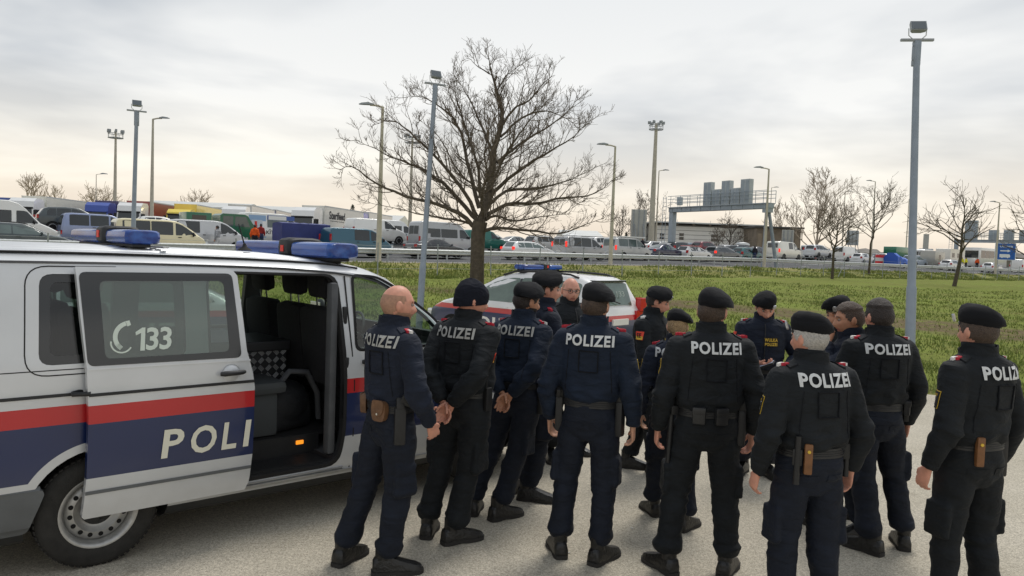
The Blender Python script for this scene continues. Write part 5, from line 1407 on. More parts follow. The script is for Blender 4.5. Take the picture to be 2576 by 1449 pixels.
def vehicle(kind, col, label, cat, name=None, win=True, rear_on=False, glassmat=None, low=None, alloy=True, wins=None, group=None, extra=None, noglass=()):
    T = TYPES[kind]; L_, W = T['L'], T['W']; top = T['top']; ws, wt = W/2, T['wt']*W/1.76*.98 if kind in ('hatch', 'estate', 'sedan', 'suv', 'mpv') else T['wt']
    wt = min(wt, ws-.06); zb0 = T['zb']; zbot = .20 if L_ < 4.75 else .24; G = glassmat or M_CGLASS
    tx, tz = [p[0] for p in top], [p[1] for p in top]
    def zt(x): return float(np.interp(x, tx, tz))
    def plan(x): return float(np.interp(x, [0, .02, .12, .5, L_-.9, L_-.35, L_-.1, L_], [.88, .93, .97, 1, 1, .95, .85, .70]))
    def loc(x):
        t = zt(x); zb = min(zb0, t-.07); return t, zb
    def wid(x, z):
        t, zb = loc(x); return plan(x)*float(np.interp(z, [zbot, zbot+.14, zb-.1, zb, t-.06], [ws*.93, ws*.99, ws, ws*.985, wt if t-.06 > zb+.12 else ws*.9]))
    def sec(x):
        t, zb = loc(x); p = plan(x); wr = wt if t-.06 > zb+.12 else ws*.90*float(np.interp(t-.06-zb, [0, .12], [1.06, 1.0]))
        wr = min(wr, ws*.96)
        if zb0 < t-.06: wr = float(np.interp(t-.06-zb, [.0, .35], [ws*.93, wt]))
        h = [(ws*.80*p, zbot), (ws*.94*p, zbot+.05), (ws*p, zbot+.2), (ws*p, (zbot+zb)/2), (ws*p, zb-.07), (ws*.985*p, zb), (wr*p+(.5*(ws-wr)*p if t-zb < .2 else 0)*0, t-.055), (wr*p*.95, t-.025), (wr*p*.7, t-.006)]
        return [(x-L_/2, -y, z) for y, z in h]+[(x-L_/2, 0, t)]+[(x-L_/2, y, z) for y, z in h[::-1]]
    def sidew(x, z):
        t, zb = loc(x); p = plan(x); wr = float(np.interp(t-.06-zb, [.0, .35], [ws*.93, wt])) if zb0 < t-.06 else ws*.9
        return p*float(np.interp(z, [zbot, zbot+.2, zb-.07, zb, t-.055], [ws*.9, ws, ws, ws*.985, wr]))
    root = empty(name or 'parked_car', (0, 0, 0), 0, label, cat, group)
    P = paint(*col) if isinstance(col, tuple) else col
    xs = sorted(set([round(x, 3) for x in tx]+[round(x, 3) for x in np.arange(.3, L_-.2, .35)]))
    mb = MB(); mb.loft([sec(x) for x in xs]); mb.build('body', P, root, 38)
    if low:   # darker lower flank or bumper colour
        for s in (-1, 1):
            side_ribbon([(x-L_/2, zbot+.12) for x in np.linspace(.05, L_-.3, 9)], .20, .006, s, lambda x, z: sidew(x+L_/2, z)).build('side_moulding', low, root, 40)
        mb = MB(); mb.box(-L_/2-.07, -L_/2+.05, -ws*.9, ws*.9, zbot+.02, zbot+.28, bev=.05); mb.build('rear_bumper', low, root, 40)
    else:
        mb = MB(); mb.box(-L_/2-.05, -L_/2+.05, -ws*.9, ws*.9, zbot+.02, zbot+.30, bev=.05); mb.build('rear_bumper', P, root, 40)
    # side windows
    for s in (-1, 1):
        for iw, (a, b) in enumerate(wins if wins is not None else T['win']):
            if (s, iw) in noglass: continue
            zlo = zb0+.03; ztopf = T.get('wtop', 9)
            lo = [(a, zlo), (b, zlo)]; up = []
            for x in np.linspace(b, a, 7):
                z = min(zt(x)-.11, ztopf)
                if z > zlo+.05: up.append((x, z))
            if len(up) < 2: continue
            poly = rpoly([(a, zlo), (b, zlo)]+up, .05, 3)
            V = [(x-L_/2, s*(sidew(x, z)+.007), z) for x, z in poly]
            q = MB(); q.add(V, [tuple(range(len(V)))]); q.build('side_window', G, root, fixn=False)
    def strip_glass(nm, a, b, half, m, y0=None, y1=None):
        rows = []
        for x in np.linspace(a, b, 6):
            t = zt(x); dz = (zt(x+.01)-zt(x-.01))/.02; nl = math.hypot(1, dz); nx, nz = -dz/nl, 1/nl
            hw = half*plan(x)*min(1, (wt if t > zb0+.3 else ws*.9-(ws*.9-wt)*max(0, (t-zb0))/.3)/wt)
            lo_, hi_ = (-hw, hw) if y0 is None else (y0*hw/half, y1*hw/half)
            rows.append([(x-L_/2+nx*.016, y, t+nz*.016-.02*(y/max(hw, .1))**4) for y in np.linspace(lo_, hi_, 7)])
        q = MB(); q.loft(rows, cap=False, closed=False); q.build(nm, m, root, 60, fixn=False)
    hw = wt*.90
    strip_glass('windshield', T['ws'][0], T['ws'][1], hw, G)
    if win != 'panel':
        if T.get('twin'):
            strip_glass('rear_window', T['rg'][0], T['rg'][1], hw, G, -hw*.92, -.05); strip_glass('rear_window', T['rg'][0], T['rg'][1], hw, G, .05, hw*.92)
        else: strip_glass('rear_window', T['rg'][0], T['rg'][1], hw*.96, G)
    # lamps, plate, mirrors, handles, wheels
    z0, z1 = T['tl']
    for s in (-1, 1):
        q = MB(); yo = ws*.955; q.box(-L_/2-.012, -L_/2+.10 if L_ < 4.75 else -L_/2+.06, s*(yo-.17 if L_ < 4.75 else yo-.12), s*(yo+.012), z0, z1, bev=.02); q.build('tail_light', M_TAILON if rear_on else M_TAIL, root, 40)
        q = MB(); q.box(L_/2-.36, L_/2-.10, s*ws*.56, s*ws*.90, .58 if L_ < 4.75 else .72, .74 if L_ < 4.75 else .94, bev=.03); q.build('headlight', M_HEADL, root, 40)
        xm = T['ws'][1]-L_/2-.28; q = MB(); q.ell((xm, s*(ws+.10), zb0+.10), .06, .10, .075 if L_ < 4.75 else .13, 10, 6); q.tube([(xm, s*(ws-.02), zb0+.03), (xm, s*(ws+.06), zb0+.07)], .02, 5); q.build('wing_mirror', P if L_ < 4.75 else M_BLK, root, 50)
        for (a, b) in T['win'][-2:]:
            q = MB(); xx = a+.12-L_/2; q.box(xx, xx+.17, s*(ws*.99), s*(ws+.02), zb0-.10, zb0-.06, bev=.008); q.build('door_handle', P if L_ < 4.75 else M_BLK, root)
            side_ribbon([(a-.03-L_/2, zb0-.02), (a-.03-L_/2, zbot+.15)], .010, .001, s, lambda x, z: sidew(x+L_/2, z)).build('door_seam', M_RUB, root)
        r = T['r']
        for wx in T['wx']:
            tm, rm = wheel_meshes(r, alloy)
            w = link('wheel', tm, root); w.location = (wx-L_/2, s*(ws-.09), r); w.rotation_euler = (0, 0, 0 if s < 0 else math.pi)
            link('rim', rm, w)
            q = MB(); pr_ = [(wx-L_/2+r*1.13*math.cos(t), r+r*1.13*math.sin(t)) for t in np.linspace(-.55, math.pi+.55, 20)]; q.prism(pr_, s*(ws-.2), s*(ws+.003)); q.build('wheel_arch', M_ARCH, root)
    q = MB(); zp = zb0-.22 if L_ < 4.75 else .72; q.box(-L_/2-.022-(.0 if L_ < 4.75 else .02), -L_/2+.03, -.26, .26, zp-.055, zp+.055); q.build('licence_plate', M_PLATE, root)
    if T.get('rails') and extra != 'norails':
        for s in (-1, 1):
            q = MB(); q.tube([(x-L_/2, s*wt*.9, zt(x)+.03) for x in np.linspace(.7, T['ws'][0]-.1, 8)], .018, 6); q.build('roof_rail', M_BLK, root, 60)
    root['L'] = L_; root['H'] = max(tz)
    return root
def col2u(px, v):
    r = ray(px, 645); q = r.x/r.y
    # X = q*Y with X = RX0+u*DX-v*DY, Y = RY0+u*DY+v*DX
    return (q*(RY0+v*DX)-RX0+v*DY)/(DX-q*DY)
def park(o, px, v, dz=0., flip=False, yaw=0.):
    u = col2u(px, v); p = road(u, v, .012+dz); o.location = p; o.rotation_euler = (0, 0, ROADANG+(math.pi if flip else 0)+R_(yaw))
    return o

def flatbed(px, v, deck, label, L_=6.2, W=2.1, wheels=2, name='flatbed_trailer'):
    r = empty(name, (0, 0, 0), 0, label, 'trailer')
    q = MB(); q.box(-L_/2, L_/2, -W/2, W/2, deck-.10, deck-.01, bev=.01); q.build('deck', M_GALV2, r)
    for s in (-1, 1):
        q = MB(); q.box(-L_/2, L_/2, s*W/2-.04, s*W/2+.04, deck-.16, deck+.06, bev=.01); q.build('side_rail', mat('trailer_steel', C3(80, 82, 86), .6, .4), r)
        for i in range(wheels):
            tm, rm = wheel_meshes(.33, False); w = link('wheel', tm, r); w.location = (-.4-.8*i, s*(W/2-.25), .33); w.rotation_euler = (0, 0, 0 if s < 0 else math.pi); link('rim', rm, w)
        q = MB(); q.box(-L_/2-.02, -L_/2+.03, s*W/2-.25, s*W/2-.03, deck-.14, deck-.05); q.build('tail_light', M_TAIL, r)
    q = MB()
    for x in (-L_/2+.3, 0, L_/2-.3): q.box(x-.06, x+.06, -W/2+.1, W/2-.1, .45, deck-.1)
    q.box(-L_/2+.2, L_/2+.8, -.08, .08, .40, .52); q.build('chassis', M_ARCH, r)
    return park(r, px, v)

def lorry(px, py_depth, cabcol, boxcol, label, text=None, heading=-85., boxlen=11., cab_h=3.7, name='lorry', boxh=4.0, box=True, stripes=None):
    """articulated lorry facing the camera side; origin at the front bumper"""
    p = at(px, 600, py_depth); u, v = xy2uv(p.x, p.y); z = zr(u)+rise(u, v)+.012
    r = empty(name, (p.x, p.y, z), R_(heading), label, 'lorry')
    P = paint(*cabcol); B = paint(*boxcol, 0.)
    prof = [(-2.2, .9), (-2.2, cab_h-.25), (-1.9, cab_h), (-.75, cab_h), (-.25, cab_h-.35), (-.12, 2.65), (.0, 1.75), (.02, .5), (-.9, .45), (-.95, .9)]
    q = MB(); q.prism(prof, -1.22, 1.22); cab = q.build('cab', P, r, 30)
    q = MB(); q.add([(-.10, -1.05, 2.62), (-.10, 1.05, 2.62), (.015, 1.12, 1.80), (.015, -1.12, 1.80)], [(0, 1, 2, 3)]); q.build('windshield', M_CGLASS, r, fixn=False)
    q = MB(); q.box(-.32, .06, -1.15, 1.15, 2.62, 2.78, bev=.03); q.build('sun_visor', M_BLK if sum(cabcol) > 500 else P, r, 40)
    q = MB(); q.box(-.02, .045, -.8, .8, .95, 1.6)
    q.build('grille', M_BLK, r)
    for s in (-1, 1):
        q = MB(); q.box(-1.25, -.30, s*1.221, s*1.228, 1.85, 2.55); q.build('side_window', M_CGLASS, r)
        q = MB(); q.box(-.03, .05, s*1.05, s*.75, .62, .85, bev=.02); q.build('headlight', M_HEADL, r)
        q = MB(); q.box(-.18, -.05, s*1.24, s*1.48, 1.75, 2.5, bev=.03); q.build('wing_mirror', M_BLK, r)
        for wx in (-1.35, -5.2, -boxlen-.4, -boxlen+.8):
            tm, rm = wheel_meshes(.5, False); w = link('wheel', tm, r); w.location = (wx, s*1.05, .5); w.rotation_euler = (0, 0, 0 if s < 0 else math.pi); link('rim', rm, w)
    q = MB(); q.box(-boxlen-2.0, -1.0, -.45, .45, .6, 1.1); q.build('chassis', M_ARCH, r)
    if box:
        q = MB(); q.box(-boxlen-2.6, -2.6, -1.25, 1.25, 1.15, boxh, bev=.02); bx = q.build('box_body', B, r)
        q = MB()
        for s in (-1, 1): q.box(-boxlen-2.6, -2.6, s*1.262, s*1.25, boxh-.10, boxh+.02)
        q.build('top_rail', M_GALV, r)
    if text:
        for (tx_, w, h, x, zz, m) in text:
            v_, fs = flat_text(tx_, w, h, .03); q = MB(); q.add([(x-a, 1.262, zz+b) for a, b in v_], fs); q.build('lettering', m, r, fixn=False)
    return r

M_INK = mat('dark_print', C3(40, 40, 44), .7); M_INKR = mat('red_print', C3(176, 60, 44), .7)
def traffic():
    Q = 'vehicles queuing on the motorway'
    def V(kind, col, px, v, label, cat='car', dz=0., name=None, flip=False, yaw=0., **kw):
        o = vehicle(kind, col, label, cat, name or {'van': 'parked_van', 'minibus': 'minibus'}.get(cat, 'parked_car'), group=Q, **kw); return park(o, px, v, dz, flip, yaw)
    wht, slv, crm = (226, 226, 222), (176, 178, 180), (226, 216, 178)
    # near lane, from the left
    V('estate', (62, 72, 74), 45, 2.7, 'dark grey estate car with roof rails passing the guard rail behind the van', rear_on=False, glassmat=M_CGLASSL)
    V('sprinter', wht, -6, 12.5, 'white high roofed van with sloping bonnet beyond the dark grey estate car', 'van', wins=[(.3, 1.9), (1.96, 3.5), (3.72, 4.72)])
    V('trafic', crm, 402, 7.0, 'cream yellow minibus with dark side windows', 'minibus', alloy=False)
    V('t4', (140, 152, 184), 258, 15.5, 'lilac blue minibus with tinted windows behind the cream minibus', 'minibus')
    flatbed(190, 18., .6, 'steel flatbed trailer under the dark grey hatchback', 5., 2.0)
    V('suv', (66, 74, 76), 190, 18., 'dark grey hatchback with red tail lights behind the lilac minibus', dz=.6, extra='norails')
    V('trafic', (196, 198, 200), 520, 12.2, 'silver minibus with its side door open and a man standing beside it', 'minibus', noglass=((-1, 1),))
    flatbed(409, 25., .5, 'car transporter deck carrying the white hatchback', 5.5, 2.1, name='car_transporter')
    V('hatch', wht, 409, 25., 'white hatchback raised on a car transporter', dz=.5)
    V('sprinter', wht, 690, 24., 'white and pale blue ice cream van with an open serving hatch', 'van', name='ice_cream_van', wins=[(3.72, 4.72)])
    V('trafic', (40, 92, 112), 898, 9.5, 'teal blue van with tall red rear lights', 'van', wins=[(1.75, 2.85), (2.98, 4.05)], win='panel')
    V('t5', (228, 228, 224), 945, 16.5, 'white panel van standing on a recovery trailer', 'van', dz=.55, wins=[(2.72, 3.74)], win='panel')
    flatbed(950, 16.5, .55, 'low recovery trailer under the white panel van', 5.6, 2.0)
    V('sprinter', (222, 224, 224), 985, 30., 'white minibus with dark glazing partly hidden behind the white panel van', 'minibus')
    V('sprinter', slv, 1118, 13.0, 'long silver minibus with a band of black windows behind the big bare tree', 'minibus')
    V('sedan', (34, 36, 42), 1098, 9.6, 'black saloon car with red tail lights and pale number plate', alloy=True)
    V('t4', (22, 104, 92), 1215, 20., 'green van partly behind the tree trunk', 'van', wins=[(2.68, 3.66)], win='panel', alloy=False)
    V('estate', (226, 227, 226), 1331, 8.8, 'white estate car with roof rails and lit red tail lights', rear_on=True, glassmat=M_CGLASSL)
    V('suv', (196, 196, 194), 1372, 15.5, 'silver grey off-road car behind the white estate car')
    V('sedan', (120, 128, 130), 1298, 21., 'grey saloon car in the middle lane behind the green van')
    V('trafic', (170, 172, 174), 1458, 8.6, 'silver minibus with tall lit red rear lights and black windows', 'minibus', rear_on=True)
    V('suv', (222, 222, 220), 1516, 16.5, 'white off-road car with black rear window beyond the silver minibus')
    V('t5', (186, 188, 188), 1578, 9.2, 'silver camper van with a roof awning and glowing tail light', 'van', rear_on=True, glassmat=M_CGLASSL, name='camper_van')
    V('sedan', (38, 44, 74), 1671, 9.6, 'dark blue coupe in front of the silver camper van', glassmat=M_CGLASSL)
    V('hatch', (224, 224, 222), 1675, 16., 'white hatchback in the second lane beyond the dark blue coupe')
    V('estate', (205, 205, 204), 1698, 13.2, 'pale estate car behind the dark blue coupe')
    V('hatch', (226, 226, 224), 1746, 8.8, 'white hatchback with a red roof and lit tail light')
    V('mpv', (54, 58, 62), 1716, 12.8, 'dark people carrier squeezed between white cars')
    V('suv', (110, 34, 46), 1776, 19., 'maroon off-road car with spare wheel on the back')
    V('estate', (92, 96, 100), 1818, 9.2, 'grey estate car with glowing tail light behind a thin fence post', rear_on=True)
    V('estate', (66, 76, 84), 1868, 15., 'dark grey estate car with a white roof box')
    V('hatch', (34, 92, 94), 1880, 9.4, 'green hatchback with high red lamps in front of the lamp post', rear_on=False)
    V('transit', (232, 230, 220), 1972, 11.5, 'white van with two rear windows and lit tail lights', 'van', rear_on=True, dz=.15, wins=[(1.9, 2.75), (2.95, 3.95)])
    V('mpv', (202, 204, 206), 2058, 14., 'silver people carrier with yellow number plate on a trailer', dz=.50)
    flatbed(2058, 14., .50, 'low trailer under the silver people carrier', 5.2, 2.0)
    V('transit', (228, 228, 224), 2048, 22., 'white van with open rear doors behind the silver people carrier', 'van', wins=[(2.95, 3.95)])
    V('transit', (224, 224, 220), 2130, 15., 'white van behind the small dark tree', 'van', wins=[(2.95, 3.95)])
    V('hatch', (226, 226, 224), 2172, 11.5, 'small white car beside the red and white banner')
    V('mpv', (150, 164, 180), 2302, 9.2, 'pale blue people carrier beside the floodlight pole', glassmat=M_CGLASSL)
    V('sprinter', (226, 226, 224), 2330, 20., 'white van with its doors open beyond the pale blue people carrier', 'van', wins=[(3.72, 4.72)])
    V('estate', (226, 226, 224), 2396, 6.0, 'white estate car with red lamp behind the right hand bare tree')
    V('hatch', (222, 222, 222), 2498, 4.5, 'white hatchback below the blue direction sign', flip=False)
    V('transit', (226, 226, 224), 2572, 6.0, 'white van towing a trailer beyond the blue direction sign', 'van', wins=[(2.95, 3.95)], win='panel')
    # fill between the lanes
    V('hatch', (198, 200, 202), 1440, 19., 'pale hatchback with a roof box seen over the silver minibus')
    V('estate', (206, 207, 208), 1240, 26., 'white estate car far behind the green van')
    V('hatch', (120, 150, 170), 1738, 24., 'pale blue hatchback far behind the maroon off-road car')
    V('sedan', (200, 200, 200), 1640, 24., 'silver saloon car far behind the camper van')
    V('hatch', (222, 222, 222), 1832, 22., 'white hatchback behind the grey estate with roof box')
    V('sedan', (70, 72, 80), 1905, 22., 'dark saloon car behind the white van')
    V('estate', (210, 212, 214), 2235, 16., 'silver estate car behind the blue tarpaulin')
    V('sedan', (92, 96, 104), 2205, 24., 'grey saloon car in front of the green topped lorry')
    # lorries in the lorry park
    D_ = 76.
    lorry(50, D_, (232, 232, 230), (214, 214, 204), 'white lorry with plain white box body in the lorry park')
    lorry(-40, D_+6, (52, 88, 160), (50, 84, 156), 'blue lorry with blue cover at the end of the lorry park')
    lorry(150, D_+14, (236, 236, 236), (226, 226, 222), 'white lorry with a green printed panel on its box', text=[('I', .8, 1.2, -5., 3.0, mat('green_print', C3(84, 150, 70), .7))])
    lorry(240, D_+6, (58, 84, 168), (48, 44, 100), 'blue cabbed lorry with dark blue trailer')
    lorry(322, D_+4, (232, 232, 230), (140, 62, 62), 'white cabbed lorry with red brown trailer')
    lorry(445, D_+8, (240, 214, 84), (232, 206, 88), 'yellow lorry with lettered yellow box', text=[('DISCORD'[:4], 2.2, .8, -4.6, 2.6, M_INKR)], cab_h=3.3)
    lorry(585, D_+4, (234, 234, 232), (188, 188, 184), 'white cabbed lorry with grey trailer behind the green crew cab')
    lorry(655, D_+16, (70, 96, 176), (150, 150, 148), 'blue roofed lorry behind the ice cream van')
    lorry(758, D_, (236, 236, 234), (204, 204, 198), 'white lorry with STERIFEED lettering on its trailer', text=[('Sterifeed', 4.2, .85, -5.9, 3.1, M_INK), ('improving feeding', 3.6, .14, -5.9, 2.5, M_INK)], heading=-100.)
    lorry(886, D_+16, (88, 96, 190), (196, 196, 192), 'violet blue cabbed lorry beside the lettered trailer', heading=-96.)
    # green crew-cab truck, covered trailer
traffic()

def special_vehicles():
    # green crew-cab tipper behind the silver minibus
    r = empty('crew_cab_truck', (0, 0, 0), 0, 'dark green crew cab truck behind the silver minibus', 'truck')
    P = paint(28, 104, 74)
    prof = [(-.3, .7), (-.3, 2.25), (-.1, 2.38), (1.5, 2.38), (1.75, 2.28), (2.25, 1.55), (2.75, 1.3), (2.85, .6), (2.8, .45), (-.3, .45)]
    q = MB(); q.prism(prof, -1.0, 1.0); q.build('cab', P, r, 30)
    for s in (-1, 1):
        for a, b in ((-.1, .65), (.8, 1.62)):
            q = MB(); q.prism(rpoly([(a, 1.45), (b+(.32 if a > .5 else 0), 1.45), (b, 2.2), (a, 2.2)], .06), s*1.002, s*1.01); q.build('side_window', M_CGLASSL, r)
        for wx in (-2.6, 1.9):
            tm, rm = wheel_meshes(.38, False); w = link('wheel', tm, r); w.location = (wx, s*.9, .38); w.rotation_euler = (0, 0, 0 if s < 0 else math.pi); link('rim', rm, w)
    q = MB(); q.add([(1.80, -.9, 2.22), (1.80, .9, 2.22), (2.27, .95, 1.57), (2.27, -.95, 1.57)], [(0, 1, 2, 3)]); q.build('windshield', M_CGLASS, r, fixn=False)
    q = MB(); q.box(-3.6, -.5, -1.05, 1.05, .9, 1.1)
    q.build('load_bed', M_GALV2, r)
    q = MB(); q.box(-2.7, -.9, -.98, .98, 1.1, 2.35, bev=.05); q.build('load_cover', P, r, 30)
    q = MB(); q.box(-2.3, -1.3, -.99, -.982, 1.5, 2.15); q.build('side_window', M_CGLASS, r)
    park(r, 552, 21.)
    # blue covered car trailer
    r = empty('covered_trailer', (0, 0, 0), 0, 'small car trailer under a dark blue tarpaulin', 'trailer')
    M_TARP = mat('blue_tarpaulin', C3(48, 58, 118), .6, noise_amt=.2, nscale=2, bump=.5, bscale=3)
    q = MB(); rings = []
    for x in np.linspace(-1.7, 1.7, 12):
        w = .02*math.sin(x*9); rings.append([(x, -.85+w, .5), (x, -.85-w, 1.3), (x, -.84, 2.02+w*.5), (x, 0, 2.10+w), (x, .84, 2.02), (x, .85, 1.3), (x, .85, .5)])
    q.loft(rings); q.build('cover', M_TARP, r, 40)
    q = MB(); q.box(-1.72, 1.72, -.87, .87, .38, .62); q.box(1.7, 2.9, -.05, .05, .42, .5); q.build('tray', M_GALV, r)
    for s in (-1, 1):
        tm, rm = wheel_meshes(.3, False); w = link('wheel', tm, r); w.location = (0, s*.95, .3); w.rotation_euler = (0, 0, 0 if s < 0 else math.pi); link('rim', rm, w)
    park(r, 757, 11.5)
    # serving hatch and pictures of the ice cream van
    iv = next(o for o in bpy.data.objects if o.name.startswith('ice_cream_van'))
    for nm, x0, x1, z0, z1, m in (('serving_hatch', -1.0, .7, 1.45, 2.05, M_CGLASSL), ('hatch_sign', -.9, .6, 2.08, 2.4, mat('white_sign', C3(232, 232, 228), .6)), ('blue_panel', -2.5, -1.1, .6, 2.4, mat('pale_blue_film', C3(150, 180, 214), .5)), ('price_board', -2.3, -1.4, 1.3, 2.0, mat('menu_print', C3(206, 214, 220), .6)), ('picture', -2.05, -1.85, 1.35, 1.9, M_REDLOGO), ('blue_band', -1.0, 1.3, 2.06, 2.44, mat('mid_blue_film', C3(70, 96, 160), .5))):
        q = MB(); o_ = {'blue_panel': .004, 'blue_band': .004, 'price_board': .008, 'picture': .012, 'serving_hatch': .008, 'hatch_sign': .01}[nm]
        q.add([(x0, -.998-o_+(.0 if z < 1.4 else (z-1.35)*.115), z) for x0, z in ((x0, z0), (x1, z0), (x1, z1), (x0, z1))], [(0, 1, 2, 3)]); q.build(nm, m, iv, fixn=False)
    v_, fs = flat_text('KITO', 1.0, .3, .02); q = MB(); q.add([(-.6+a, -1.012, 1.05+b) for a, b in v_], fs); q.build('lettering', M_INK, iv, fixn=False)
    # awning roll and roof boxes are loads: separate things
    def on(car_label, name, label, cat, mbf):
        c = next(o for o in bpy.data.objects if o.get('label') == car_label); o = mbf(); o.name = name
        o.location = c.location+Vector((0, 0, 0)); o.rotation_euler = c.rotation_euler; tag(o, label, cat); return o
    def awn():
        q = MB(); q.box(-1.9, 1.3, -.98, -.82, 1.98, 2.10, bev=.04); q.box(-1.9, 1.3, -.4, .6, 2.0, 2.06, bev=.02); return q.build('awning', mat('awning_white', C3(220, 220, 216), .5), None, 40)
    on('silver camper van with a roof awning and glowing tail light', 'roof_awning', 'rolled white awning on the roof of the silver camper van', 'awning', awn)
    def rbox(col):
        def f():
            q = MB(); rr = []
            for x, h, w in ((-1.0, .08, .30), (-.9, .26, .38), (0, .34, .40), (.7, .28, .36), (1.05, .10, .22)): rr.append([(x, -w, 1.54), (x, -w*.9, 1.54+h*.7), (x, 0, 1.54+h), (x, w*.9, 1.54+h*.7), (x, w, 1.54)])
            q.loft(rr); q.box(-.6, -.54, -.6, .6, 1.48, 1.545); q.box(.3, .36, -.6, .6, 1.45, 1.545); return q.build('roof_box', mat('roof_box_%d' % col[0], C3(*col), .4), None, 40)
        return f
    on('dark grey estate car with a white roof box', 'roof_box', 'white roof box on the dark grey estate car', 'roof box', rbox((214, 216, 216)))
    on('pale hatchback with a roof box seen over the silver minibus', 'roof_box', 'white roof box on the pale hatchback', 'roof box', rbox((222, 224, 224)))
    c = next(o for o in bpy.data.objects if o.get('label') == 'maroon off-road car with spare wheel on the back')
    tm, rm = wheel_meshes(.33, False); w = link('spare_wheel', tm, c); w.location = (-2.33, .1, 1.0); w.rotation_euler = (0, 0, -math.pi/2); link('rim', rm, w)
    c = next(o for o in bpy.data.objects if o.get('label') == 'white hatchback with a red roof and lit tail light')
    q = MB(); q.box(-1.4, .35, -.60, .60, 1.40, 1.478, bev=.03); q.build('red_roof_panel', paint(186, 56, 58), c, 40)
special_vehicles()
# ------------------------------------------------------------------ police cars
def police_car():
    LM = livery('police_car_livery', (.80, .90), (.40, .80), C3(222, 223, 223), .60, metallic=.0, rearx=-1.9)
    o = vehicle('mpv', LM, 'white police car with red and blue bands, roof beacon and dark roof rails', 'police car', 'police_car', glassmat=mat('greenish_car_glass', C3(92, 108, 98), .05, coat=.8, noise_amt=.5, nscale=2.5))
    L_ = 4.5
    light_bar(o, -.25, 0, 1.625, 1.25, h=.10, d=.28, modoff=-.1, gap=.03)
    for s in (-1, 1):
        q = MB(); q.tube([(x-L_/2, s*.60, z) for x, z in ((.55, 1.575), (.75, 1.63), (1.4, 1.655), (2.1, 1.635), (2.4, 1.55))], .02, 8); q.build('roof_rail', M_BLK, o, 60)
        v_, fs = flat_text('POLIZEI', 1.75, .22, .04, 1.2); q = MB(); q.add([((1 if s < 0 else -1)*a-.05, s*.9035, .60+b) for a, b in v_], fs); q.build('lettering', M_PWHITE, o, fixn=False)
        q = MB(); q.tube([(x-L_/2, s*.905, z) for x, z in ((.9, .34), (3.3, .34))], .02, 6); q.build('side_moulding', M_GREYP, o, 60)
        # black pillars between the side windows
        for xw in (1.025, 1.875):
            side_ribbon([(xw-L_/2, 1.03), (xw-L_/2, 1.50)], .05, .010, s, lambda x, z: .86-(z-1.0)*.42).build('door_pillar', M_FRIT, o)
        q = MB(); q.prism([(-2.262, .80), (-2.262, .96), (-2.10, 1.0), (-1.88, .92), (-1.92, .84), (-2.1, .79)], s*.55, s*.895); q.build('tail_light', M_REDL, o)
    q = MB(); q.lathe([(.03, 0), (.02, .02), (.004, .05)], 10, 'z', M=Matrix.Translation((-1.35, .15, 1.64))); q.tube([(-1.35, .15, 1.68), (-1.44, .15, 1.86)], .006, 5); q.build('aerial', M_RUB, o)
    q = MB(); q.box(-2.03, -1.80, -.50, .50, 1.512, 1.545, bev=.012); q.build('roof_spoiler', M_FRIT, o)
    q = MB(); q.tube([(-2.20, -.05, 1.12), (-2.165, .25, 1.2)], .012, 5); q.build('rear_wiper', M_BLK, o)
    v_, fs = flat_text('133', .26, .10, .0); q = MB(); q.add([(-2.158+(b+.02)*.34, -.12-a, 1.3+b) for a, b in v_], fs); q.build('lettering', mat('faint_film', C3(150, 160, 152), .6), o, fixn=False)
    return o
PC = police_car()
hd = Vector((-.755, .656, 0)); PC.location = (.34, 15.5, .02); PC.rotation_euler = (0, 0, math.atan2(hd.y, hd.x))
PC2 = copy_tree(PC); PC2.location = (-6.1, 12.6, 0.); PC2.rotation_euler = (0, 0, R_(28)); PC2['label'] = 'white police car parked behind the van, seen through its windows'

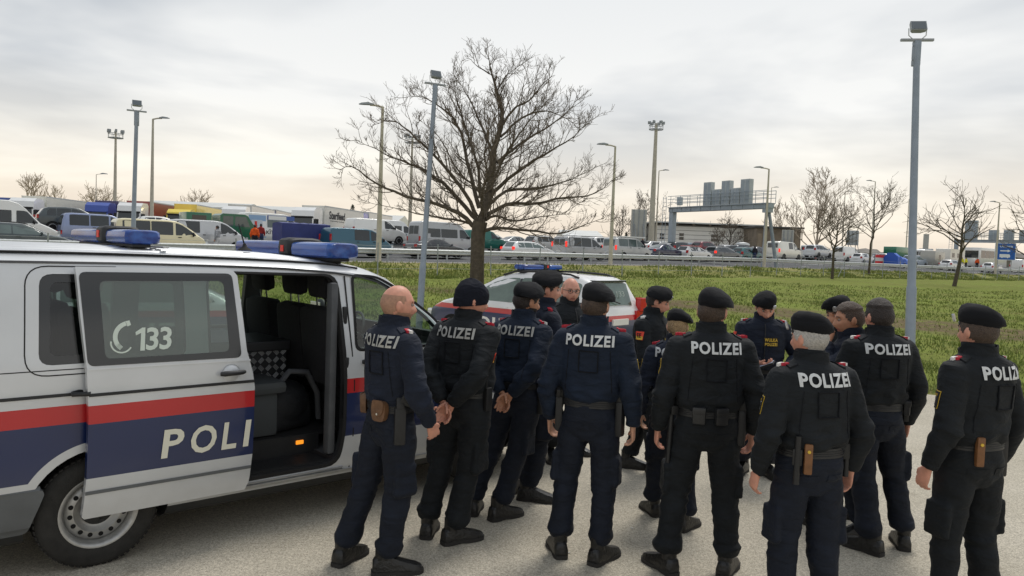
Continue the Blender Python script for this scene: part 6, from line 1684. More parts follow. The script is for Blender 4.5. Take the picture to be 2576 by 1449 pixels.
# ------------------------------------------------------------------ lamps and poles
M_POLE = mat('painted_steel_pole', C3(138, 148, 158), .5, .3, noise_amt=.12, nscale=5)
M_POLEW = mat('pale_concrete_pole', C3(188, 182, 166), .8, noise_amt=.12, nscale=3)
M_LAMPG = mat('flood_glass', C3(90, 98, 104), .15, coat=.5)
def floodlight(base, top, label, yaw):
    r = empty('floodlight_pole', base, 0, label, 'lamp post', 'floodlight poles along the car park edge'); b = Vector(base); t = Vector(top)-b; L_ = t.length
    q = MB(); q.tube([t*0+Vector((0, 0, -.1)), t*.28, t*.285, t*.96, t], [.082, .080, .068, .052, .052], 14); q.build('pole', M_POLE, r, 50)
    q = MB(); q.box(-.055, .055, -.055, .055, -.42, .0, bev=.01, M=Matrix.Translation(t)); q.build('sleeve', M_POLE, r, 40)
    Mh = Matrix.Translation(t) @ Matrix.Rotation(yaw, 4, 'Z')
    q = MB(); q.box(-.27, .27, -.03, .03, 0, .045, bev=.012, M=Mh); q.build('cross_bar', M_GALV2, r, 40)
    for s in (-1, 1):
        q = MB(); q.tube([Mh @ Vector((s*.08, 0, .045)), Mh @ Vector((s*.14, 0, .10)), Mh @ Vector((s*.145, 0, .22))], .009, 6); q.build('yoke', M_GALV, r, 50)
        for zz in (-.08, -.32): q = MB(); q.cyl(t+Vector((s*.05, 0, zz)), t+Vector((s*.075, 0, zz)), .012, 8); q.build('bolt', M_CHROME, r)
    Ml = Mh @ Matrix.Translation((0, 0, .24)) @ Matrix.Rotation(R_(-25), 4, 'X')
    q = MB(); q.loft([[(x*.13, -.05, z*.09) for x, z in ((-1, -1), (1, -1), (1, 1), (-1, 1))], [(x*.12, .03, z*.08) for x, z in ((-1, -1), (1, -1), (1, 1), (-1, 1))], [(x*.07, .09, z*.05) for x, z in ((-1, -1), (1, -1), (1, 1), (-1, 1))]], M=Ml); lamp = q.build('lamp_housing', M_GALV2, r, 40)
    q = MB(); q.box(-.115, .115, -.056, -.050, -.075, .075, M=Ml); q.build('lamp_glass', M_LAMPG, r)
    return r
def b0(px, py):
    g_ = ground(px, py); return (g_.x, g_.y, gz(g_.x, g_.y))
floodlight(b0(2287, 972), at(2307, 104, 13.0), 'grey floodlight pole rising behind the bareheaded officer', R_(-8))
floodlight(b0(1052, 840), at(1095, 214, 18.0), 'leaning grey floodlight pole in front of the big bare tree', R_(30))
floodlight(b0(330, 769), at(344, 281, 22.6), 'grey floodlight pole beyond the roof of the police van', R_(30))

def street_lamp(px, v, h, label, arm=-1, r0=.13, head=True, group='street lamps along the motorway', m=None, along=True, ptop=None):
    u = col2u(px, v); p = road(u, v); r = empty('street_lamp', p, 0, label, 'street lamp', group)
    q = MB(); q.tube([(0, 0, -.2), (0, 0, h*.3), (0, 0, h)], [r0, r0*.85, r0*.45], 10); q.build('pole', m or M_POLEW, r, 50)
    d = Vector((1, 0, 0))*arm
    q = MB(); q.tube([(0, 0, h-.02), d*.35+Vector((0, 0, h+.06)), d*.7+Vector((0, 0, h+.08))], r0*.35, 6); q.build('arm', m or M_POLEW, r, 50)
    q = MB(); q.loft([[(d.x*x, y, z+h+.08) for y, z in ((-w, 0), (w, 0), (w*.8, t), (-w*.8, t))] for x, w, t in ((.5, .08, .07), (.8, .16, .13), (1.15, .13, .09), (1.3, .06, .04))]); q.build('lamp_head', M_GALV2, r, 40)
    return r
street_lamp(952, -.45, 8.5, 'pale street lamp on the verge left of the big bare tree', -1, .16)
street_lamp(1536, -.45, 8.3, 'pale street lamp on the verge right of the big bare tree', -1, .15)
street_lamp(1923, -.45, 8.4, 'pale street lamp on the verge beside the gantry legs', -1, .15)
street_lamp(2506, -.45, 9.2, 'pale street lamp on the verge in front of the blue direction sign', -1, .15)
street_lamp(380, 27, 9.6, 'tall street lamp among the lorries with its arm to one side', 1, .17)
street_lamp(1648, 27, 10.5, 'street lamp left of the gantry beyond the queue', 1, .13)
street_lamp(2191, 14, 11.5, 'street lamp behind the slender bare tree', -1, .13)
street_lamp(2117, 30, 12., 'street lamp behind the broad bare tree', 1, .13)
street_lamp(2278, 30, 12.5, 'street lamp beside the floodlight pole far beyond the queue', 1, .13)
street_lamp(1932, 40, 12.5, 'street lamp half hidden behind the gantry', 1, .12)
street_lamp(240, 60, 7.0, 'small curved street lamp over the lorries', 1, .08)
street_lamp(2545, 40, 11., 'thin street lamp beside the far gantry', 1, .1)
def high_mast(px, depth, ytop, label, r0):
    p = at(px, 600, depth); u, v = xy2uv(p.x, p.y); z = zr(u)+rise(u, v); zt_ = at(px, ytop, depth).z
    r = empty('high_mast', (p.x, p.y, z), 0, label, 'mast', 'high lighting masts'); h = zt_-z
    q = MB(); q.tube([(0, 0, -.2), (0, 0, h)], [r0, r0*.45], 12); q.build('pole', M_POLEW, r, 50)
    q = MB(); k = depth/110.
    for zz in (h-.3*k, h-.9*k):
        q.tube([(math.cos(t)*1.0*k, math.sin(t)*1.0*k, zz) for t in np.linspace(0, 6.2832, 17)], .05*k, 5)
    for t in np.linspace(0, 6.2832, 9)[:-1]: q.tube([(math.cos(t)*1.0*k, math.sin(t)*1.0*k, h-.9*k), (math.cos(t)*1.0*k, math.sin(t)*1.0*k, h-.3*k)], .03*k, 4); q.tube([(0, 0, h-.9*k), (math.cos(t)*1.0*k, math.sin(t)*1.0*k, h-.9*k)], .04*k, 4)
    q.build('platform', M_GALV2, r)
    for t in np.linspace(0, 6.2832, 7)[:-1]:
        q = MB(); q.box(-.22*k, .22*k, -.15*k, .15*k, -.2*k, .2*k, bev=.03, M=Matrix.Translation((math.cos(t)*1.0*k, math.sin(t)*1.0*k, h+.05*k)) @ Matrix.Rotation(t, 4, 'Z')); q.build('lamp_head', M_GALV2, r)
high_mast(1638, 96., 312, 'tall high mast light left of the gantry', .42)
high_mast(288, 110., 333, 'slim high mast light above the lorries', .30)
high_mast(1030, 130., 345, 'faint high mast light behind the big bare tree', .36)

# ------------------------------------------------------------------ trees
M_BARK = mat('tree_bark', C3(84, 76, 64), .95, noise_amt=.35, nscale=12, bump=.9, bscale=26)
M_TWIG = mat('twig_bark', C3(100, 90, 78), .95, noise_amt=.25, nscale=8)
M_TWIGP = mat('haze_pale_twigs', C3(168, 155, 138), .95, noise_amt=.2, nscale=5)  # distance haze is painted into this paler bark of the far trees
class Tree:
    def __init__(s, seed): s.r = random.Random(seed); s.big = MB(); s.tw = MB()
    def limb(s, pts, r0, r1, n=7, big=True):
        m = len(pts); rad = [r0+(r1-r0)*i/(m-1) for i in range(m)]
        (s.big if big else s.tw).tube(pts, rad, n, cap=False)
    def grow(s, p, d, ln, r, depth, up=.25, wig=.25, kids=3, minr=.004, spread=.8, seg=4, taper=.35):
        rr = s.r; pts = [Vector(p)]; d = Vector(d).normalized()
        for i in range(seg):
            d = (d+Vector((rr.gauss(0, wig), rr.gauss(0, wig), rr.gauss(0, wig)*.6+up*.35))).normalized(); pts.append(pts[-1]+d*ln/seg)
        s.limb(pts, r, max(r*taper, minr), 6 if r > .02 else (4 if r > .007 else 3), r > .02)
        if depth <= 0: return
        for k in range(kids):
            t = rr.uniform(.25, 1.0); i = min(int(t*seg), seg-1); q = pts[i].lerp(pts[i+1], t*seg-i)
            base = (pts[i+1]-pts[i]).normalized(); a = Vector((rr.gauss(0, 1), rr.gauss(0, 1), rr.gauss(0, .7))).normalized()
            a = (a-base*a.dot(base)).normalized(); nd = (base*rr.uniform(.5, 1)+a*spread*rr.uniform(.6, 1.2)).normalized()
            s.grow(q, nd, ln*rr.uniform(.40, .68), max(r*rr.uniform(.38, .58), minr), depth-1, up, wig, kids, minr, spread, max(3, seg-1), taper)
    def build(s, name, base, label, bark=M_BARK, twig=M_TWIG, cat='tree', group=None):
        r = empty(name, base, 0, label, cat, group); b = Vector(base)
        for mb, nm, m in ((s.big, 'trunk', bark), (s.tw, 'crown', twig)):
            if not mb.v: continue
            mb.v = [tuple(Vector(p)-b) for p in mb.v]; mb.build(nm, m, r, 60, fixn=False)
        return r
def big_tree():
    T = Tree(11); D0 = 19.; rr = T.r
    base = b0(1192, 812); bv = Vector(base)
    def Q(x, y, dd=0.): return at(835.4+x/2.194, 60.75+y/2.194, D0+dd)
    trunk = [bv+Vector((0, 0, -.1)), bv+Vector((0, 0, .1)), Q(798, 1450), Q(802, 1280), Q(806, 1160), Q(818, 1090)]
    q = T.big; q.tube(trunk, [.25, .215, .185, .172, .178, .185], 16, cap=False)
    limbs = [
        ([(818, 1100), (865, 950), (900, 700), (930, 560), (940, 480), (900, 350), (868, 240), (850, 150)], .125, 0.),
        ([(800, 1130), (700, 1040), (600, 1000), (400, 950), (250, 880), (100, 780), (40, 805)], .075, -.5),
        ([(795, 1090), (690, 960), (570, 850), (430, 765), (300, 720), (140, 640)], .075, .4),
        ([(800, 1060), (740, 930), (640, 800), (540, 700), (430, 600), (330, 530), (220, 560)], .07, -1.2),
        ([(808, 1010), (760, 850), (740, 700), (690, 560), (600, 460), (500, 400), (410, 405)], .07, 1.),
        ([(812, 960), (808, 800), (760, 640), (720, 520), (690, 400), (665, 240)], .055, -.6),
        ([(895, 720), (850, 600), (800, 480), (740, 360), (690, 310)], .05, .8),
        ([(815, 1140), (880, 1130), (940, 1130), (1080, 1140), (1250, 1155), (1400, 1100), (1500, 1070)], .065, -.8),
        ([(845, 1070), (960, 1000), (1100, 980), (1300, 960), (1450, 930), (1570, 840)], .07, .5),
        ([(870, 950), (960, 860), (1080, 780), (1200, 700), (1330, 620), (1430, 505)], .068, -1.),
        ([(908, 760), (1000, 690), (1100, 620), (1200, 560), (1300, 480), (1365, 385)], .055, .9),
        ([(935, 560), (1000, 480), (1080, 420), (1150, 350), (1215, 285)], .045, -.5),
        ([(925, 620), (1040, 520), (1150, 480), (1260, 500), (1370, 590)], .042, 1.2),
        ([(850, 1020), (960, 920), (1150, 900), (1320, 860), (1450, 790)], .06, 1.4),
        ([(905, 380), (960, 290), (1050, 215)], .03, .3), ([(870, 270), (810, 230), (768, 195)], .025, -.3),
        ([(838, 1090), (900, 1060), (1000, 1090), (1150, 1060), (1320, 1040)], .05, -1.7),
        ([(800, 1110), (720, 1080), (560, 1060), (400, 1030), (160, 960)], .05, 1.6),
        ([(850, 980), (800, 900), (700, 820), (600, 640), (480, 520)], .05, 2.0), ([(870, 930), (940, 760), (1010, 640), (1090, 540), (1180, 420)], .05, -2.0),
        ([(830, 1060), (840, 960), (860, 860), (840, 720), (870, 560), (840, 420)], .06, 2.2), ([(835, 1060), (820, 980), (850, 880), (900, 800), (860, 640), (910, 460)], .06, -2.2)]
    for pts, r0, dd in limbs:
        n = len(pts); P = [Q(x+rr.gauss(0, 4), y+rr.gauss(0, 4), dd*i/(n-1)*1.1) for i, (x, y) in enumerate(pts)]
        # smooth subdivision
        S_ = []
        for i in range(n-1):
            p0, p1, p2, p3 = P[max(i-1, 0)], P[i], P[i+1], P[min(i+2, n-1)]
            for t in (0, .33, .66): S_.append(.5*((2*p1)+(-p0+p2)*t+(2*p0-5*p1+4*p2-p3)*t*t+(-p0+3*p1-3*p2+p3)*t**3)+Vector((rr.gauss(0, .012), rr.gauss(0, .012), rr.gauss(0, .012))))
        S_.append(P[-1]); m = len(S_)
        rad = [max(r0*.82*(1-i/(m-1))**.9, .006) for i in range(m)]
        T.big.tube(S_, rad, 8, cap=False)
        tot = sum((S_[i+1]-S_[i]).length for i in range(m-1)); k = int(tot/.11)
        for j in range(k):
            t = (j+rr.random())/k
            if t < .16: continue
            x = t*(m-1); i = min(int(x), m-2); p = S_[i].lerp(S_[i+1], x-i); bd = (S_[i+1]-S_[i]).normalized()
            a = Vector((rr.gauss(0, 1), rr.gauss(0, 1), rr.gauss(.25, .7))); a = (a-bd*a.dot(bd)).normalized()
            r = max(rad[i]*.45, .008); ln = rr.uniform(.3, 1.15)*(1.12-.72*t)
            T.grow(p, bd*.85+a*.75, ln, min(r, .018), 2, .34, .12, 4, .0033, .75, 5, .4)
    return T.build('bare_tree', base, 'large bare tree with a thick trunk and wide spreading crown')
big_tree()
def small_tree(px, py, depth, h, seed, label, r0=.10, spread=.9, kids=4, lv=4, up=.3, fork=.28, twig=M_TWIG, bark=M_BARK, zfix=None, group='bare trees beside and beyond the motorway', minr=.010, lean=0.):
    T = Tree(seed); rr = T.r; p = at(px, py, depth)
    z = gz(p.x, p.y) if zfix is None else zfix
    base = Vector((p.x, p.y, z)); fk = base+Vector((lean, 0, h*fork))
    T.big.tube([base+Vector((0, 0, -.1)), base.lerp(fk, .5)+Vector((.02, 0, 0)), fk], [r0*1.2, r0, r0*.9], 8, cap=False)
    ld = [fk]
    for i in range(6): ld.append(ld[-1]+Vector((rr.gauss(0, .05*h*.2)+lean*.05, rr.gauss(0, .05*h*.2), h*(1-fork)/6.3)))
    T.limb(ld, r0*.85, minr, 7)
    for i in range(int(8+kids*2)):
        t = rr.random()**1.2*.92; x = t*6; j = min(int(x), 5); q = ld[j].lerp(ld[j+1], x-j); a = rr.random()*6.283
        d = Vector((math.cos(a)*spread, math.sin(a)*spread, .45+.5*t))
        T.grow(q, d, h*(.50-.30*t)*rr.uniform(.8, 1.1), r0*(.48-.28*t), lv-1, up, .22, kids, minr, .75, 4, .4)
    return T.build('bare_tree', tuple(base), label, bark, twig, group=group)
small_tree(2400, 716, 55., 6.7, 21, 'bare tree with knotty twigs in front of the far gantry', .13, 1.0, 4, 3, .22, .32, lean=.35)
small_tree(2093, 702, 60., 5.2, 22, 'small dark bare tree on the field before the white vans', .11, .9, 4, 3, .2, .36)
small_tree(2186, 684, 72., 8.0, 23, 'slender bare tree standing at the fence', .10, .85, 3, 4, .35, .36)
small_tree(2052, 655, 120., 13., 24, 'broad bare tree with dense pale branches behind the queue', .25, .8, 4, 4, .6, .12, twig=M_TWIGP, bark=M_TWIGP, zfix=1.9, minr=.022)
small_tree(1835, 650, 112., 6.5, 25, 'low bare tree in front of the white clad building', .12, .9, 4, 3, .4, .2, zfix=1.9, minr=.018)
small_tree(1800, 652, 108., 4.0, 26, 'little bare sapling in front of the white clad building', .07, .7, 3, 3, .4, .35, zfix=1.9, minr=.015)
small_tree(1560, 650, 130., 8.0, 27, 'bare tree beside the grey sign panel', .14, .8, 4, 3, .4, .2, zfix=1.8, minr=.02)
small_tree(1618, 650, 140., 10.5, 28, 'tall thin bare tree behind the high mast', .14, .7, 3, 4, .5, .25, zfix=1.8, minr=.02)
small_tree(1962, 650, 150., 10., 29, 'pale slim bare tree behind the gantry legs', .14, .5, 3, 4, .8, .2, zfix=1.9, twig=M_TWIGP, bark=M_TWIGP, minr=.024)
small_tree(2590, 700, 56., 6.4, 30, 'bare tree at the far end of the field', .13, .9, 4, 3, .25, .3)
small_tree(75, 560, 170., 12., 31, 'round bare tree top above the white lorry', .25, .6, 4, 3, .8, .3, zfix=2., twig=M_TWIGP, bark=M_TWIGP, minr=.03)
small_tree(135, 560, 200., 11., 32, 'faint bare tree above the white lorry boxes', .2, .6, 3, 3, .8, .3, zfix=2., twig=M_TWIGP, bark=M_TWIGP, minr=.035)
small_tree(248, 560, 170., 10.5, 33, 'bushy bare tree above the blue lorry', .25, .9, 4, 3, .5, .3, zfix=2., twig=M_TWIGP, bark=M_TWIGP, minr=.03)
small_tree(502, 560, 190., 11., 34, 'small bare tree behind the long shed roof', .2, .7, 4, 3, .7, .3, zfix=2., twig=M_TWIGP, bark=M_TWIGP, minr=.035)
def conifer(px, depth, ytop, w, seed, label):
    rnd = random.Random(seed); p = at(px, 600, depth); zt_ = at(px, ytop, depth).z; base = Vector((p.x, p.y, 1.9)); h = zt_-1.9
    r = empty('conifer', base, 0, label, 'tree', 'dark conifers beyond the motorway')
    q = MB(); q.tube([(0, 0, 0), (0, 0, h*.9)], [.2, .05], 7); q.build('trunk', M_BARK, r)
    q = MB()
    for i in range(900):
        t = rnd.random()**.8; a = rnd.random()*6.283; rad = w*(1-t)**.75*rnd.uniform(.35, 1.05); z = h*(.12+.88*t)
        c = Vector((rad*math.cos(a), rad*math.sin(a), z+rnd.gauss(0, .1))); s_ = rnd.uniform(.2, .45)*max(.5, w/3)
        e1 = Vector((rnd.gauss(0, 1), rnd.gauss(0, 1), rnd.gauss(0, .5))).normalized()*s_; e2 = Vector((rnd.gauss(0, 1), rnd.gauss(0, 1), rnd.gauss(0, .5))).normalized()*s_
        q.add([c, c+e1, c+e2], [(0, 1, 2)])
    q.build('crown', mat('conifer_needles', C3(52, 62, 48), .9, noise_amt=.5, nscale=1.5), r, fixn=False)
conifer(885, 150., 516, 2.4, 1, 'dark conifer behind the shed roofs')
conifer(1575, 125., 585, 1.0, 2, 'narrow dark conifer beside the bare trees')
conifer(1632, 128., 592, 1.2, 3, 'dark conifer beside the high mast')

# ------------------------------------------------------------------ gantries, signs, buildings
M_GREY = mat('painted_grey_steel', C3(156, 166, 174), .55, .1, noise_amt=.1, nscale=2)
M_SIGNB = mat('sign_back', C3(176, 182, 184), .5, .1, noise_amt=.1, nscale=2)
def gantry(u, v0, v1, label, signs, clear=6.0, far=None):
    base = road(u, v0); yaw = ROADANG
    if far is not None: dv = far-base; yaw = math.atan2(dv.y, dv.x)-math.pi/2; v1 = v0+dv.to_2d().length
    r = empty('sign_gantry', base, yaw, label, 'gantry', 'sign gantries over the motorway'); W = v1-v0; z0 = 0.; zl = .2
    q = MB(); q.box(-.35, .35, -.4, W+.3, clear, clear+.42, bev=.03); q.box(-.5, .5, -.4, W+.3, clear+.42, clear+.50); q.build('beam', M_GREY, r, 40)
    q = MB(); q.box(-.28, .28, W-.28, W+.28, zl-.3, clear, bev=.04); q.build('column', M_GREY, r, 40)
    for s in (-1, 1):
        q = MB(); q.tube([(s*.9, -.6-.0, -.3), (s*.12, .0, clear)], [.17, .14], 10); q.build('leg', M_POLE, r, 50)
    q = MB(); q.box(-.3, .3, -.35, .35, clear-.35, clear); q.build('bearing', M_GREY, r)
    for y in np.arange(0, W+.2, 1.35):
        q = MB(); q.box(-.40, -.36, y-.05, y+.05, clear-.02, clear+.45); q.build('stiffener', M_GREY, r)
    for sx in (-.5, .5):
        for zz in (.95, 1.3, 1.6):
            q = MB(); q.tube([(sx, -.4, clear+zz), (sx, W+.3, clear+zz)], .028, 6); q.build('handrail', M_GREY, r)
        for y in np.arange(-.4, W+.31, 1.4):
            q = MB(); q.tube([(sx, y, clear+.5), (sx, y, clear+1.6)], .028, 6); q.build('rail_post', M_GREY, r)
    for (y, w, h) in signs:
        q = MB(); q.box(-.25, .25, y-w/2, y+w/2, clear+.52, clear+.52+h, bev=.02); sg = q.build('sign_box', M_SIGNB, r, 40)
        for k in (0, 1):
            q = MB(); q.box(-.262, -.25, y-w/2+.06+k*w/2, y+k*w/2-.06, clear+.62, clear+.42+h); q.build('panel', M_GREY, sg)
    q = MB(); q.box(-.2, .2, W-1.2, W-.7, clear+.7, clear+1.5, bev=.05); q.build('camera_unit', M_SIGNB, r, 40)
    for s in (-.25, .25):
        q = MB(); q.tube([(-.55, W+.7+s, zl), (-.55, W+.7+s, clear+1.6)], .03, 6); q.build('ladder_rail', M_GREY, r)
    for z in np.arange(zl+.4, clear+1.5, .4):
        q = MB(); q.tube([(-.55, W+.45, z), (-.55, W+.95, z)], .02, 4); q.build('ladder_rung', M_GREY, r)
    return r
ug = col2u(1925, .9)
gantry(ug, .9, 15.2, 'grey sign gantry with five sign boxes spanning the motorway', [(7.35, 1.0, 2.25), (6.15, 1.05, 1.5), (4.95, 1.05, 2.25), (3.75, 1.1, 1.5), (2.55, 1.1, 2.25)], 5.2, at(1688, 640, 78.))
ug2 = col2u(2404, 16.)
gantry(ug2, 1.2, 16., 'distant grey sign gantry beyond the blue direction sign', [(12.6, 1.9, 3.2), (9.2, 1.4, 1.6), (7.0, 1.4, 1.6), (4.8, 1.4, 1.6)], 5.0)

def sign_panel(px, v, w, h, zb, label, yaw=0., m=M_SIGNB, posts=2):
    p = road(col2u(px, v), v); r = empty('road_sign', p, R_(yaw), label, 'road sign', 'backs of road signs beyond the queue')
    q = MB(); q.box(-w/2, w/2, -.04, .04, zb, zb+h, bev=.02); q.build('panel', m, r, 40)
    for i in range(3):
        x = -w*.34+w*.34*i; q = MB(); q.box(x-.05, x+.05, -.14, -.041, zb+.05, zb+h-.05); q.build('stiffener', M_GALV2, r)
    for s in (-1, 1):
        q = MB(); q.tube([(s*w*.28, .1, -.2), (s*w*.28, .1, zb+h*.9)], .06, 8); q.build('post', M_GALV2, r, 50)
        q = MB(); q.tube([(s*w*.28, -.05, zb+h*.55), (s*w*.28+.5, -1.3, 0)], .05, 6); q.build('brace', M_GALV2, r, 50)
    return r
M_SIGNP = mat('sign_back_pale', C3(176, 176, 168), .6, .1, noise_amt=.1, nscale=1.5)
sign_panel(1603, 26., 1.9, 4.0, 1.3, 'pale back of a tall road sign left of the gantry', -6, M_SIGNP)
sign_panel(1979, 24., 1.7, 2.6, 1.6, 'pale back of a road sign before the dark annex', -8, M_SIGNP)
sign_panel(2142, 24., 1.9, 2.4, 2.6, 'grey back of a road sign behind the small dark tree', -8)
def mast_sign():
    v = 24.; p = road(col2u(2327, v), v); r = empty('pillar_sign', p, R_(-10), 'tall grey pillar with a wide panel behind the floodlight pole', 'road sign')
    q = MB(); q.box(-.4, .4, -.3, .3, -.2, 5.6, bev=.03); q.build('pillar', M_SIGNP, r, 40); q = MB(); q.box(-1.2, 1.2, -.42, -.301, .8, 2.9, bev=.02); q.build('panel', M_SIGNB, r, 40)
mast_sign()
def ungarn():
    v = -.2; p = road(col2u(2528, v), v); r = empty('direction_sign', p, R_(-16), 'blue direction sign reading Ungarn with a white arrow and coach symbol', 'road sign')
    BL = mat('sign_blue', C3(24, 92, 178), .5); WH = mat('sign_white', C3(226, 230, 234), .5)
    q = MB(); q.prism(rrect(-1.22, 1.22, 1.9, 4.15, .08), -.02, .03, 'y'); q.build('border', WH, r)
    q = MB(); q.prism(rrect(-1.16, 1.16, 1.96, 4.09, .06), -.026, -.0205, 'y'); q.build('face', BL, r)
    v_, fs = flat_text('Ungarn', 1.5, .42, .02); q = MB(); q.add([(a+.08, -.031, 3.68+b) for a, b in v_], fs); q.build('lettering', WH, r, fixn=False)
    q = MB(); q.prism([(-.6, 3.05), (.25, 3.05), (.25, 2.93), (.62, 3.12), (.25, 3.31), (.25, 3.19), (-.6, 3.19)], -.033, -.027, 'y'); q.build('arrow', WH, r)
    q = MB(); q.prism(rpoly([(-.65, 2.25), (.55, 2.25), (.60, 2.45), (.50, 2.68), (-.65, 2.68)], .05), -.033, -.027, 'y')
    for x in (-.35, .3): q.prism([(x+.09*math.cos(t), 2.25+.09*math.sin(t)) for t in np.linspace(0, 6.28, 13)[:-1]], -.034, -.027, 'y')
    q.build('coach_symbol', WH, r)
    for s in (-1, 1):
        q = MB(); q.tube([(s*.8, .08, -.2), (s*.8, .08, 4.1)], .05, 8); q.build('post', M_GALV2, r, 50)
ungarn()

M_CLAD = mat('white_cladding', C3(240, 237, 228), .6, noise_amt=.06, nscale=.6); M_WALLB = mat('beige_wall', C3(176, 168, 150), .85, noise_amt=.1, nscale=.5); M_ROOFG = mat('pale_metal_roof', C3(196, 198, 196), .5, .2, noise_amt=.1, nscale=.3); M_DARKW = mat('dark_brown_wall', C3(132, 120, 104), .8, noise_amt=.3, nscale=.8)
def frontal(px0, px1, depth, zb, name, label, cat='building'):
    a, b = at(px0, 640, depth), at(px1, 640, depth); c = (a+b)/2; w = (b-a).to_2d().length
    return empty(name, (c.x, c.y, zb), math.atan2(b.y-a.y, b.x-a.x), label, cat), w
def clad_building():
    dp = 135.; r, w = frontal(1650, 1905, dp, 1.6, 'clad_building', 'low building with white horizontal cladding behind the gantry'); h = at(1700, 562, dp).z-1.6
    q = MB(); q.box(-w/2, w/2, 0, 14, -.3, h-.2); q.build('wall', mat('joint_grey', C3(120, 118, 112), .8), r)
    n = 8
    for i in range(n):
        q = MB(); q.box(-w/2-.02, w/2+.02, -.10, -.002, h*i/n*.93+.05, h*(i+1)/n*.93-.02, bev=.01); q.build('cladding_panel', M_CLAD, r)
    q = MB(); q.box(-w/2-1.2, w/2+.6, -1.3, 15, h-.02, h+.22, bev=.03); q.build('roof', M_ROOFG, r)
    for x in np.arange(-w/2+.5, w/2, 2.9):
        q = MB(); q.box(x-.12, x+.12, -1.0, -.3, h-.30, h-.03); q.build('roof_bracket', M_DARKW, r)
    for x0, x1, z0, z1 in ((-w*.47, -w*.43, .56, .72), (-w*.28, -w*.235, .56, .74), (w*.035, w*.10, .55, .74)):
        q = MB(); q.box(x0, x1, -.13, -.101, z0*h, z1*h); wi = q.build('window', M_CGLASS, r); q = MB(); q.box(x0, x1, -.15, -.131, (z0+z1)/2*h-.06, (z0+z1)/2*h+.06); q.build('glazing_bar', M_CLAD, wi)
    for x in np.arange(-w/2+1, w/2, 3.): 
        q = MB(); q.tube([(x, 2, h+.2), (x, 2, h+.2+.6)], .03, 4); q.build('lightning_rod', M_GALV2, r)
    a, w2 = frontal(1900, 2012, 128., 1.6, 'dark_annex', 'dark brown flat roofed annex beside the white clad building'); h2 = at(1950, 570, 128.).z-1.6
    q = MB(); q.box(-w2/2, w2/2, 0, 10, -.3, h2-.3); q.build('wall', M_DARKW, a); q = MB(); q.box(-w2/2-.4, w2/2+.4, -.5, 10.4, h2-.3, h2, bev=.03); q.build('roof', mat('dark_fascia', C3(84, 82, 78), .7), a)
    for x in np.linspace(-w2/2+.6, w2/2-.6, 4):
        q = MB(); q.box(x-.35, x+.35, -.05, -.002, .2, h2*.8); q.build('panel', mat('brown_panel', C3(150, 136, 116), .8, noise_amt=.3, nscale=1.), a)
clad_building()
def shed(px0, px1, depth, ytop_l, ytop_r, ridge, label, gable=False, group='low sheds behind the lorries'):
    r, w = frontal(px0, px1, depth, 1.9, 'storage_shed', label); r['group'] = group
    zl, zr_ = at(px0, ytop_l, depth).z-1.9, at(px1, ytop_r, depth).z-1.9; h = (zl+zr_)/2
    q = MB(); q.box(-w/2, w/2, 0, 18, -.3, h-1.3); q.build('wall', M_WALLB, r)
    q = MB(); q.loft([[(x, -1.4, h-1.3), (x, -1.4, h-1.0), (x, 9, h+ridge), (x, 20, h-1.0), (x, 20, h-1.3)] for x in (-w/2-1, w/2+1)]); q.build('roof', M_ROOFG, r)
    for x in np.arange(-w/2+2, w/2-2, 5.5):
        q = MB(); q.box(x, x+3.2, -.06, -.002, h-3.2, h-1.6); wi = q.build('window', M_CGLASSL, r)
        for k in (1.0, 2.1):
            q = MB(); q.box(x+k, x+k+.12, -.10, -.061, h-3.2, h-1.6); q.build('glazing_bar', M_CLAD, wi)
    for x in np.arange(-w/2+5, w/2, 11.): 
        q = MB(); q.tube([(x, -.15, -.2), (x, -.15, h-1.6), (x, -1.2, h-1.1)], .07, 6); q.build('downpipe', M_ROOFG, r)
shed(345, 590, 165., 508, 508, .5, 'long pale roofed shed behind the red brown trailer')
shed(560, 798, 150., 518, 524, .6, 'pale roofed shed with tall windows behind the ice cream van')
shed(780, 990, 170., 535, 548, .7, 'low gabled shed behind the lettered lorry')
shed(1425, 1500, 140., 578, 582, .3, 'small flat roofed hut beyond the off-road cars')

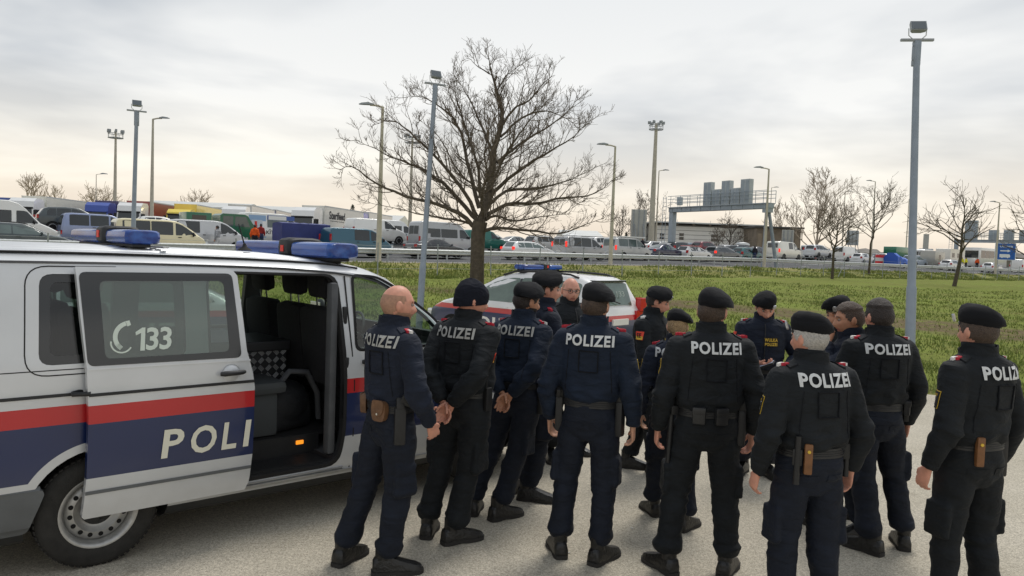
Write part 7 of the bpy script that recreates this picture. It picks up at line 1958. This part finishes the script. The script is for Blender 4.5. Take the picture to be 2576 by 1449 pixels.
def coach():
    r = empty('coach', (0, 0, 0), 0, 'white coach with a long dark window band behind the blue direction sign', 'coach'); W = paint(226, 226, 224)
    q = MB(); q.box(-6, 6, -1.25, 1.25, .35, 3.4, bev=.15); q.build('body', W, r, 40)
    for i in range(6):
        for s in (-1, 1):
            q = MB(); q.box(-5.6+i*1.88, -3.85+i*1.88, s*1.252, s*1.262, 1.75, 2.95, bev=.02); q.build('side_window', M_CGLASS, r)
    q = MB(); q.box(-6.02, -5.99, -1.0, 1.0, 1.7, 2.9); q.build('rear_window', M_CGLASS, r)
    for s in (-1, 1):
        for wx in (-3.5, 3.6):
            tm, rm = wheel_meshes(.5, False); w = link('wheel', tm, r); w.location = (wx, s*1.12, .5); w.rotation_euler = (0, 0, 0 if s < 0 else math.pi); link('rim', rm, w)
        q = MB(); q.box(-6.03, -5.95, s*.95, s*1.15, .8, 1.5); q.build('tail_light', M_TAIL, r)
    park(r, 2480, 12.5)
    b = empty('banner_barrier', (0, 0, 0), 0, 'red and white striped banner barrier among the parked vehicles', 'barrier')
    q = MB(); q.box(-1.5, 1.5, -.03, .03, .3, 1.5); q.build('sheet', mat('banner_white', C3(222, 220, 214), .7), b)
    for z in (.32, 1.12):
        q = MB(); q.box(-1.48, 1.48, -.04, -.031, z, z+.36); q.build('red_stripe', M_REDLOGO, b)
    for s in (-1, 1):
        q = MB(); q.box(s*1.5-.04, s*1.5+.04, -.05, .05, 0, 1.55); q.build('post', M_GALV2, b)
    park(b, 2215, 8.5)
    t = empty('tarpaulin_trailer', (0, 0, 0), 0, 'bright blue tarpaulin thrown over a low trailer', 'trailer'); rnd = random.Random(4)
    q = MB(); rings = []
    for x in np.linspace(-1.8, 1.8, 14):
        h = 1.5-.25*x+.12*math.sin(x*5); rings.append([(x, -.95+rnd.gauss(0, .05), .4+rnd.gauss(0, .06)), (x, -.85, h*.75), (x, -.3, h+rnd.gauss(0, .05)), (x, .4, h), (x, .9, h*.7), (x, 1, .4)])
    q.loft(rings); q.build('cover', mat('bright_tarp', C3(48, 96, 190), .5, noise_amt=.2, bump=.5, bscale=3), t, 40)
    for s in (-1, 1):
        tm, rm = wheel_meshes(.3, False); w = link('wheel', tm, t); w.location = (0, s*.95, .3); link('rim', rm, w)
    park(t, 2258, 7.5)
    k = empty('green_tipper', (0, 0, 0), 0, 'lorry with a green load cover and cream cab behind the banner', 'lorry')
    q = MB(); q.box(-4, 1.2, -1.2, 1.2, 1.2, 3.0, bev=.05); q.build('load_cover', paint(40, 120, 92), k, 40); q = MB(); q.box(1.5, 3.6, -1.2, 1.2, .5, 2.9, bev=.12); q.build('cab', paint(222, 206, 150), k, 40)
    q = MB(); q.box(-4, 3.5, -.5, .5, .6, 1.2); q.build('chassis', M_ARCH, k); q = MB(); q.box(1.9, 2.9, -1.21, -1.202, 1.8, 2.6); q.build('side_window', M_CGLASS, k)
    for s in (-1, 1):
        for wx in (-2.8, 2.5): tm, rm = wheel_meshes(.5, False); w = link('wheel', tm, k); w.location = (wx, s*1.05, .5); link('rim', rm, w)
    park(k, 2262, 30.)
    c = empty('box_trailer', (0, 0, 0), 0, 'pale grey box trailer in front of the coach', 'trailer')
    q = MB(); q.box(-1.6, 1.6, -1.0, 1.0, .5, 2.4, bev=.04); q.build('box', paint(168, 166, 158), c, 40); q = MB(); q.box(-.4, .3, -1.01, -1.002, 1.1, 1.9); q.build('hatch', M_CGLASS, c)
    for s in (-1, 1): tm, rm = wheel_meshes(.3, False); w = link('wheel', tm, c); w.location = (0, s*.95, .3); link('rim', rm, w)
    park(c, 2346, 8.5)
    m = empty('motorhome', (0, 0, 0), 0, 'white motorhome with dark hatch behind the right hand bare tree', 'motorhome')
    q = MB(); q.prism(rpoly([(-3, .4), (3.1, .4), (3.2, .9), (2.6, 1.4), (2.4, 2.2), (2.5, 2.8), (-3, 2.85)], .12), -1.1, 1.1); q.build('body', paint(224, 222, 214), m, 30)
    for x0, x1 in ((-2.4, -1.4), (-.4, .6)): q = MB(); q.box(x0, x1, -1.11, -1.102, 1.5, 2.2, bev=.003); q.build('side_window', M_CGLASS, m)
    for s in (-1, 1):
        for wx in (-1.8, 2.2): tm, rm = wheel_meshes(.33, False); w = link('wheel', tm, m); w.location = (wx, s*1.0, .33); w.rotation_euler = (0, 0, 0 if s < 0 else math.pi); link('rim', rm, w)
    park(m, 2392, 13.)
coach()

# distant wood on the horizon
def woods():
    rnd = random.Random(5); V = []; F_ = []; D1 = 520.
    angs = np.linspace(-50, 50, 420)
    for i, a in enumerate(angs):
        h = 5+3.5*noise.noise(Vector((a*.35, 0, 1)))+2.0*noise.noise(Vector((a*2.1, 0, 5)))+1.6*noise.noise(Vector((a*7., 3, 5)))+(5.5 if a > 20 else 0)
        t = R_(a); d = D1+30*noise.noise(Vector((a*.2, 2, 2)))
        V += [(d*math.sin(t), d*math.cos(t), 0), (d*math.sin(t), d*math.cos(t), max(2, h)*.75+1), ((d+12)*math.sin(t), (d+12)*math.cos(t), max(2.5, h)+1)]
        if i: k = 3*i; F_ += [(k-3, k, k+1, k-2), (k-2, k+1, k+2, k-1)]
    me = bpy.data.meshes.new('woodland'); me.from_pydata(V, [], F_); me.materials.append(mat('bare_woodland', C3(122, 118, 112), 1., noise_amt=.35, nscale=.15, detail=8)); tag(link('woodland', me), 'low grey belt of distant bare woodland on the horizon', 'woodland', kind='stuff')
woods()

# people beyond the guard rail
def far_people():
    g = 'people standing among the queued vehicles'
    def FP(px, v, face, label, jk, tr, seed, hair=('short', M_HAIRD), arms=('side', 'side'), h=1.75, wear=None, vz=.016):
        p = road(col2u(px, v), v); a = R_(face); rx, ry = math.sin(a)*.11, -math.cos(a)*.11
        return person('person', ((p.x-rx, p.y-ry), (p.x+rx, p.y+ry), p.z+.012), face, h, label, jk, tr, 1.0, arms, 0, 0, wear, hair, M_SKIN2, None, belt=False, seed=seed, group=g, cat='person', vox=.022)
    GT = cloth('grey_tracksuit', C3(150, 152, 156)); WT = cloth('white_trousers', C3(200, 200, 200)); OR = cloth('orange_vest', C3(236, 96, 36)); YV = cloth('yellow_vest', C3(226, 220, 50)); DK = cloth('dark_jacket', C3(38, 38, 46)); RD = cloth('red_jacket', C3(150, 44, 40)); BL = cloth('blue_jeans', C3(52, 62, 92))
    FP(546, 10.2, 170, 'man in grey tracksuit top leaning at the open door of the silver minibus', GT, WT, 40, arms=('side', (.25, .2, 1.5)))
    FP(640, 14., 100, 'person in orange topped work jacket standing behind the ice cream van', OR, DK, 41)
    FP(655, 18., 100, 'person in red jacket waiting at the ice cream hatch', RD, BL, 42)
    FP(1583, 22., -60, 'person in red jacket beyond the camper van', RD, DK, 44)
    FP(1615, 22., -60, 'person in dark jacket beyond the dark blue coupe', DK, DK, 45)
    FP(1898, 8.5, 100, 'person in dark jacket standing by the white van with lit lamps', DK, BL, 46)
    FP(2421, 9., -100, 'person in yellow safety vest by the white estate car', YV, DK, 47)
    FP(2431, 9.3, 120, 'person in yellow safety vest and dark trousers beside a colleague', YV, DK, 48)
    FP(2459, 9.8, 60, 'person in orange safety vest in front of the coach', OR, DK, 49)
far_people()
# notebook in the hands of the facing officer
def notebook():
    o = next(x for x in bpy.data.objects if x.get('label', '').endswith('reading a small notebook'))
    q = MB(); q.box(-.05, .05, -.075, .075, -.008, .008, bev=.003, mi=0); q.box(-.046, .046, -.07, .07, .0085, .011, mi=1); n = q.build('notebook', [M_BLK, mat('page', C3(190, 200, 220), .7)], None)
    M = Matrix.Translation(o.location) @ Matrix.Rotation(o.rotation_euler.z, 4, 'Z'); k = 1.74/1.8
    n.location = M @ (Vector((.01, .36, 1.14))*k); n.rotation_euler = (R_(25), R_(8), o.rotation_euler.z+R_(70)); tag(n, 'small dark notebook held by the officer facing the group', 'notebook')
notebook()

def litter():
    for i, (px, py, a) in enumerate(((1430, 1392, .4), (1590, 1330, 2.0))):
        g_ = ground(px, py); q = MB(); q.cyl((-.013, 0, .005), (.013, 0, .005), .004, 8); o = q.build('cigarette_butt', M_PWHITE, None, 50); o.location = (g_.x, g_.y, 0); o.rotation_euler = (0, 0, a)
        tag(o, ('white cigarette butt beside the boots of the officer standing legs apart', 'white cigarette butt between the legs apart officer and the broad officer')[i], 'litter', 'cigarette butts on the asphalt')
litter()
